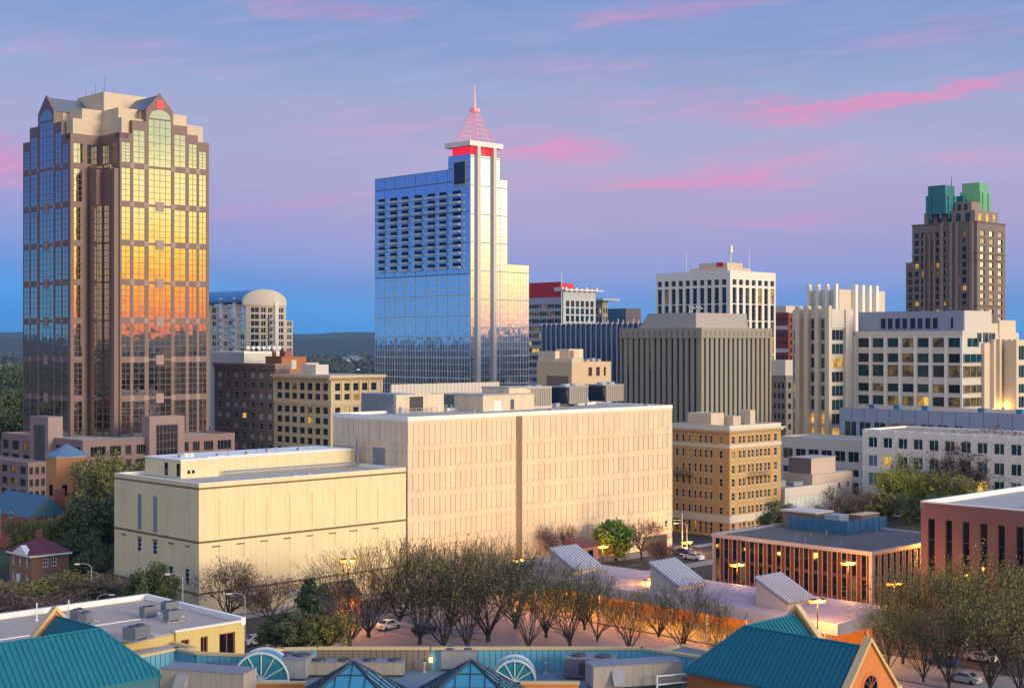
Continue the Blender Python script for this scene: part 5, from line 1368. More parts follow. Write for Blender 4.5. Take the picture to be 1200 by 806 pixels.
# ------------------------------------------------------------------ foreground: yellow gravel-roofed building
def yellow_building():
    e2 = pz(172, 696, 9.0)                                   # back corner of the roof
    L = along(e2, (-V[0], -V[1]), 286.5)
    C = (e2[0] - V[0] * L - U[0] * 40, e2[1] - V[1] * L - U[1] * 40)
    B = Bld('gravel_roof_building', 'yellow walled building with gravel roof and white parapet at lower left', 'building', C=C, w=40, d=L); w, d, t, H = 40, L, .3, 9.0
    W3 = lambda px, py: along(C, U, px)
    q = lambda px: along(C, U, px)
    cols = [(q(212), q(221.5)), (q(235), q(243.5)), (q(257), q(275.5))]
    rows = [(4.1, 7.4)]
    YW = mat('mustard_stucco', (.62, .47, .18), .8, .12, .4, streak=.12)
    MF = mat('maroon_frame', (.20, .045, .04), .5, .05)
    B.grid(('R', 0), q(206), w, 0, H - .5, cols, rows, t, BLACKGLASS, 2, 1, MF, .16)
    B.grid(('R', -5), 0, q(206), 0, H - 2.2, [], [], t)
    B.core(0, q(206), -5 + t, t, 0, H - 2.2); B.core(0, w, t, d, 0, H - .9)
    p = MB(); 
    p.box(0, w + .12, d - .6, d + .12, H - .9, H + .1); p.box(w - .6, w + .12, -.12, d - .6, H - .9, H + .1); p.box(q(206) - .1, w - .6, -.12, .35, H - .49, H - .25)
    B.part('parapet', p, WHITECAP)
    p = MB(); p.box(0, q(206), -5.1, -4.6, H - 2.19, H - 1.6); p.box(q(206) - .6, q(206) + .1, -4.6, -.13, H - 2.19, H - 1.6); B.part('lower_parapet', p, YW)
    p = MB(); p.box(0, w - .6, .35, d - .6, H - .9, H - .6); p.box(.2, q(206) - .6, -4.6, .0, H - 2.2, H - 1.9); B.part('roof', p, GRAVEL)
    p = MB(); p.box(10, 33, 11.4, 11.7, H - .6, H - .52); p.box(22, 22.3, 2, 11.4, H - .6, H - .52); B.part('roof_seam', p, WHITECAP)
    B.finish(YW)
    z = H - .58
    spots = [(174, 723, 'grey condenser unit on the gravel roof, left of the pair'), (199, 717, 'grey condenser unit on the gravel roof, rear one of the right hand pair'), (202, 727.5, 'grey condenser unit on the gravel roof, front one of the right hand pair'), (160, 749, 'largest black condenser unit on the gravel roof, nearest the viewer'), (91, 727, 'dark condenser unit on the gravel roof beside the vent pole'), (100, 731, 'dark condenser unit on the gravel roof partly behind the teal gable')]
    first = None
    for i, (px, py, lab) in enumerate(spots):
        c = pz(px, py, z)
        if first is None:
            e = empty('condenser_unit', (c[0], c[1], z), GA, lab, 'air conditioner', 'condensers on the gravel roof')
            b = MB(); b.box(-1.0, 1.0, -.7, .7, .25, 1.45)
            for k in range(8): b.box(-.95, .95, -.74, -.70, .32 + k * .14, .39 + k * .14)
            b.build('casing', mat('grey_unit_casing', (.16, .18, .22), .5, .15), e)
            b = MB()
            for x in (-.45, .45): b.tube((x, 0, 1.45), (x, 0, 1.58), .42, .40, 14)
            b.build('fan', DARKM, e)
            b = MB(); b.box(-1.3, 1.4, -.9, .9, 0, .1); b.box(-.9, -.7, -.6, .6, .1, .25); b.box(.7, .9, -.6, .6, .1, .25); b.build('base', GALV, e)
            b = MB(); b.tube((1.0, .2, .5), (1.9, .2, .3), .06, .06, 5); b.tube((1.9, .2, .3), (1.9, -1.2, .1), .06, .06, 5); b.build('pipe', WHITECAP, e)
            first = e
        else: copy_tree(first, (c[0], c[1], z), GA + (.0 if i < 3 else .1 * i), lab, sc=(1.35, 1.5, 1.15) if i == 3 else (.8, .9, 1.05) if i > 3 else (1, 1, 1))
    for px, py, lab in ((80.5, 724, 'white vent pole on the gravel roof between parapet and teal gable'), (43, 727, 'short white vent pole near the left end of the gravel roof')):
        c = pz(px, py, z); b = MB(); b.tube((0, 0, 0), (0, 0, 2.4), .09, .09, 8); b.tube((0, 0, 0), (0, 0, .15), .25, .2, 8); o = b.build('vent_pole', WHITECAP); o.location = (c[0], c[1], z); tag(o, lab, 'vent pipe')
yellow_building()

# ------------------------------------------------------------------ foreground: market hall with teal roofs
def seam_plane(mb, a, b, c, d_, n, up, h=.10, wd=.07):
    """ribs across a quad a-b (ridge) / d_-c (eave): rib i runs from ridge to eave"""
    a, b, c, d_ = map(Vector, (a, b, c, d_))
    nr = (b - a).cross(d_ - a).normalized()
    if nr.z < 0: nr = -nr
    for i in range(n + 1):
        f = i / n; p = a.lerp(b, f); q = d_.lerp(c, f)
        if (p - q).length < .3: continue
        dr = (q - p).normalized(); s = dr.cross(nr) * (wd / 2); t = nr * h
        p0 = p + nr * .005; q0 = q + nr * .005
        mb.add([tuple(p0 - s), tuple(p0 + s), tuple(q0 + s), tuple(q0 - s), tuple(p0 - s + t), tuple(p0 + s + t), tuple(q0 + s + t), tuple(q0 - s + t)], [(4, 5, 6, 7), (0, 1, 5, 4), (1, 2, 6, 5), (2, 3, 7, 6), (3, 0, 4, 7)])

def market_hall():
    e = empty('market_hall', (0, 122, 0), 0, 'low market hall with teal pitched roofs and tan capped parapets in the foreground', 'building')
    OY = 122
    def L(p): return (p[0], p[1] - OY)
    ZR, ZP = 14.0, 16.2
    tops = [(-60, 778), (150, 769), (207, 757.5), (232, 763), (287, 765.5), (330, 758.2), (372, 757.2), (505, 757.2), (753, 757.2), (858, 773)]
    pts = [L(pz(x, y, ZP)) for x, y in tops]
    front = [(24, 100 - OY), (-52, 100 - OY)]
    poly = pts + front
    m = MB(); m.prism(poly[::-1], 0, ZR, 0); m.build('wall', BRICKOR, e)
    m = MB(); m.prism([(p[0] * .999, p[1] - .02) for p in poly][::-1], ZR + .005, ZR + .06); m.build('roof', MEMB, e)
    # parapet with tan coping, blue and brown siding inside
    par = MB(); cap = MB(); blu = MB(); brn = MB()
    for i in range(len(pts) - 1):
        a, b = Vector((*pts[i], 0)), Vector((*pts[i + 1], 0)); dr = (b - a).normalized(); nn = Vector((dr.y, -dr.x, 0))
        if nn.y > 0: nn = -nn
        h = ZP
        def q(a, b, o0, o1, z0, z1, mb):
            vs = [(a + nn * o0), (b + nn * o0), (b + nn * o1), (a + nn * o1)]
            mb.prism([(v.x, v.y) for v in vs][::-1], z0, z1)
        q(a, b, 0, .35, ZR + .06, h - .22, par); q(a - dr * .05, b + dr * .05, -.12, .5, h - .215, h, cap)
        n = max(1, int((b - a).length / .55))
        for k in range(n):
            s = a + (b - a) * ((k + .06) / n); t = a + (b - a) * ((k + .94) / n)
            px = 600 + (s.x) / (s.y + OY) * FPX
            if i in (2,): continue
            q(s, t, .36, .43, ZR + .07, h - .24, brn if 372 < px < 503 else blu)
    par.build('parapet', BLUEPANEL, e); cap.build('coping', TANCAP, e); blu.build('blue_siding', BLUEPANEL, e); o = brn.build('louvre_siding', BROWNPANEL, e)
    # higher roof deck behind at right
    bk = [L(pz(x, y, 15.2)) for x, y in ((690, 764), (700, 762.8), (770, 762.2), (797, 754.8), (836, 763), (870, 774), (850, 790), (745, 790))]
    m = MB(); m.prism(bk[::-1], 13, 15.0); m.build('rear_roof', MEMB, e)
    m = MB()
    for i in range(0, 5):
        a, b = Vector((*bk[i], 0)), Vector((*bk[i + 1], 0)); dr = (b - a).normalized(); nn = Vector((dr.y, -dr.x, 0)) * .3
        m.prism([(v.x, v.y) for v in (a - nn, b - nn, b + nn, a + nn)][::-1], 14.99, 15.22)
    m.build('coping', TANCAP, e)
    # teal roofs: an L of two ridges with a hip on the outside corner
    def teal(px, py, zr, ze, half, dirs, lens, gl, wmat):
        P0 = pz(px, py, zr); P = Vector((*L(P0), zr))
        d1, d2 = [Vector((*x, 0)) for x in dirs]              # d1: ridge towards viewer side, d2: ridge to the back
        out = -(d1 + d2)
        hip = P + out * half; hip.z = ze
        inn = P + (d1 + d2) * half; inn.z = ze
        rf = MB(); ribs = MB()
        E1 = P + d1 * lens[0]; E2 = P + d2 * lens[1]
        def dn(v): r = v.copy(); r.z = ze; return r
        o1, i1 = dn(E1 - d2 * half), dn(E1 + d2 * half); o2, i2 = dn(E2 - d1 * half), dn(E2 + d1 * half)
        for (a, b, c, d_, n) in ((P, E1, o1, hip, int(lens[0] / .52)), (P, E2, o2, hip, int(lens[1] / .52)), (P, E1, i1, inn, int(lens[0] / .52)), (P, E2, i2, inn, int(lens[1] / .52))):
            quad = [a, b, c, d_]
            rf.add([tuple(v) for v in quad] + [tuple(v - Vector((0, 0, .2))) for v in quad], [(0, 1, 2, 3), (7, 6, 5, 4), (0, 4, 5, 1), (1, 5, 6, 2), (2, 6, 7, 3), (3, 7, 4, 0)])
        for (pp, dd, ln, side) in ((P, d1, lens[0], -d2), (P, d2, lens[1], -d1), (P, d1, lens[0], d2), (P, d2, lens[1], d1)):
            # standing seams run straight down the slope; those near the hip are cut at it
            nrm = (side * (zr - ze) + Vector((0, 0, half))).normalized()
            inner = side == d2 or side == d1
            k = -half if not inner else 0.0
            while k < ln:
                top = pp + dd * max(k, 0.0); f0 = 0.0
                if k < 0: f0 = -k / half                       # cut by the hip
                p = pp + dd * k + side * (half * f0); p.z = zr + (ze - zr) * f0
                q = pp + dd * k + side * half; q.z = ze
                if inner and k < half: 
                    f1 = k / half; q = pp + dd * k + side * (half * f1); q.z = zr + (ze - zr) * f1
                if (p - q).length > .25:
                    s = dd * .03; t = nrm * .085
                    ribs.add([tuple(v) for v in (p - s, p + s, q + s, q - s, p - s + t, p + s + t, q + s + t, q - s + t)], [(4, 5, 6, 7), (0, 1, 5, 4), (1, 2, 6, 5), (2, 3, 7, 6), (3, 0, 4, 7)])
                k += .52
        ribs.tube(P, E1, .10, .10, 6); ribs.tube(P, E2, .10, .10, 6); ribs.tube(P, hip, .10, .10, 6)
        o = rf.build('pitched_roof', TEALROOF, e); ribs.build('standing_seam', TEALROOF, o)
        # walls under the eaves
        w_ = MB(); ins = .93
        for (a, dd, ln, sd) in ((P, d1, lens[0], d2), (P, d2, lens[1], d1)):
            c = [a - dd * half * ins - sd * half * ins, a + dd * (ln - .3) - sd * half * ins, a + dd * (ln - .3) + sd * half * ins, a - dd * half * ins + sd * half * ins]
            pl = [(v.x, v.y) for v in c]
            ar = sum(pl[i][0] * pl[(i + 1) % 4][1] - pl[(i + 1) % 4][0] * pl[i][1] for i in range(4))
            if ar < 0: pl = pl[::-1]
            w_.prism(pl, 9, ze - .22)
        w_.build('wall', wmat, e)
        # gable ends with tan trim
        for (E, dd, sd, big) in ((E1, d1, d2, gl[0]), (E2, d2, d1, gl[1])):
            if not big: continue
            g = MB(); up = .45
            th = dd * .35; hf = half + .35
            def tri(base, add, zlow): return [base - sd * (half + add) + Vector((0, 0, zlow - zr)), base + sd * (half + add) + Vector((0, 0, zlow - zr)), base + Vector((0, 0, up))]
            A = tri(E - dd * .02, .2, ze - .2); Bq = tri(E + th, .2, ze - .2)
            g.add([tuple(v) for v in A + Bq], [(0, 1, 2), (5, 4, 3), (0, 3, 4, 1), (1, 4, 5, 2), (2, 5, 3, 0)])
            l_ = [E - sd * (half + .2), E + sd * (half + .2), E + sd * (half + .2) + th, E - sd * (half + .2) + th]; pl = [(v.x, v.y) for v in l_]
            ar = sum(pl[i][0] * pl[(i + 1) % 4][1] - pl[(i + 1) % 4][0] * pl[i][1] for i in range(4))
            g.prism(pl if ar > 0 else pl[::-1], 8, ze - .22)
            gb = g.build('gable', BRICKOR, e)
            tr = MB(); tt = dd * .45
            for sg in (-1, 1):
                p = E - dd * .12 + Vector((0, 0, up + .06)); q = E - dd * .12 + sd * sg * (half + .35); q.z = ze - .1
                dr = (q - p).normalized(); nv = dr.cross(dd) * .26
                if nv.z < 0: nv = -nv
                th2 = dd * .68
                vs = [p, q, q + nv, p + Vector((0, 0, nv.length * 1.45)), p + th2, q + th2, q + nv + th2, p + Vector((0, 0, nv.length * 1.45)) + th2]
                tr.add([tuple(v) for v in vs], [(0, 1, 2, 3), (7, 6, 5, 4), (0, 4, 5, 1), (1, 5, 6, 2), (2, 6, 7, 3), (3, 7, 4, 0)])
                fo = E + sd * sg * (half + .5); fo.z = ze - .1
                tr.obox((fo.x + dd.x * .15, fo.y + dd.y * .15), (dd.x, dd.y), .4, (sd.x, sd.y), .4, ze - .5, ze + .12)
            tr.build('gable_trim', TANCAP, gb)
            if big == 2:
                # arched window in the gable
                wn = MB(); r = 1.05; c0 = E + th; zc = ze + .65
                for (rr, ofs, mi) in ((1.35, .06, 1), (1.0, .10, 0)):
                    rim = [c0 + dd * ofs + sd * (rr * cos(pi * k / 14)) + Vector((0, 0, zc - zr + rr * sin(pi * k / 14))) for k in range(15)] + [c0 + dd * ofs - sd * rr + Vector((0, 0, zc - 2 - zr)), c0 + dd * ofs + sd * rr + Vector((0, 0, zc - 2 - zr))]
                    inr = [v - dd * (ofs + .02) for v in rim]; nn_ = len(rim)
                    wn.add([tuple(v) for v in rim + inr], [tuple(range(nn_))] + [(i, nn_ + i, nn_ + (i + 1) % nn_, (i + 1) % nn_) for i in range(nn_)], mi)
                cc = c0 + dd * .13; cc.z = zc
                for k in range(1, 5): a_ = pi * k / 5; wn.tube(cc, cc + sd * cos(a_) + Vector((0, 0, sin(a_))), .035, .035, 4, 1)
                wn.build('arched_window', [BLACKGLASS, mat('brick_arch', (.52, .17, .06), .8, .1)], gb)
    nU = (-U[0], -U[1]); nV = (-V[0], -V[1])
    teal(872, 733, 20, 16.05, 3.85, (nV, U), (12.4, 8.0), (2, 1), BRICKOR)
    teal(117, 736, 20, 15.9, 4.05, (nU, V), (15.0, 8.2), (0, 1), BLUEPANEL)
    # low brick parapets between the skylights, with tan caps
    for (x0, x1, z) in ((289, 357, 15.1), (611, 678, 15.1)):
        a = L(pz(x0, 797.5, z)); b = L(pz(x1, 798, z))
        m = MB(); m.box(a[0], b[0], a[1] - .5, a[1], 12, z - .15); m.build('brick_upstand', BRICKOR, e)
        m = MB(); m.box(a[0] - .1, b[0] + .1, a[1] - .6, a[1] + .1, z - .149, z); m.build('coping', TANCAP, e)
    # pyramid skylights of blue glass
    SKY = mat('skylight_glass', (.04, .30, .40), .08, .35, .5, spec=.9, ior=1.6, metal=.35)
    for (px, py) in ((414, 775), (552, 773.5)):
        z = 17.6; A = pz(px, py, z); A = Vector((*L(A), z)); zb = 14.4
        ax = Vector((1, 0, 0)); ay = Vector((0, 1, 0))
        c = [A + ax * i + ay * j for i, j in ((-5.03, -7), (5.03, -7), (5.03, 2.2), (-5.03, 2.2))]
        for v in c: v.z = zb
        m = MB(); m.add([tuple(v) for v in c] + [tuple(A)], [(0, 1, 4), (1, 2, 4), (2, 3, 4), (3, 0, 4), (3, 2, 1, 0)])
        sk = m.build('skylight', SKY, e)
        f = MB(); up = Vector((0, 0, .05))
        for v in c: f.tube(v + up, A + up, .12, .12, 5)
        for i in range(4):
            a, b = c[i], c[(i + 1) % 4]; f.tube(a, b, .12, .12, 5)
            for k in range(1, 8): p = a.lerp(b, k / 8); fr = min(k, 8 - k) / 4; q = (a if k < 4 else b).lerp(A, fr); q = (a.lerp(A, fr) if k <= 4 else b.lerp(A, fr)); f.tube(p + up, q + up, .05, .05, 4)
            for fr in (.25, .5, .75): f.tube(a.lerp(A, fr) + up, b.lerp(A, fr) + up, .05, .05, 4)
        f.build('glazing_bar', mat('blue_black_bar', (.025, .035, .055), .4, .05), sk)
    # half round barrel skylights with fan glazing
    for (px, py, r, lab) in ((306, 797, 2.45, None), (603, 798, 1.85, None)):
        A = pz(px, py, 14.3); A = Vector((*L(A), 14.3)); n = 20; ln = 2.2
        m = MB(); pts2 = [(r * cos(pi * k / n), r * sin(pi * k / n)) for k in range(n + 1)]
        vs = [(A.x + x, A.y, A.z + z) for x, z in pts2] + [(A.x + x, A.y + ln, A.z + z) for x, z in pts2]
        m.add(vs, [tuple(range(n + 1)), tuple(range(2 * n + 1, n, -1))] + [(k, n + 1 + k, n + 2 + k, k + 1) for k in range(n)])
        sk = m.build('barrel_skylight', SKY, e)
        f = MB()
        for k in range(n):
            for off in (-.06, ln):
                f.tube((A.x + pts2[k][0] * 1.02, A.y + off, A.z + pts2[k][1] * 1.02), (A.x + pts2[k + 1][0] * 1.02, A.y + off, A.z + pts2[k + 1][1] * 1.02), .11, .11, 5)
        for k in range(1, 6): a_ = pi * k / 6; f.tube((A.x, A.y - .06, A.z), (A.x + r * cos(a_), A.y - .06, A.z + r * sin(a_)), .06, .06, 4)
        f.tube((A.x - r, A.y - .06, A.z), (A.x + r, A.y - .06, A.z), .08, .08, 4)
        f.build('fan_frame', mat('pale_fan_frame', (.55, .57, .60), .5, .1), sk)
    wl = MB(); c = L(pz(505, 772, 15.1)); wl.box(c[0] - .15, c[0] + .15, c[1] - .45, c[1] - .2, 14.9, 15.3)
    o = wl.build('wall_lamp', mat('warm_bulb', (.9, .7, .3), .4, 0, emit=(1, .62, .12), estr=5.0), e)
market_hall()

def roof_units():
    ZR = 14.06
    def unit(name, lab, px, py, w, d, h, rz, m, cat='rooftop unit', zb=ZR, z_ref=None, parts=()):
        c = pz(px, py, zb); e = empty(name, (c[0], c[1], zb), rz, lab, cat)
        b = MB(); b.box(-w / 2, w / 2, 0, d, .2, h)
        n = max(2, int(w / .9))
        for k in range(n + 1): x = -w / 2 + w * k / n; b.box(x - .02, x + .02, -.02, 0, .25, h - .05)
        b.build('casing', m, e)
        b = MB(); b.box(-w / 2 - .06, w / 2 + .06, -.06, d + .06, h, h + .07); b.build('lid', mat('grey_unit_lid', (.20, .21, .25), .65, .3, .8), e)
        b = MB(); b.box(-w / 2 + .1, w / 2 - .1, .1, d - .1, 0, .2); b.build('base', DARKM, e)
        for p in parts:
            if p == 'fans':
                for x in (-w / 4, w / 4): b = MB(); b.tube((x, d / 2, h + .07), (x, d / 2, h + .22), min(.75, d / 2.4), min(.72, d / 2.5), 18); b.tube((x, d / 2, h + .22), (x, d / 2, h + .24), .2, .2, 10); b.build('fan', DARKM, e)
            if p == 'fans4':
                for x in (-.38 * w, -.12 * w, .14 * w, .4 * w): b = MB(); b.tube((x, d / 2, h + .07), (x, d / 2, h + .2), .62, .6, 16); b.build('fan', DARKM, e)
            if p == 'hood':
                b = MB(); x = -w * .3; b.add([(x, -.02, h - .3), (x + 1.1, -.02, h - .3), (x + 1.1, -.02, .5), (x, -.02, .5), (x, -.75, .5), (x + 1.1, -.75, .5)], [(0, 4, 5, 1), (0, 3, 4), (1, 5, 2), (3, 2, 5, 4), (0, 1, 2, 3)]); b.build('hood', METALG, e)
            if p == 'grille':
                b = MB()
                for k in range(9): b.box(-w / 2 - .05, -w / 2, .1, d - .1, .35 + k * (h - .5) / 9, .35 + k * (h - .5) / 9 + .07)
                b.box(-w * .2, w * .1, -.05, -.021, .5, h - .3); b.build('grille', DARKM, e)
            if p == 'badge':
                b = MB(); b.add([(w * .05 + .24 * cos(2 * pi * k / 20), -.035, h * .68 + .13 * sin(2 * pi * k / 20)) for k in range(20)] + [(w * .05 + .24 * cos(2 * pi * k / 20), -.02, h * .68 + .13 * sin(2 * pi * k / 20)) for k in range(20)],
                    [tuple(range(19, -1, -1))] + [(k, (k + 1) % 20, 20 + (k + 1) % 20, 20 + k) for k in range(20)]); b.build('badge', mat('blue_oval_badge', (.03, .08, .50), .4, 0), e)
        return e
    unit('twin_fan_condenser', 'grey condenser with two roof fans beside the larger half round skylight', 339, 797, 3.0, 3.4, 1.9, -.12, METALG, parts=('fans',))
    unit('rooftop_unit', 'low grey rooftop unit with a blue oval badge left of the larger half round skylight', 254, 793, 4.4, 2.2, 1.25, GA - pi / 2 + .35, METALG, parts=('badge', 'grille'))
    unit('long_air_handler', 'long grey topped air handler with hood at lower left of the hall roof', 236, 812, 8.0, 2.6, 1.9, -.28, METALB, zb=14.6, parts=('hood',))
    unit('condenser_bank', 'row of pale condensers with round fans in front of the brown louvres', 416, 793, 9.0, 1.5, 1.35, 0, METALB, parts=('fans4',))
    unit('twin_fan_condenser', 'grey condenser with two fans against the blue parapet behind the right glass pyramid', 538, 786, 3.4, 2.0, 1.9, 0, METALG, parts=('fans',))
    unit('duct_box', 'pale grey duct box beside the condenser at the blue parapet', 567, 783, 2.4, 1.2, 1.5, 0, GALV)
    unit('cooling_unit', 'dark rooftop cooling unit with open fan tops right of the smaller half round skylight', 690, 797, 4.6, 2.6, 1.9, -.22, mat('dark_unit_casing', (.10, .10, .16), .5, .15), parts=('fans', 'grille'))
    unit('long_air_handler', 'long beige air handler with side hood at lower right of the hall roof', 748, 806, 8.4, 2.4, 2.1, .26, METALB, zb=14.3, parts=('hood',))
    # guard rails
    for lab, pts in (('pale pipe guard rail at the lower left of the hall roof', ((128, 806), (178, 803))), ('pale pipe guard rail at the lower right of the hall roof', ((770, 812), (829, 806), (806, 800)))):
        cs = [pz(x, y, ZR) for x, y in pts]; e = empty('guard_rail', (cs[0][0], cs[0][1], ZR), 0, lab, 'railing')
        P = [Vector((c[0] - cs[0][0], c[1] - cs[0][1], 0)) for c in cs]
        b = MB()
        for i in range(len(P) - 1):
            for z in (.75, 1.5): b.tube(P[i] + Vector((0, 0, z)), P[i + 1] + Vector((0, 0, z)), .07, .07, 6)
        b.build('rail', WHITECAP, e)
        for i in range(len(P)): b = MB(); b.tube(P[i], P[i] + Vector((0, 0, 1.6)), .09, .09, 6); b.build('post', WHITECAP, e)
    c = pz(616, 782, ZR); b = MB(); b.tube((0, 0, 0), (.5, 0, 1.6), .06, .05, 5); b.tube((0, 0, 0), (0, 0, .2), .15, .12, 8); o = b.build('vent_stack', DARKM); o.location = (c[0], c[1], ZR); tag(o, 'leaning black vent stack by the smaller half round skylight', 'vent pipe')
roof_units()
def hall_vents():
    vr = random.Random(33)
    for k, (px, py, lab) in enumerate([(470, 789, 'small roof vent pipe between the two glass pyramids, left'), (497, 787, 'small roof vent pipe between the two glass pyramids, right'), (640, 788, 'roof vent pipe left of the dark cooling unit'), (838, 800, 'roof vent pipe near the right guard rail'), (855, 803, 'short roof vent pipe by the right teal roof eave'), (200, 783, 'roof vent pipe by the left teal roof'), (212, 778, 'short roof vent pipe below the tan coping bend'), (770, 768, 'small vent pipe on the rear blue grey roof deck')]):
        z = 14.06 if k < 7 else 15.0; c = pz(px, py, z); h = vr.uniform(.5, 1.0); b = MB(); b.tube((0, 0, 0), (0, 0, h), .11, .11, 8); b.tube((0, 0, h), (0, 0, h + .12), .2, .14, 8); b.tube((0, 0, 0), (0, 0, .08), .28, .24, 8)
        o = b.build('vent_pipe', GALV); o.location = (c[0], c[1], z); tag(o, lab, 'vent pipe')
hall_vents()

# ------------------------------------------------------------------ transit canopy in the middle
ORANGE = (1.0, .40, .06)
def point(parent, loc, power, col=ORANGE, r=.3):
    l = bpy.data.lights.new('lamp_light', 'POINT'); l.energy = power; l.color = col; l.shadow_soft_size = r
    o = bpy.data.objects.new('lamp_light', l); COL.objects.link(o); o.parent = parent; o.location = loc
    return o
def canopy():
    c = pz(982, 732, 6.0); LL = 70; W = 12.5
    e = empty('station_canopy', (c[0], c[1], 0), GA, 'long transit station canopy with a pale ribbed roof glowing orange underneath', 'canopy')
    WR = mat('pale_lilac_metal_roof', (.36, .315, .37), .5, .2, .35, streak=.06)
    zf, zb = 6.0, 7.0
    b = MB(); b.add([(0, 0, zf), (W, 0, zb), (W, LL, zb), (0, LL, zf), (0, 0, zf - .15), (W, 0, zb - .15), (W, LL, zb - .15), (0, LL, zf - .15)], [(0, 1, 2, 3), (7, 6, 5, 4), (0, 4, 5, 1), (1, 5, 6, 2), (2, 6, 7, 3), (3, 7, 4, 0)])
    n = 90
    for k in range(n):
        y = LL * (k + .5) / n; b.add([(0, y - .04, zf + .003), (W, y - .04, zb + .003), (W, y + .04, zb + .003), (0, y + .04, zf + .003), (0, y - .04, zf + .09), (W, y - .04, zb + .09), (W, y + .04, zb + .09), (0, y + .04, zf + .09)], [(4, 5, 6, 7), (0, 1, 5, 4), (3, 7, 6, 2), (0, 4, 7, 3)])
    b.build('roof', WR, e)
    b = MB(); b.box(-.12, -.005, -.1, LL, zf - 1.5, zf + .12); b.add([(-.12, -.12, zf - 1.5), (W, -.12, zf - 1.5), (W, -.12, zb + .1), (-.12, -.12, zf + .1), (-.12, -.005, zf - 1.5), (W, -.005, zf - 1.5), (W, -.005, zb + .1), (-.12, -.005, zf + .1)], [(0, 1, 2, 3), (7, 6, 5, 4), (0, 4, 5, 1), (1, 5, 6, 2), (2, 6, 7, 3), (3, 7, 4, 0)])
    b.build('fascia', mat('pale_fascia', (.58, .54, .55), .6, .08, .4), e)
    for i in range(10):
        y = 2 + i * (LL - 4) / 9
        for x in (1.2, W - 1.5):
            b = MB(); b.tube((x, y, 0), (x, y, zf - .2 + (1 if x > 5 else 0) * .8), .22, .22, 10); b.build('column', PALEST, e)
    b = MB(); b.box(W - .5, W - .3, 2, LL - 2, 0, zb - .5); b.build('back_wall', mat('rust_brick_wall', (.36, .17, .09), .85, .2, 1.5), e)
    # monitors: a vertical end wall and a ribbed slope falling to the right
    for (px, py, sx, sz) in ((668, 666, 5.2, 3.8), (773, 686, 5.2, 3.8), (893, 706, 5.2, 3.8)):
        p = pz(px, py, 6.4); rel = (p[0] - c[0], p[1] - c[1]); yy = rel[0] * V[0] + rel[1] * V[1]
        xx = 3.2; zl = zf + .35; ln = 5.6; x1 = xx + 6.6
        m = MB(); y1 = yy - ln
        m.add([(xx, yy, zl - .3), (xx, y1, zl - .3), (xx, y1, zl + .7), (xx, yy, zl + sz), (x1, yy, zl - .1), (x1, y1, zl - .1), (x1, y1, zl + .9), (x1, yy, zl + sz)], [(0, 3, 2, 1), (4, 5, 6, 7), (0, 4, 7, 3), (1, 2, 6, 5), (0, 1, 5, 4)])
        mo = m.build('roof_monitor', mat('monitor_siding', (.44, .40, .40), .6, .08, .8), e)
        s = MB(); s.add([(xx - .25, yy + .2, zl + sz + .05), (x1 + .25, yy + .2, zl + sz + .05), (x1 + .25, y1 - .4, zl + .72), (xx - .25, y1 - .4, zl + .72), (xx - .25, yy + .2, zl + sz + .25), (x1 + .25, yy + .2, zl + sz + .25), (x1 + .25, y1 - .4, zl + .92), (xx - .25, y1 - .4, zl + .92)], [(3, 2, 1, 0), (4, 5, 6, 7), (0, 1, 5, 4), (1, 2, 6, 5), (2, 3, 7, 6), (3, 0, 4, 7)])
        for k in range(9):
            x = xx + (x1 - xx) * (k + .5) / 9; dz = (sz - .67)
            s.add([(x - .14, yy + .2, zl + sz + .253), (x + .14, yy + .2, zl + sz + .253), (x + .14, y1 - .4, zl + .923), (x - .14, y1 - .4, zl + .923), (x - .14, yy + .2, zl + sz + .37), (x + .14, yy + .2, zl + sz + .37), (x + .14, y1 - .4, zl + 1.04), (x - .14, y1 - .4, zl + 1.04)], [(4, 5, 6, 7), (1, 2, 6, 5), (3, 0, 4, 7), (2, 3, 7, 6), (0, 1, 5, 4)], 1)
        s.build('sloped_roof', [mat('ribbed_blue_grey_roof', (.17, .20, .27), .5, .15, .5), mat('pale_roof_rib', (.48, .50, .55), .5, .1)], mo)
    DL = mat('downlight', (.9, .6, .3), .5, 0, emit=(1, .45, .08), estr=12)
    for i in range(9):
        y = 4 + i * 7.6
        for x in (3.5,):
            b = MB(); b.tube((x, y, zf - .25), (x, y, zf - .4), .3, .35, 10); o = b.build('downlight', DL, e)
            point(e, (x, y, zf - .8), 2400)
canopy()
for q in point_later: point(q[0], q[1], q[2], (1.0, .66, .18))

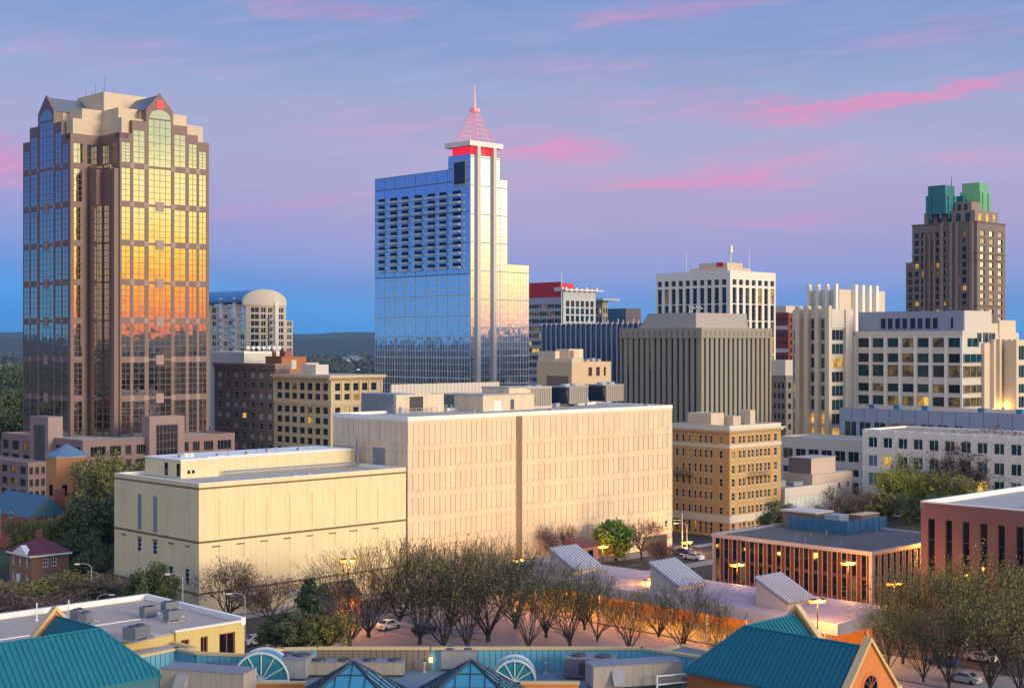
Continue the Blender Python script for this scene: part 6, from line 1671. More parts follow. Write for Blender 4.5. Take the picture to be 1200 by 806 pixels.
# ------------------------------------------------------------------ lamps
def lamp_posts():
    HEAD = mat('sodium_lamp_glow', (.9, .6, .2), .5, 0, emit=(1, .27, .015), estr=3.6)
    spots = [(408, 655, 222, 'between the bare trees by the orange hut'), (609, 655, 262, 'above the bare trees left of the station canopy'), (678, 616, 305, 'single tall one before the peach block wall'), (706, 639, 285, 'beside the round green tree behind the first roof monitor'),
             (768, 676, 232, 'in front of the middle roof monitor'), (864, 660, 236, 'before the striped brick block, left of its corner'), (958, 702, 200, 'nearest one, beside the right teal gable roof'), (994, 658, 226, 'before the striped brick block near its white corner'), (1048, 682, 214, 'at the edge of the budding trees on the right'), (805, 634, 312, 'at the street corner below the tan brick building'), (1096, 640, 240, 'before the rose brick building among budding treetops'), (943, 613, 292, 'on the street behind the striped brick block')]
    proto = None
    for i, (px, py, Y, wh) in enumerate(spots):
        X = (px - CX) / FPX * Y; zt = zat(py, Y)
        lab = 'twin headed orange street lamp ' + wh
        e = empty('street_lamp', (X, Y, 0), .3, lab, 'street lamp', 'orange street lamps')
        b = MB(); b.tube((0, 0, 0), (0, 0, zt + .1), .11, .07, 8); b.tube((0, 0, 0), (0, 0, .5), .25, .2, 8); b.build('pole', DARKM, e)
        b = MB(); b.tube((-.8, 0, zt + .1), (.8, 0, zt + .1), .05, .05, 6); b.build('arm', DARKM, e)
        for s in (-1, 1):
            if i == 2 and s == 1: continue
            x = s * .75 if i != 2 else 0
            b = MB(); b.tube((x, 0, zt - .45), (x, 0, zt - .02), .40, .58, 12); o = b.build('lamp_head', HEAD, e)
            k = MB(); k.tube((x, 0, zt - .02), (x, 0, zt + .12), .62, .2, 12); k.build('lamp_cap', DARKM, o)
        point(e, (0, 0, zt - .75), 5500, r=.5)
lamp_posts()
def cobra(px, pyt, Y, side, lab):
    X = (px - CX) / FPX * Y; zt = zat(pyt, Y); e = empty('cobra_street_lamp', (X, Y, 0), 0, lab, 'street lamp', 'grey cobra head street lamps')
    b = MB(); b.tube((0, 0, 0), (0, 0, zt - .3), .14, .09, 8); b.build('pole', GALV, e)
    b = MB(); q = [(0, 0, zt - .3), (side * .5, 0, zt + .1), (side * 1.4, 0, zt + .3), (side * 2.0, 0, zt + .25)]
    for a, c in zip(q, q[1:]): b.tube(a, c, .06, .06, 6)
    b.build('arm', GALV, e); b = MB(); b.obox((side * 2.3, 0), (1, 0), .4, (0, 1), .16, zt + .1, zt + .28); b.build('lamp_head', WHITECAP, e)
cobra(107, 662, 238, -1, 'grey cobra head street lamp beside the small brick house')
cobra(114, 698, 226, 1, 'low grey cobra head street lamp rising behind the white parapet')
cobra(214, 674, 222, -1, 'grey cobra head street lamp in front of the cream building near its corner')
cobra(287, 697, 215, -1, 'grey cobra head street lamp by the bare tree in front of the cream building')
cobra(805, 614, 318, -1, 'grey street lamp arm at the corner between peach block and tan building')
cobra(867, 612, 318, 1, 'thin grey street lamp in front of the tan brick building')

# ------------------------------------------------------------------ utility pole and wires
def utility():
    X, Y = at(349, 205); zt = zat(692, 205)
    e = empty('utility_pole', (X, Y, 0), .4, 'utility pole with cross arms and white insulators in front of the dark evergreen', 'utility pole')
    b = MB(); b.tube((0, 0, 0), (0, 0, zt), .16, .11, 8); b.build('pole', mat('weathered_pole', (.26, .23, .20), .9, .2), e)
    for z in (zt - .4, zt - 1.4): b = MB(); b.box(-1.1, 1.1, -.07, .07, z, z + .14); b.build('cross_arm', GALV, e)
    for k, x in enumerate((-1, -.5, .5, 1)):
        for z in (zt - .26, zt - 1.26): b = MB(); b.tube((x, 0, z), (x, 0, z + .35), .08, .05, 6); b.build('insulator', WHITECAP, e)
    b = MB(); b.tube((.3, -.1, 0), (.3, -.1, zt - 2), .07, .07, 5); b.tube((-.3, -.1, 0), (-.3, -.1, zt - 2), .07, .07, 5); b.build('conduit', WHITECAP, e)
    X2, Y2 = at(560, 172); z2 = zat(742, 172)
    b = MB()
    for k, (dx, dz) in enumerate(((-1, 0), (-.5, 0), (.5, 0), (1, 0), (-.6, -1), (.6, -1), (0, -2.2))):
        p0 = Vector((X + dx, Y, zt + .1 + dz)); p1 = Vector((X2 + dx * .6, Y2, z2 + dz * .7)); pr = p0
        for i in range(1, 13):
            f = i / 12; p = p0.lerp(p1, f); p.z -= 1.2 * 4 * f * (1 - f) * .5; b.tube(pr, p, .035, .035, 3, cap=False); pr = p
    o = b.build('power_lines', DARKM); tag(o, 'bundle of dark power lines sagging right from the utility pole', 'power line')
utility()

# ------------------------------------------------------------------ left: church, red chapel, small brick house
def church():
    Y = 335; X, _ = at(78, Y); e = empty('church_tower', (X, Y, 0), .2, 'octagonal orange brick church tower with a pointed blue slate roof among trees', 'church tower')
    r = 4.7; ze = zat(533, Y); za = zat(522.5, Y)
    P = [(r * cos(pi / 4 * k + pi / 8), r * sin(pi / 4 * k + pi / 8)) for k in range(8)]
    b = MB(); b.prism(P, 0, ze); b.build('wall', mat('orange_tower_brick', (.48, .22, .09), .85, .16, 1.5), e)
    P2 = [(1.08 * x, 1.08 * y) for x, y in P]; b = MB(); b.add([(x, y, ze + .01) for x, y in P2] + [(0, 0, za + .6)], [(i, (i + 1) % 8, 8) for i in range(8)] + [tuple(range(7, -1, -1))]); b.build('roof', mat('blue_slate_roof', (.10, .19, .30), .6, .12, 1.0), e)
    b = MB(); b.prism([(1.05 * x, 1.05 * y) for x, y in P], ze - .35, ze); b.build('eaves', GREYFRAME, e)
    for k in (4, 5, 6):
        a = pi / 4 * k; c = (r * cos(pi / 8) * cos(a), r * cos(pi / 8) * sin(a)); b = MB(); b.obox(c, (cos(a), sin(a)), .08, (-sin(a), cos(a)), .55, ze - 9, ze - 6.5); b.build('window', BLACKGLASS, e)
    # chapel
    B = Bld('red_chapel', 'red brick chapel with dark blue roof at the left edge', 'chapel', C=at(33, 312), w=9, d=20)
    H = B.z(607); zr = B.z(583); B.core(.0, B.w, 0, B.d, 0, H)
    B.win(('L', 0), 7, 9.0, 2, 8.2, DARKGLASS, 2, 5, WHITEFRAME, .16, -.02)
    B.win(('L', 0), 13, 15, 2, 8.2, DARKGLASS, 2, 5, WHITEFRAME, .16, -.02)
    B.win(('R', 0), 3.5, 5.5, 3, 8, DARKGLASS, 2, 4, WHITEFRAME, .16, -.02)
    b = MB(); m = B.w / 2; b.add([(-.4, -.4, H), (B.w + .4, -.4, H), (m, -.4, zr), (-.4, B.d + .4, H), (B.w + .4, B.d + .4, H), (m, B.d + .4, zr)], [(0, 2, 5, 3), (1, 4, 5, 2), (0, 3, 4, 1), (0, 1, 2), (3, 5, 4)]); B.part('roof', b, mat('dark_blue_slate', (.05, .13, .20), .6, .15, 1.0))
    b = MB(); b.box(B.w - 1.6, B.w + .1, 1, 3, 0, zr + 1.2); B.part('chimney', b, BRICKRED); B.finish(mat('bright_red_brick', (.42, .085, .055), .85, .12, 2.0))
    # small brick house
    B = Bld('small_brick_house', 'small brown brick house with hipped maroon roof and white framed windows', 'house', pxc=37, Y=264, pxl=11, pxr=81)
    w, d, t = B.w, B.d, .25; H = B.z(653); zr = zat(631, 268)
    rows = [(.9, 2.7), (4.0, 5.6)]
    B.grid(('R', 0), 0, w, 0, H, [(2.2, 3.3), (w - 3.6, w - 2.5)], rows, t, DARKGLASS, 2, 2, WHITEFRAME, .14); B.grid(('L', 0), t, d, 0, H, even(.6, d - .2, 3, .34), rows, t, DARKGLASS, 2, 2, WHITEFRAME, .14)
    B.core(t, w, t, d, 0, H - .02)
    b = MB(); b.box(-.5, w + .4, -.5, d + .4, H, H + .35); b.add([(-.5, .8, H + .36), (-.5, d * .75, H + .36), (-.5, d * .38, H + 1.9), (.6, .8, H + .36), (.6, d * .75, H + .36), (.6, d * .38, H + 1.9)], [(0, 2, 1), (3, 4, 5), (0, 1, 4, 3), (1, 2, 5, 4), (2, 0, 3, 5)]); B.part('cornice', b, WHITECAP)
    b = MB(); k = min(w, d) / 2; c0 = [(-.5, -.5), (w + .4, -.5), (w + .4, d + .4), (-.5, d + .4)]
    b.add([(x, y, H + .36) for x, y in c0] + [(w * .42, d * .5, zr), (w * .6, d * .5, zr)], [(0, 1, 5, 4), (1, 2, 5), (2, 3, 4, 5), (3, 0, 4), (3, 2, 1, 0)]); B.part('roof', b, mat('maroon_shingle', (.13, .035, .045), .85, .25, 1.2))
    b = MB(); b.box(w * .5, w * .5 + .9, d * .55, d * .55 + .9, H, zr + 1.3); B.part('chimney', b, BRICKRED)
    b = MB(); b.box(-.1, .0, 4.6, 5.9, 0, 2.5); B.part('door', b, WHITECAP); B.finish(mat('house_brick', (.27, .14, .085), .85, .2, 2.0))
church()

def huts():
    B = Bld('orange_lit_hut', 'small brick hut with a dark pitched roof lit orange behind the bare trees', 'hut', pxc=392, Y=226, w=5, d=5)
    B.core(0, 5, 0, 5, 0, 5.2); b = MB(); b.add([(-.4, -.4, 5.2), (5.4, -.4, 5.2), (5.4, 5.4, 5.2), (-.4, 5.4, 5.2), (-.4, 2.5, 7.4), (5.4, 2.5, 7.4)], [(0, 1, 5, 4), (2, 3, 4, 5), (1, 2, 5), (3, 0, 4), (3, 2, 1, 0)]); B.part('roof', b, mat('dark_hut_roof', (.05, .055, .08), .8, .15))
    b = MB(); b.box(1.2, 2.6, -.06, 0, .1, 2.4); B.part('door', b, mat('orange_lit_door', (.6, .2, .04), .6, .1, emit=(1, .22, .02), estr=.8)); 
    b = MB(); b.box(3.3, 3.9, -.06, 0, 3.2, 4.4); B.part('window', b, MATS['orange_lit_door']); B.finish(mat('hut_brick', (.34, .19, .13), .85, .2)); point(B.e, (2, -2.5, 3), 500)
    B = Bld('stair_kiosk', 'little dark red kiosk with an open doorway behind the first roof monitor', 'kiosk', pxc=684, Y=272, pxl=655, pxr=697)
    B.d = 4; B.w = 4; H = zat(638, 274); B.core(0, 4, 0, 4, 0, H); b = MB(); b.add([(-.3, -.3, H), (4.3, -.3, H), (4.3, 4.3, H + 1), (-.3, 4.3, H + 1), (-.3, -.3, H - .25), (4.3, -.3, H - .25), (4.3, 4.3, H - .2), (-.3, 4.3, H - .2)], [(0, 1, 2, 3), (7, 6, 5, 4), (0, 4, 5, 1), (1, 5, 6, 2), (2, 6, 7, 3), (3, 7, 4, 0)]); B.part('roof', b, mat('maroon_roof', (.16, .05, .05), .8, .15))
    b = MB(); b.box(1.2, 2.6, -.05, 0, H - 3.2, H - .9); B.part('window', b, BLACKGLASS); B.finish(mat('kiosk_pink', (.48, .20, .14), .8, .15))
huts()

# ------------------------------------------------------------------ cars
def cars():
    TYRE = mat('tyre', (.02, .02, .02), .9, .1); CG = mat('car_glass', (.02, .03, .04), .05, 0, spec=.9)
    HL = mat('headlight', (.7, .7, .65), .2, 0); TL = mat('tail_light', (.35, .01, .01), .3, 0)
    def car(lab, x, y, rz, col, van=False, group='cars on the streets'):
        e = empty('parked_van' if van else 'parked_car', (x, y, .02), rz, lab, 'van' if van else 'car', group)
        P = mat('paint_' + col[0], col[1], .3, .05, .5, spec=.6)
        prof = [(-2.2, .35), (2.2, .35), (2.25, .7), (2.1, .95), (1.2, 1.05), (.5, 1.5), (-.9, 1.52), (-1.6, 1.1), (-2.2, 1.02), (-2.28, .7)] if not van else [(-2.5, .4), (2.5, .4), (2.55, .9), (2.2, 1.25), (1.5, 2.1), (-2.4, 2.15), (-2.5, 1.8)]
        b = MB(); hw = .88; n = len(prof)
        def yw(z): return hw if z < 1.05 else hw - (z - 1.05) * .28
        vs = [(px_, -yw(pz_), pz_) for px_, pz_ in prof] + [(px_, yw(pz_), pz_) for px_, pz_ in prof]
        b.add(vs, [tuple(range(n - 1, -1, -1)), tuple(range(n, 2 * n))] + [(i, (i + 1) % n, n + (i + 1) % n, n + i) for i in range(n)]); b.build('body', P, e)
        b = MB()
        if not van:
            for s in (-1, 1): b.add([(1.0, s * .885, 1.08), (.45, s * .79, 1.44), (-.8, s * .79, 1.45), (-1.4, s * .87, 1.1)], [(0, 1, 2, 3)] if s > 0 else [(3, 2, 1, 0)])
            b.add([(1.17, -.75, 1.085), (1.17, .75, 1.085), (.53, .66, 1.49), (.53, -.66, 1.49)], [(0, 1, 2, 3)]); b.add([(-1.58, -.7, 1.13), (-1.58, .7, 1.13), (-.95, .64, 1.515), (-.95, -.64, 1.515)], [(3, 2, 1, 0)])
        else:
            for s in (-1, 1): b.add([(1.9, s * .85, 1.3), (1.4, s * .66, 1.98), (.4, s * .66, 1.98), (.4, s * .85, 1.3)], [(0, 1, 2, 3)] if s > 0 else [(3, 2, 1, 0)])
            b.add([(2.21, -.7, 1.28), (2.21, .7, 1.28), (1.56, .58, 2.06), (1.56, -.58, 2.06)], [(0, 1, 2, 3)])
        b.build('window', CG, e)
        for x_ in (-1.4, 1.4):
            for s in (-1, 1): b = MB(); b.tube((x_, s * .70, .33), (x_, s * .90, .33), .33, .33, 14); b.build('wheel', TYRE, e)
        for s in (-1, 1):
            b = MB(); b.box(2.13, 2.27, s * .62 - .18, s * .62 + .18, .66, .84); b.build('headlight', HL, e); b = MB(); b.box(-2.34 - (.22 if van else 0), -2.2, s * .62 - .18, s * .62 + .18, .72, .92); b.build('tail_light', TL, e)
    def P(px, py): return pz(px, py, 0.0)
    W, S_, BL, RD, DK = ('white', (.72, .72, .72)), ('silver', (.40, .42, .45)), ('blue', (.03, .07, .25)), ('red', (.35, .03, .03)), ('black', (.02, .02, .025))
    c = P(813, 656); car('white car at the street corner below the tan brick building', c[0], c[1], GA + pi / 2, W)
    c = P(800, 650); car('blue car just behind the white car at the street corner', c[0], c[1], GA + pi / 2 + .05, BL)
    for px, py, r, col, lab in ((455, 737, .9, W, 'white car parked behind the bare trees near the orange hut'), (474, 720, .9, S_, 'silver car parked behind the bare trees, further back'), (498, 741, .9, DK, 'black car under the bare trees left of the plaza'), (300, 755, GA, S_, 'silver car on the street beside the yellow gravel roofed building'),
            (1130, 800, GA + pi / 2, S_, 'silver car under the budding trees at lower right'), (1150, 775, GA + pi / 2, W, 'white car among the trunks of the budding trees at lower right'), (1105, 780, GA + pi / 2, BL, 'dark blue car under the budding trees at lower right')):
        c = P(px, py); car(lab, c[0], c[1], r, col)
    YL = ('yellow', (.75, .42, .02))
    for px, Y, lab in ((3, 372, 'yellow van at the left edge below the granite podium wing'), (33, 372, 'yellow van in front of the granite podium arcade beside the church tower')):
        c = at(px, Y); car(lab, c[0], c[1], .4, YL, True, 'yellow vans by the podium')
cars()
def signal():
    X, Y = at(799.5, 316); e = empty('traffic_signal', (X, Y, 0), .6, 'tall traffic signal mast at the corner below the tan brick building', 'traffic light')
    b = MB(); b.tube((0, 0, 0), (0, 0, 8), .16, .11, 8); b.build('pole', GALV, e); b = MB(); b.tube((0, 0, 6.5), (-5, 0, 6.9), .09, .06, 6); b.build('arm', GALV, e)
    for x in (-4.6, -2.6):
        b = MB(); b.box(x - .2, x + .2, -.2, .15, 5.6, 6.7); o = b.build('signal_head', DARKM, e); b = MB(); b.tube((x, -.21, 6.0), (x, -.26, 6.0), .12, .12, 10); b.build('green_lens', mat('green_signal', (.05, .5, .3), .4, 0, emit=(.05, .9, .5), estr=2), o)
signal()

# ------------------------------------------------------------------ trees
BARK = mat('grey_brown_bark', (.040, .032, .028), .95, .25, 2.0)
TWIG = mat('twig_bark', (.034, .027, .024), .95, .2, 2.0)
def leafmat(name, c1, c2):
    if name in MATS: return MATS[name]
    m = bpy.data.materials.new(name); m.use_nodes = True; N = NT(m.node_tree); b = m.node_tree.nodes['Principled BSDF']
    b.inputs['Roughness'].default_value = .6
    g = N.new('ShaderNodeNewGeometry'); tc = N.new('ShaderNodeTexCoord')
    f = N.noise(tc.outputs['Object'], .45, 2)
    k = N.m('ADD', N.m('MULTIPLY', g.outputs['Random Per Island'], .65), N.m('MULTIPLY', f, .5), clamp=True)
    N.l.new(N.ramp(k, [(.1, (*c1, 1)), (.9, (*c2, 1))]), b.inputs['Base Color'])
    b.inputs['Transmission Weight'].default_value = 0.0
    MATS[name] = m; return m
BUD = leafmat('olive_buds', (.11, .12, .03), (.22, .24, .05))
BUDRED = leafmat('russet_buds', (.12, .07, .055), (.17, .11, .075))
SPRING = leafmat('spring_leaves', (.19, .20, .02), (.36, .35, .05))
DARKLEAF = leafmat('dark_leaves', (.035, .055, .020), (.10, .12, .035))
OLIVE = leafmat('olive_leaves', (.09, .095, .022), (.24, .22, .05))
GREEN = leafmat('bright_green_leaves', (.05, .11, .015), (.12, .22, .03))
PINE = leafmat('evergreen_needles', (.015, .035, .015), (.05, .09, .025))
BUDO = leafmat('olive_bud_haze', (.12, .11, .03), (.27, .25, .06))
BUDY = leafmat('yellow_bud_haze', (.18, .17, .02), (.38, .36, .05))
SHRUB = leafmat('yellow_olive_shrub', (.08, .075, .02), (.22, .18, .04))

def tree_meshes(name, seed, H=12.0, kind='vase', leaf=BUD, nleaf=2.0, lsize=.22, spread=.5, depth=5, trunk_h=.12, twigm=None, lscale=1.0):
    R = random.Random(seed); tr = MB(); cr = MB(); tips = []
    ka = .62 if kind == 'vase' else 1.0
    def grow(p, d, length, r, lev):
        segs = 3 if lev < 2 else 2
        q = p; dd = d.copy()
        for s in range(segs):
            dd = (dd + Vector((R.gauss(0, .10) * ka, R.gauss(0, .10) * ka, R.gauss(.03, .05)))).normalized()
            n = q + dd * (length / segs); r2 = max(r * (.86 if s < segs - 1 else .74), .017)
            (tr if lev < 3 else cr).tube(q, n, r, r2, 5 if lev < 2 else 3, 0, cap=False)
            if lev >= 2: tips.append((q.lerp(n, R.random()), lev))
            q, r = n, r2
            if lev < depth and lev >= 1 and s < segs - 1 and R.random() < .75:
                side = Vector((R.gauss(0, 1), R.gauss(0, 1), R.gauss(.2, .5))); side = (side - dd * side.dot(dd)).normalized()
                nd = (dd + side * R.uniform(.5, .95) * spread * 1.4 * ka).normalized()
                grow(q, nd, length * R.uniform(.5, .75), r * .62, lev + 1)
        if lev < depth:
            k = 3 if R.random() < ((.65 if lev < 3 else .35) if kind != 'vase' else (.38 if lev < 3 else .25)) else 2
            a0 = R.uniform(0, 6.28)
            for i in range(k):
                a = a0 + 2 * pi * i / k + R.gauss(0, .3)
                t = Vector((0, 0, 1)) if abs(dd.z) < .95 else Vector((1, 0, 0))
                e1 = dd.cross(t).normalized(); e2 = dd.cross(e1)
                nd = (dd + (e1 * cos(a) + e2 * sin(a)) * R.uniform(.35, .75) * spread * ka + Vector((0, 0, .10))).normalized()
                grow(q, nd, length * R.uniform(.66, .88), r * .70, lev + 1)
        else: tips.append((q, lev + 1))
    if kind == 'vase':
        th = H * trunk_h; tr.tube((0, 0, 0), (0, 0, th), .28, .24, 8, cap=False); k = R.choice((7, 8, 9)); a0 = R.uniform(0, 6)
        for i in range(k):
            a = a0 + 2 * pi * i / k; s = R.uniform(.12, .80) * spread
            grow(Vector((0, 0, th * R.uniform(.75, 1))), Vector((cos(a) * s, sin(a) * s, 1)).normalized(), H * R.uniform(.28, .36), .13, 1)
    elif kind == 'round':
        th = H * .22; grow(Vector((0, 0, 0)), Vector((0, 0, 1)), th, .30, 0)
        for i in range(4):
            a = R.uniform(0, 6.28); grow(Vector((0, 0, th * R.uniform(.8, 1))), Vector((cos(a) * .75, sin(a) * .75, .65)).normalized(), H * R.uniform(.20, .27), .15, 1)
    elif kind == 'cone':
        tr.tube((0, 0, 0), (0, 0, H * .97), .22, .03, 6, cap=False); z = H * .06
        while z < H * .98:
            f = 1 - z / H; L = (H * .30) * (f ** .8) * R.uniform(.75, 1.1) + .2
            for i in range(7):
                a = R.uniform(0, 6.28); e = Vector((cos(a) * L, sin(a) * L, z + L * .12))
                cr.tube((0, 0, z), e, .04, .01, 3, 0, cap=False)
                for s in range(int(4 + L * 5)): tips.append((Vector((0, 0, z)).lerp(e, R.uniform(.25, 1)), 6))
            z += H * .038
    zmax = max(t[0].z for t in tips)
    sc = H / zmax
    def leafq(c, s):
        a = Vector((R.gauss(0, 1), R.gauss(0, 1), R.gauss(0, .8))).normalized(); b = a.cross(Vector((R.gauss(0, 1), R.gauss(0, 1), R.gauss(0, 1)))).normalized()
        a *= s; b *= s * R.uniform(.5, .9)
        cr.add([tuple(c - a), tuple(c + b * .8), tuple(c + a), tuple(c - b * .8)], [(0, 1, 2, 3)], 1)
    if nleaf > 0:
        for (c, lev) in tips:
            if kind != 'cone' and lev < depth - 1: continue
            if kind == 'vase' and R.random() > (c.z / zmax - .25) * 2.2: continue
            n = int(nleaf) + (1 if R.random() < nleaf - int(nleaf) else 0)
            for _ in range(n):
                leafq(c + Vector((R.gauss(0, .30), R.gauss(0, .30), R.gauss(0, .28))) * lscale, lsize * R.uniform(.6, 1.3))
    out = []
    for nm, b, ms in (('trunk', tr, [BARK]), ('crown', cr, [twigm or TWIG, leaf])):
        me = bpy.data.meshes.new(nm); me.from_pydata([(x * sc, y * sc, z * sc) for x, y, z in b.v], [], b.f)
        for m in ms: me.materials.append(m)
        me.polygons.foreach_set('material_index', b.mi); me.update(); out.append(me)
    return out, H
TREE = {}
def tree(kind, px, Y, top, label, group, wscale=1.0, name='tree', gx=None):
    """a tree at its own spot on the ground, sized so that its top reaches its real height"""
    (mt, mc), H0 = TREE[kind]
    X = (px - CX) / FPX * Y; H = zat(top, Y); s = H / H0
    e = empty(name, (X, Y, 0), random.Random(px * 13 + Y).uniform(0, 6.28), label, 'tree', group); e.scale = (s * wscale, s * wscale, s)
    for nm, me in (('trunk', mt), ('crown', mc)):
        o = bpy.data.objects.new(nm, me); COL.objects.link(o); o.parent = e
    return e
for i in range(5): TREE['bare%d' % i] = tree_meshes('bare', 20 + i, 13, 'vase', BUD, .8, .12, .92, 5, .05)
for i in range(3): TREE['bud%d' % i] = tree_meshes('bud', 40 + i, 14, 'vase', BUDY if i == 1 else BUDO, 1.5, .16, .95, 5, .07, lscale=1.2)
for i in range(2): TREE['round%d' % i] = tree_meshes('round', 60 + i, 12, 'round', BUDRED, 1.0, .13, .9, 5)
for i in range(2): TREE['spring%d' % i] = tree_meshes('spring', 70 + i, 15, 'round', SPRING, 2.4, .23, .85, 5)
for i in range(3): TREE['olive%d' % i] = tree_meshes('olive', 80 + i, 16, 'round', OLIVE if i else DARKLEAF, 6.0, .30, .85, 5, lscale=1.5)
TREE['green'] = tree_meshes('green', 90, 8, 'round', GREEN, 7.0, .28, .8, 5, lscale=1.3)
TREE['dark'] = tree_meshes('dark', 93, 14, 'round', DARKLEAF, 8.0, .32, .8, 5, lscale=1.6)
TREE['cone'] = tree_meshes('cone', 95, 12, 'cone', PINE, 2.6, .26, lscale=.8)
TREE['greybrown'] = tree_meshes('greybrown', 97, 14, 'round', BUDRED, 2.4, .2, .85, 5, lscale=1.2)

GR = 'bare street trees in front of the peach block'
def trees():
    row = [(432, 222, 630, 'widest of them, behind the orange lit hut'), (492, 217, 640, 'whose trunk stands nearest the black car'), (468, 231, 633, 'behind the silver car'), (528, 226, 634, 'before the left third of the peach block'), (572, 219, 627, 'with the tallest crown in the row'),
           (604, 229, 640, 'just right of the tallest one'), (560, 236, 636, 'in the second rank behind the tallest one'), (640, 222, 655, 'left of the first roof monitor, front rank'), (668, 214, 672, 'in front of the first roof monitor'), (700, 219, 690, 'between first and middle roof monitors, left one'), (738, 211, 690, 'between first and middle roof monitors, right one'),
           (800, 212, 683, 'before the middle roof monitor, right side'), (620, 212, 668, 'low in front of the plaza'), (520, 212, 655, 'near the end of the power lines'), (772, 222, 690, 'slim, behind the lamp of the middle roof monitor'), (410, 216, 648, 'right beside the orange lit hut'), (548, 212, 640, 'close behind the blue parapet'), (685, 228, 664, 'against the canopy between first monitor and plaza'), (840, 206, 705, 'slim, nearest the right teal roof')]
    for i, (px, Y, top, l) in enumerate(row): tree('bare%d' % (i % 5), px, Y, top - 8, 'bare fan shaped street tree, ' + l, GR, 1.15 + .12 * (i % 3), 'bare_tree')
    tree('round0', 268, 226, 655, 'bare spreading tree in front of the cream building wall', None, 1.05, 'bare_tree'); tree('round1', 318, 224, 658, 'purplish bare tree between the cream building and the dark evergreen', None, 1.0, 'bare_tree')
    tree('cone', 362, 204, 680, 'dark evergreen tree behind the utility pole', None, 1.15, 'evergreen_tree'); tree('dark', 338, 201, 716, 'low dark green tree at the foot of the utility pole', None, 1.1, 'leafy_tree')
    tree('olive1', 378, 203, 712, 'olive green low tree right of the utility pole', None, 1.0, 'leafy_tree')
    tree('dark', 178, 228, 658, 'dark leafy tree in front of the left side of the cream building', None, .8, 'leafy_tree')
    tree('round1', 752, 300, 597, 'large bare round tree at the right end of the peach block', None, 1.05, 'bare_tree'); tree('green', 722, 296, 610, 'bright green round tree in front of the peach block', None, 1.15, 'leafy_tree'); tree('round0', 660, 290, 612, 'bare round tree behind the maroon kiosk', None, .9, 'bare_tree')
    tree('greybrown', 700, 292, 630, 'brown hazy tree behind the first roof monitor', None, 1.1, 'bare_tree'); tree('greybrown', 775, 292, 632, 'brown hazy tree behind the middle roof monitor', None, 1.0, 'bare_tree')
    for i, (px, Y, top, l, k) in enumerate([(1058, 203, 655, 'left most of the stand', 'bud0'), (1100, 200, 652, 'before the left windows of the rose brick building', 'bud2'), (1148, 205, 636, 'with the tallest yellow green crown', 'bud1'), (1180, 196, 652, 'at the right edge, front rank', 'bud0'), (1205, 206, 648, 'cut by the right edge of the view', 'bud2'), (1125, 212, 650, 'in the rear rank of the stand', 'bud0'), (1082, 192, 700, 'lowest of the front rank', 'bud2'), (1112, 188, 690, 'dense front one hiding the parked cars', 'bud0'), (1160, 186, 680, 'front one under the tallest crown', 'bud2'), (1040, 196, 690, 'beside the gable point', 'bud1'), (1195, 184, 690, 'low front one in the corner', 'bud0')]):
        tree(k, px, Y, top, 'budding olive tree at lower right, ' + l, 'budding trees at lower right', .95, 'budding_tree')
    for px, Y, top, k, l in ((1043, 368, 528, 'spring0', 'yellow green spring tree in front of the white front block, left one'), (1065, 360, 545, 'spring1', 'yellow green spring tree in front of the white front block, right one'), (1030, 352, 575, 'olive2', 'low olive tree below the yellow green spring trees'), (1075, 345, 575, 'olive0', 'dark low tree beside the rose brick building corner'),
            (1108, 372, 503, 'greybrown', 'grey brown hazy tree in front of the white front block, left one'), (1135, 365, 530, 'greybrown', 'lower grey brown hazy tree above the rose brick parapet'), (1160, 375, 525, 'greybrown', 'grey brown hazy tree near the end of the white front block'), (1190, 372, 500, 'greybrown', 'tall grey brown hazy tree at the right edge'), (1120, 352, 552, 'olive1', 'olive undergrowth tree behind the rose brick parapet'),
            (935, 322, 582, 'round1', 'thin bare dark tree beside the white clad shed'), (915, 318, 590, 'dark', 'dark leafy tree between the tan brick building and the shed'), (985, 340, 565, 'round0', 'reddish bare tree right of the white clad shed'), (1005, 345, 585, 'dark', 'dark leafy tree behind the blue screen fence')):
        tree(k, px, Y, top, l, None, 1.0, 'street_tree')
    for px, Y, top, k, l, s in ((122, 318, 530, 'olive1', 'tall olive tree between the church tower and the cream building', .95), (104, 300, 578, 'olive0', 'big dark tree in front of the church tower', .9), (126, 290, 575, 'dark', 'dark evergreen mass tree at the left side of the cream building', .95), (148, 330, 535, 'olive2', 'olive tree rising over the far corner of the cream building', .8), (60, 296, 602, 'olive2', 'olive brown tree between the red chapel and the small brick house', .9), (92, 275, 622, 'dark', 'dark tree just right of the small brick house', .9), (170, 345, 540, 'olive1', 'olive tree half hidden behind the cream building penthouse', .8),
            (30, 290, 605, 'olive1', 'olive tree in front of the red chapel', .8), (112, 262, 640, 'dark', 'dark low tree behind the cobra head lamp', .9)):
        tree(k, px, Y, top, l, None, s, 'leafy_tree')
    for i, (px, Y, top, k, l) in enumerate([(8, 236, 682, 'greybrown', 'purplish grey thicket shrub at the left edge above the white parapet'), (30, 240, 680, 'olive2', 'yellow olive shrub below the small brick house front'), (58, 242, 678, 'olive1', 'yellow olive shrub below the small brick house corner'), (82, 240, 676, 'olive2', 'yellow green shrub beside the cobra head lamp, left side'), (100, 236, 684, 'greybrown', 'grey thicket shrub at the foot of the cobra head lamp'), (46, 228, 695, 'greybrown', 'low purplish thicket shrub just above the white parapet'), (128, 240, 672, 'greybrown', 'brown shrub beside the lit arched door')]):
        tree(k, px, Y, top, l, None, 2.4, 'shrub')
    # the wooded edge at the far left, tree by tree
    rn = random.Random(77)
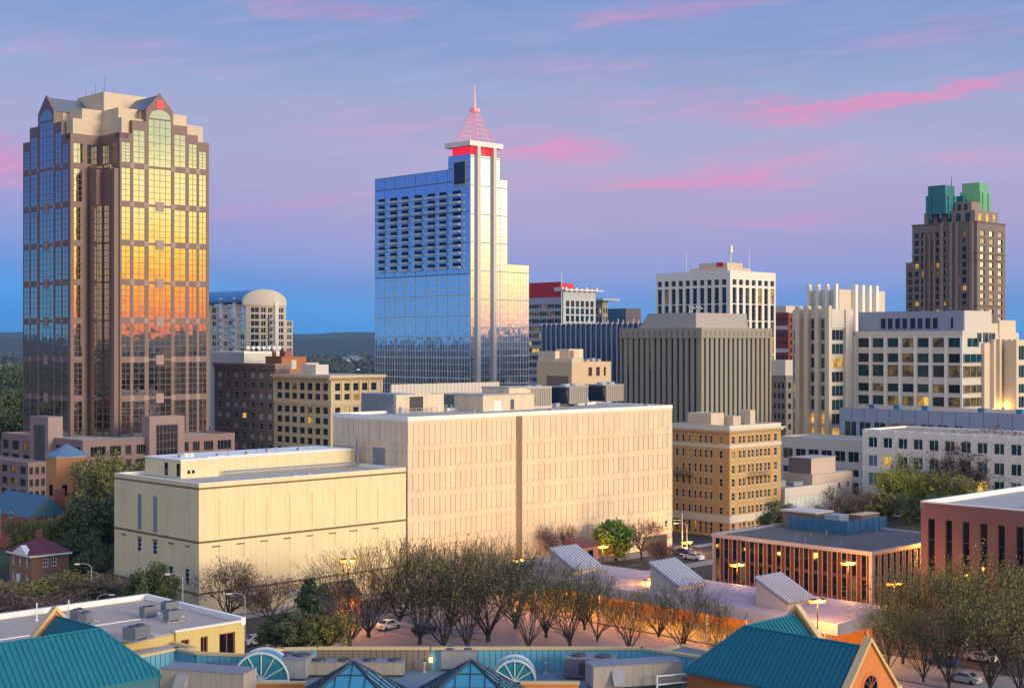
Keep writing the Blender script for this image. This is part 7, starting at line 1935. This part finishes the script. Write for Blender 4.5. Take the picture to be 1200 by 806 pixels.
    for i, (px, Y, top, l) in enumerate([(6, 640, 452, 'dark far tree at the left edge, lower one'), (20, 700, 447, 'dark far tree beside the gabled tower, nearest the granite'), (2, 820, 438, 'far tree at the left edge, upper one'), (24, 900, 432, 'far tree close beside the gabled tower'), (12, 1100, 424, 'smallest far tree at the left edge'), (14, 560, 470, 'largest dark far tree at the left edge')]):
        tree('olive0' if i % 2 else 'dark', px, Y, top, l, None, 1.3, 'far_tree')
trees()

def far_woods():
    """the wooded suburbs out to the hills, one mass of tree crowns"""
    R = random.Random(5); b = MB()
    ico = []
    t = (1 + 5 ** .5) / 2
    base = [Vector(v).normalized() for v in ((-1, t, 0), (1, t, 0), (-1, -t, 0), (1, -t, 0), (0, -1, t), (0, 1, t), (0, -1, -t), (0, 1, -t), (t, 0, -1), (t, 0, 1), (-t, 0, -1), (-t, 0, 1))]
    fc = [(0, 11, 5), (0, 5, 1), (0, 1, 7), (0, 7, 10), (0, 10, 11), (1, 5, 9), (5, 11, 4), (11, 10, 2), (10, 7, 6), (7, 1, 8), (3, 9, 4), (3, 4, 2), (3, 2, 6), (3, 6, 8), (3, 8, 9), (4, 9, 5), (2, 4, 11), (6, 2, 10), (8, 6, 7), (9, 8, 1)]
    def blob(x, y, r, h, n):
        for _ in range(n):
            c = Vector((x + R.gauss(0, r * .4), y + R.gauss(0, r * .4), h * R.uniform(.35, .8))); s = r * R.uniform(.35, .65)
            b.add([tuple(c + Vector((v.x * s * R.uniform(.7, 1.3), v.y * s * R.uniform(.7, 1.3), v.z * s * R.uniform(.6, 1.2)))) for v in base], fc)
    for _ in range(9000):
        az = RAD(R.uniform(-24, 125)) if R.random() < .75 else RAD(R.uniform(-120, -24)); rr = 850 + 4200 * R.random() ** 1.3
        x, y = rr * sin(az), rr * cos(az)
        r = R.uniform(6, 11) * (1 + rr / 4500); blob(x, y, r, R.uniform(11, 19), 3)
    o = b.build('far_woods', leafmat('far_wood_foliage', (.010, .022, .012), (.042, .046, .020)))
    o['kind'] = 'stuff'; o['label'] = 'wooded suburbs stretching to the hills'; o['category'] = 'woods'
    # pale house roofs among the far trees
    for i, (px, Y, wv, lab) in enumerate([(408, 2600, 22, 'pale far house roof among the woods, left one'), (415, 2900, 18, 'pale far house roof among the woods, middle one'), (421, 2500, 24, 'pale far house roof among the woods, right one'), (6, 1700, 26, 'pale far building at the left edge above the woods')]):
        x, y = at(px, Y); e = empty('far_house', (x, y, 0), .3 * i, lab, 'house', 'pale houses far in the woods')
        m = MB(); m.box(-wv / 2, wv / 2, 0, 12, 0, 17); m.build('wall', WHITEC, e); m = MB(); m.add([(-wv / 2 - 1, -1, 17), (wv / 2 + 1, -1, 17), (wv / 2 + 1, 13, 17), (-wv / 2 - 1, 13, 17), (-wv / 2 - 1, 6, 22), (wv / 2 + 1, 6, 22)], [(0, 1, 5, 4), (2, 3, 4, 5), (1, 2, 5), (3, 0, 4), (3, 2, 1, 0)]); m.build('roof', SLATE, e)
far_woods()
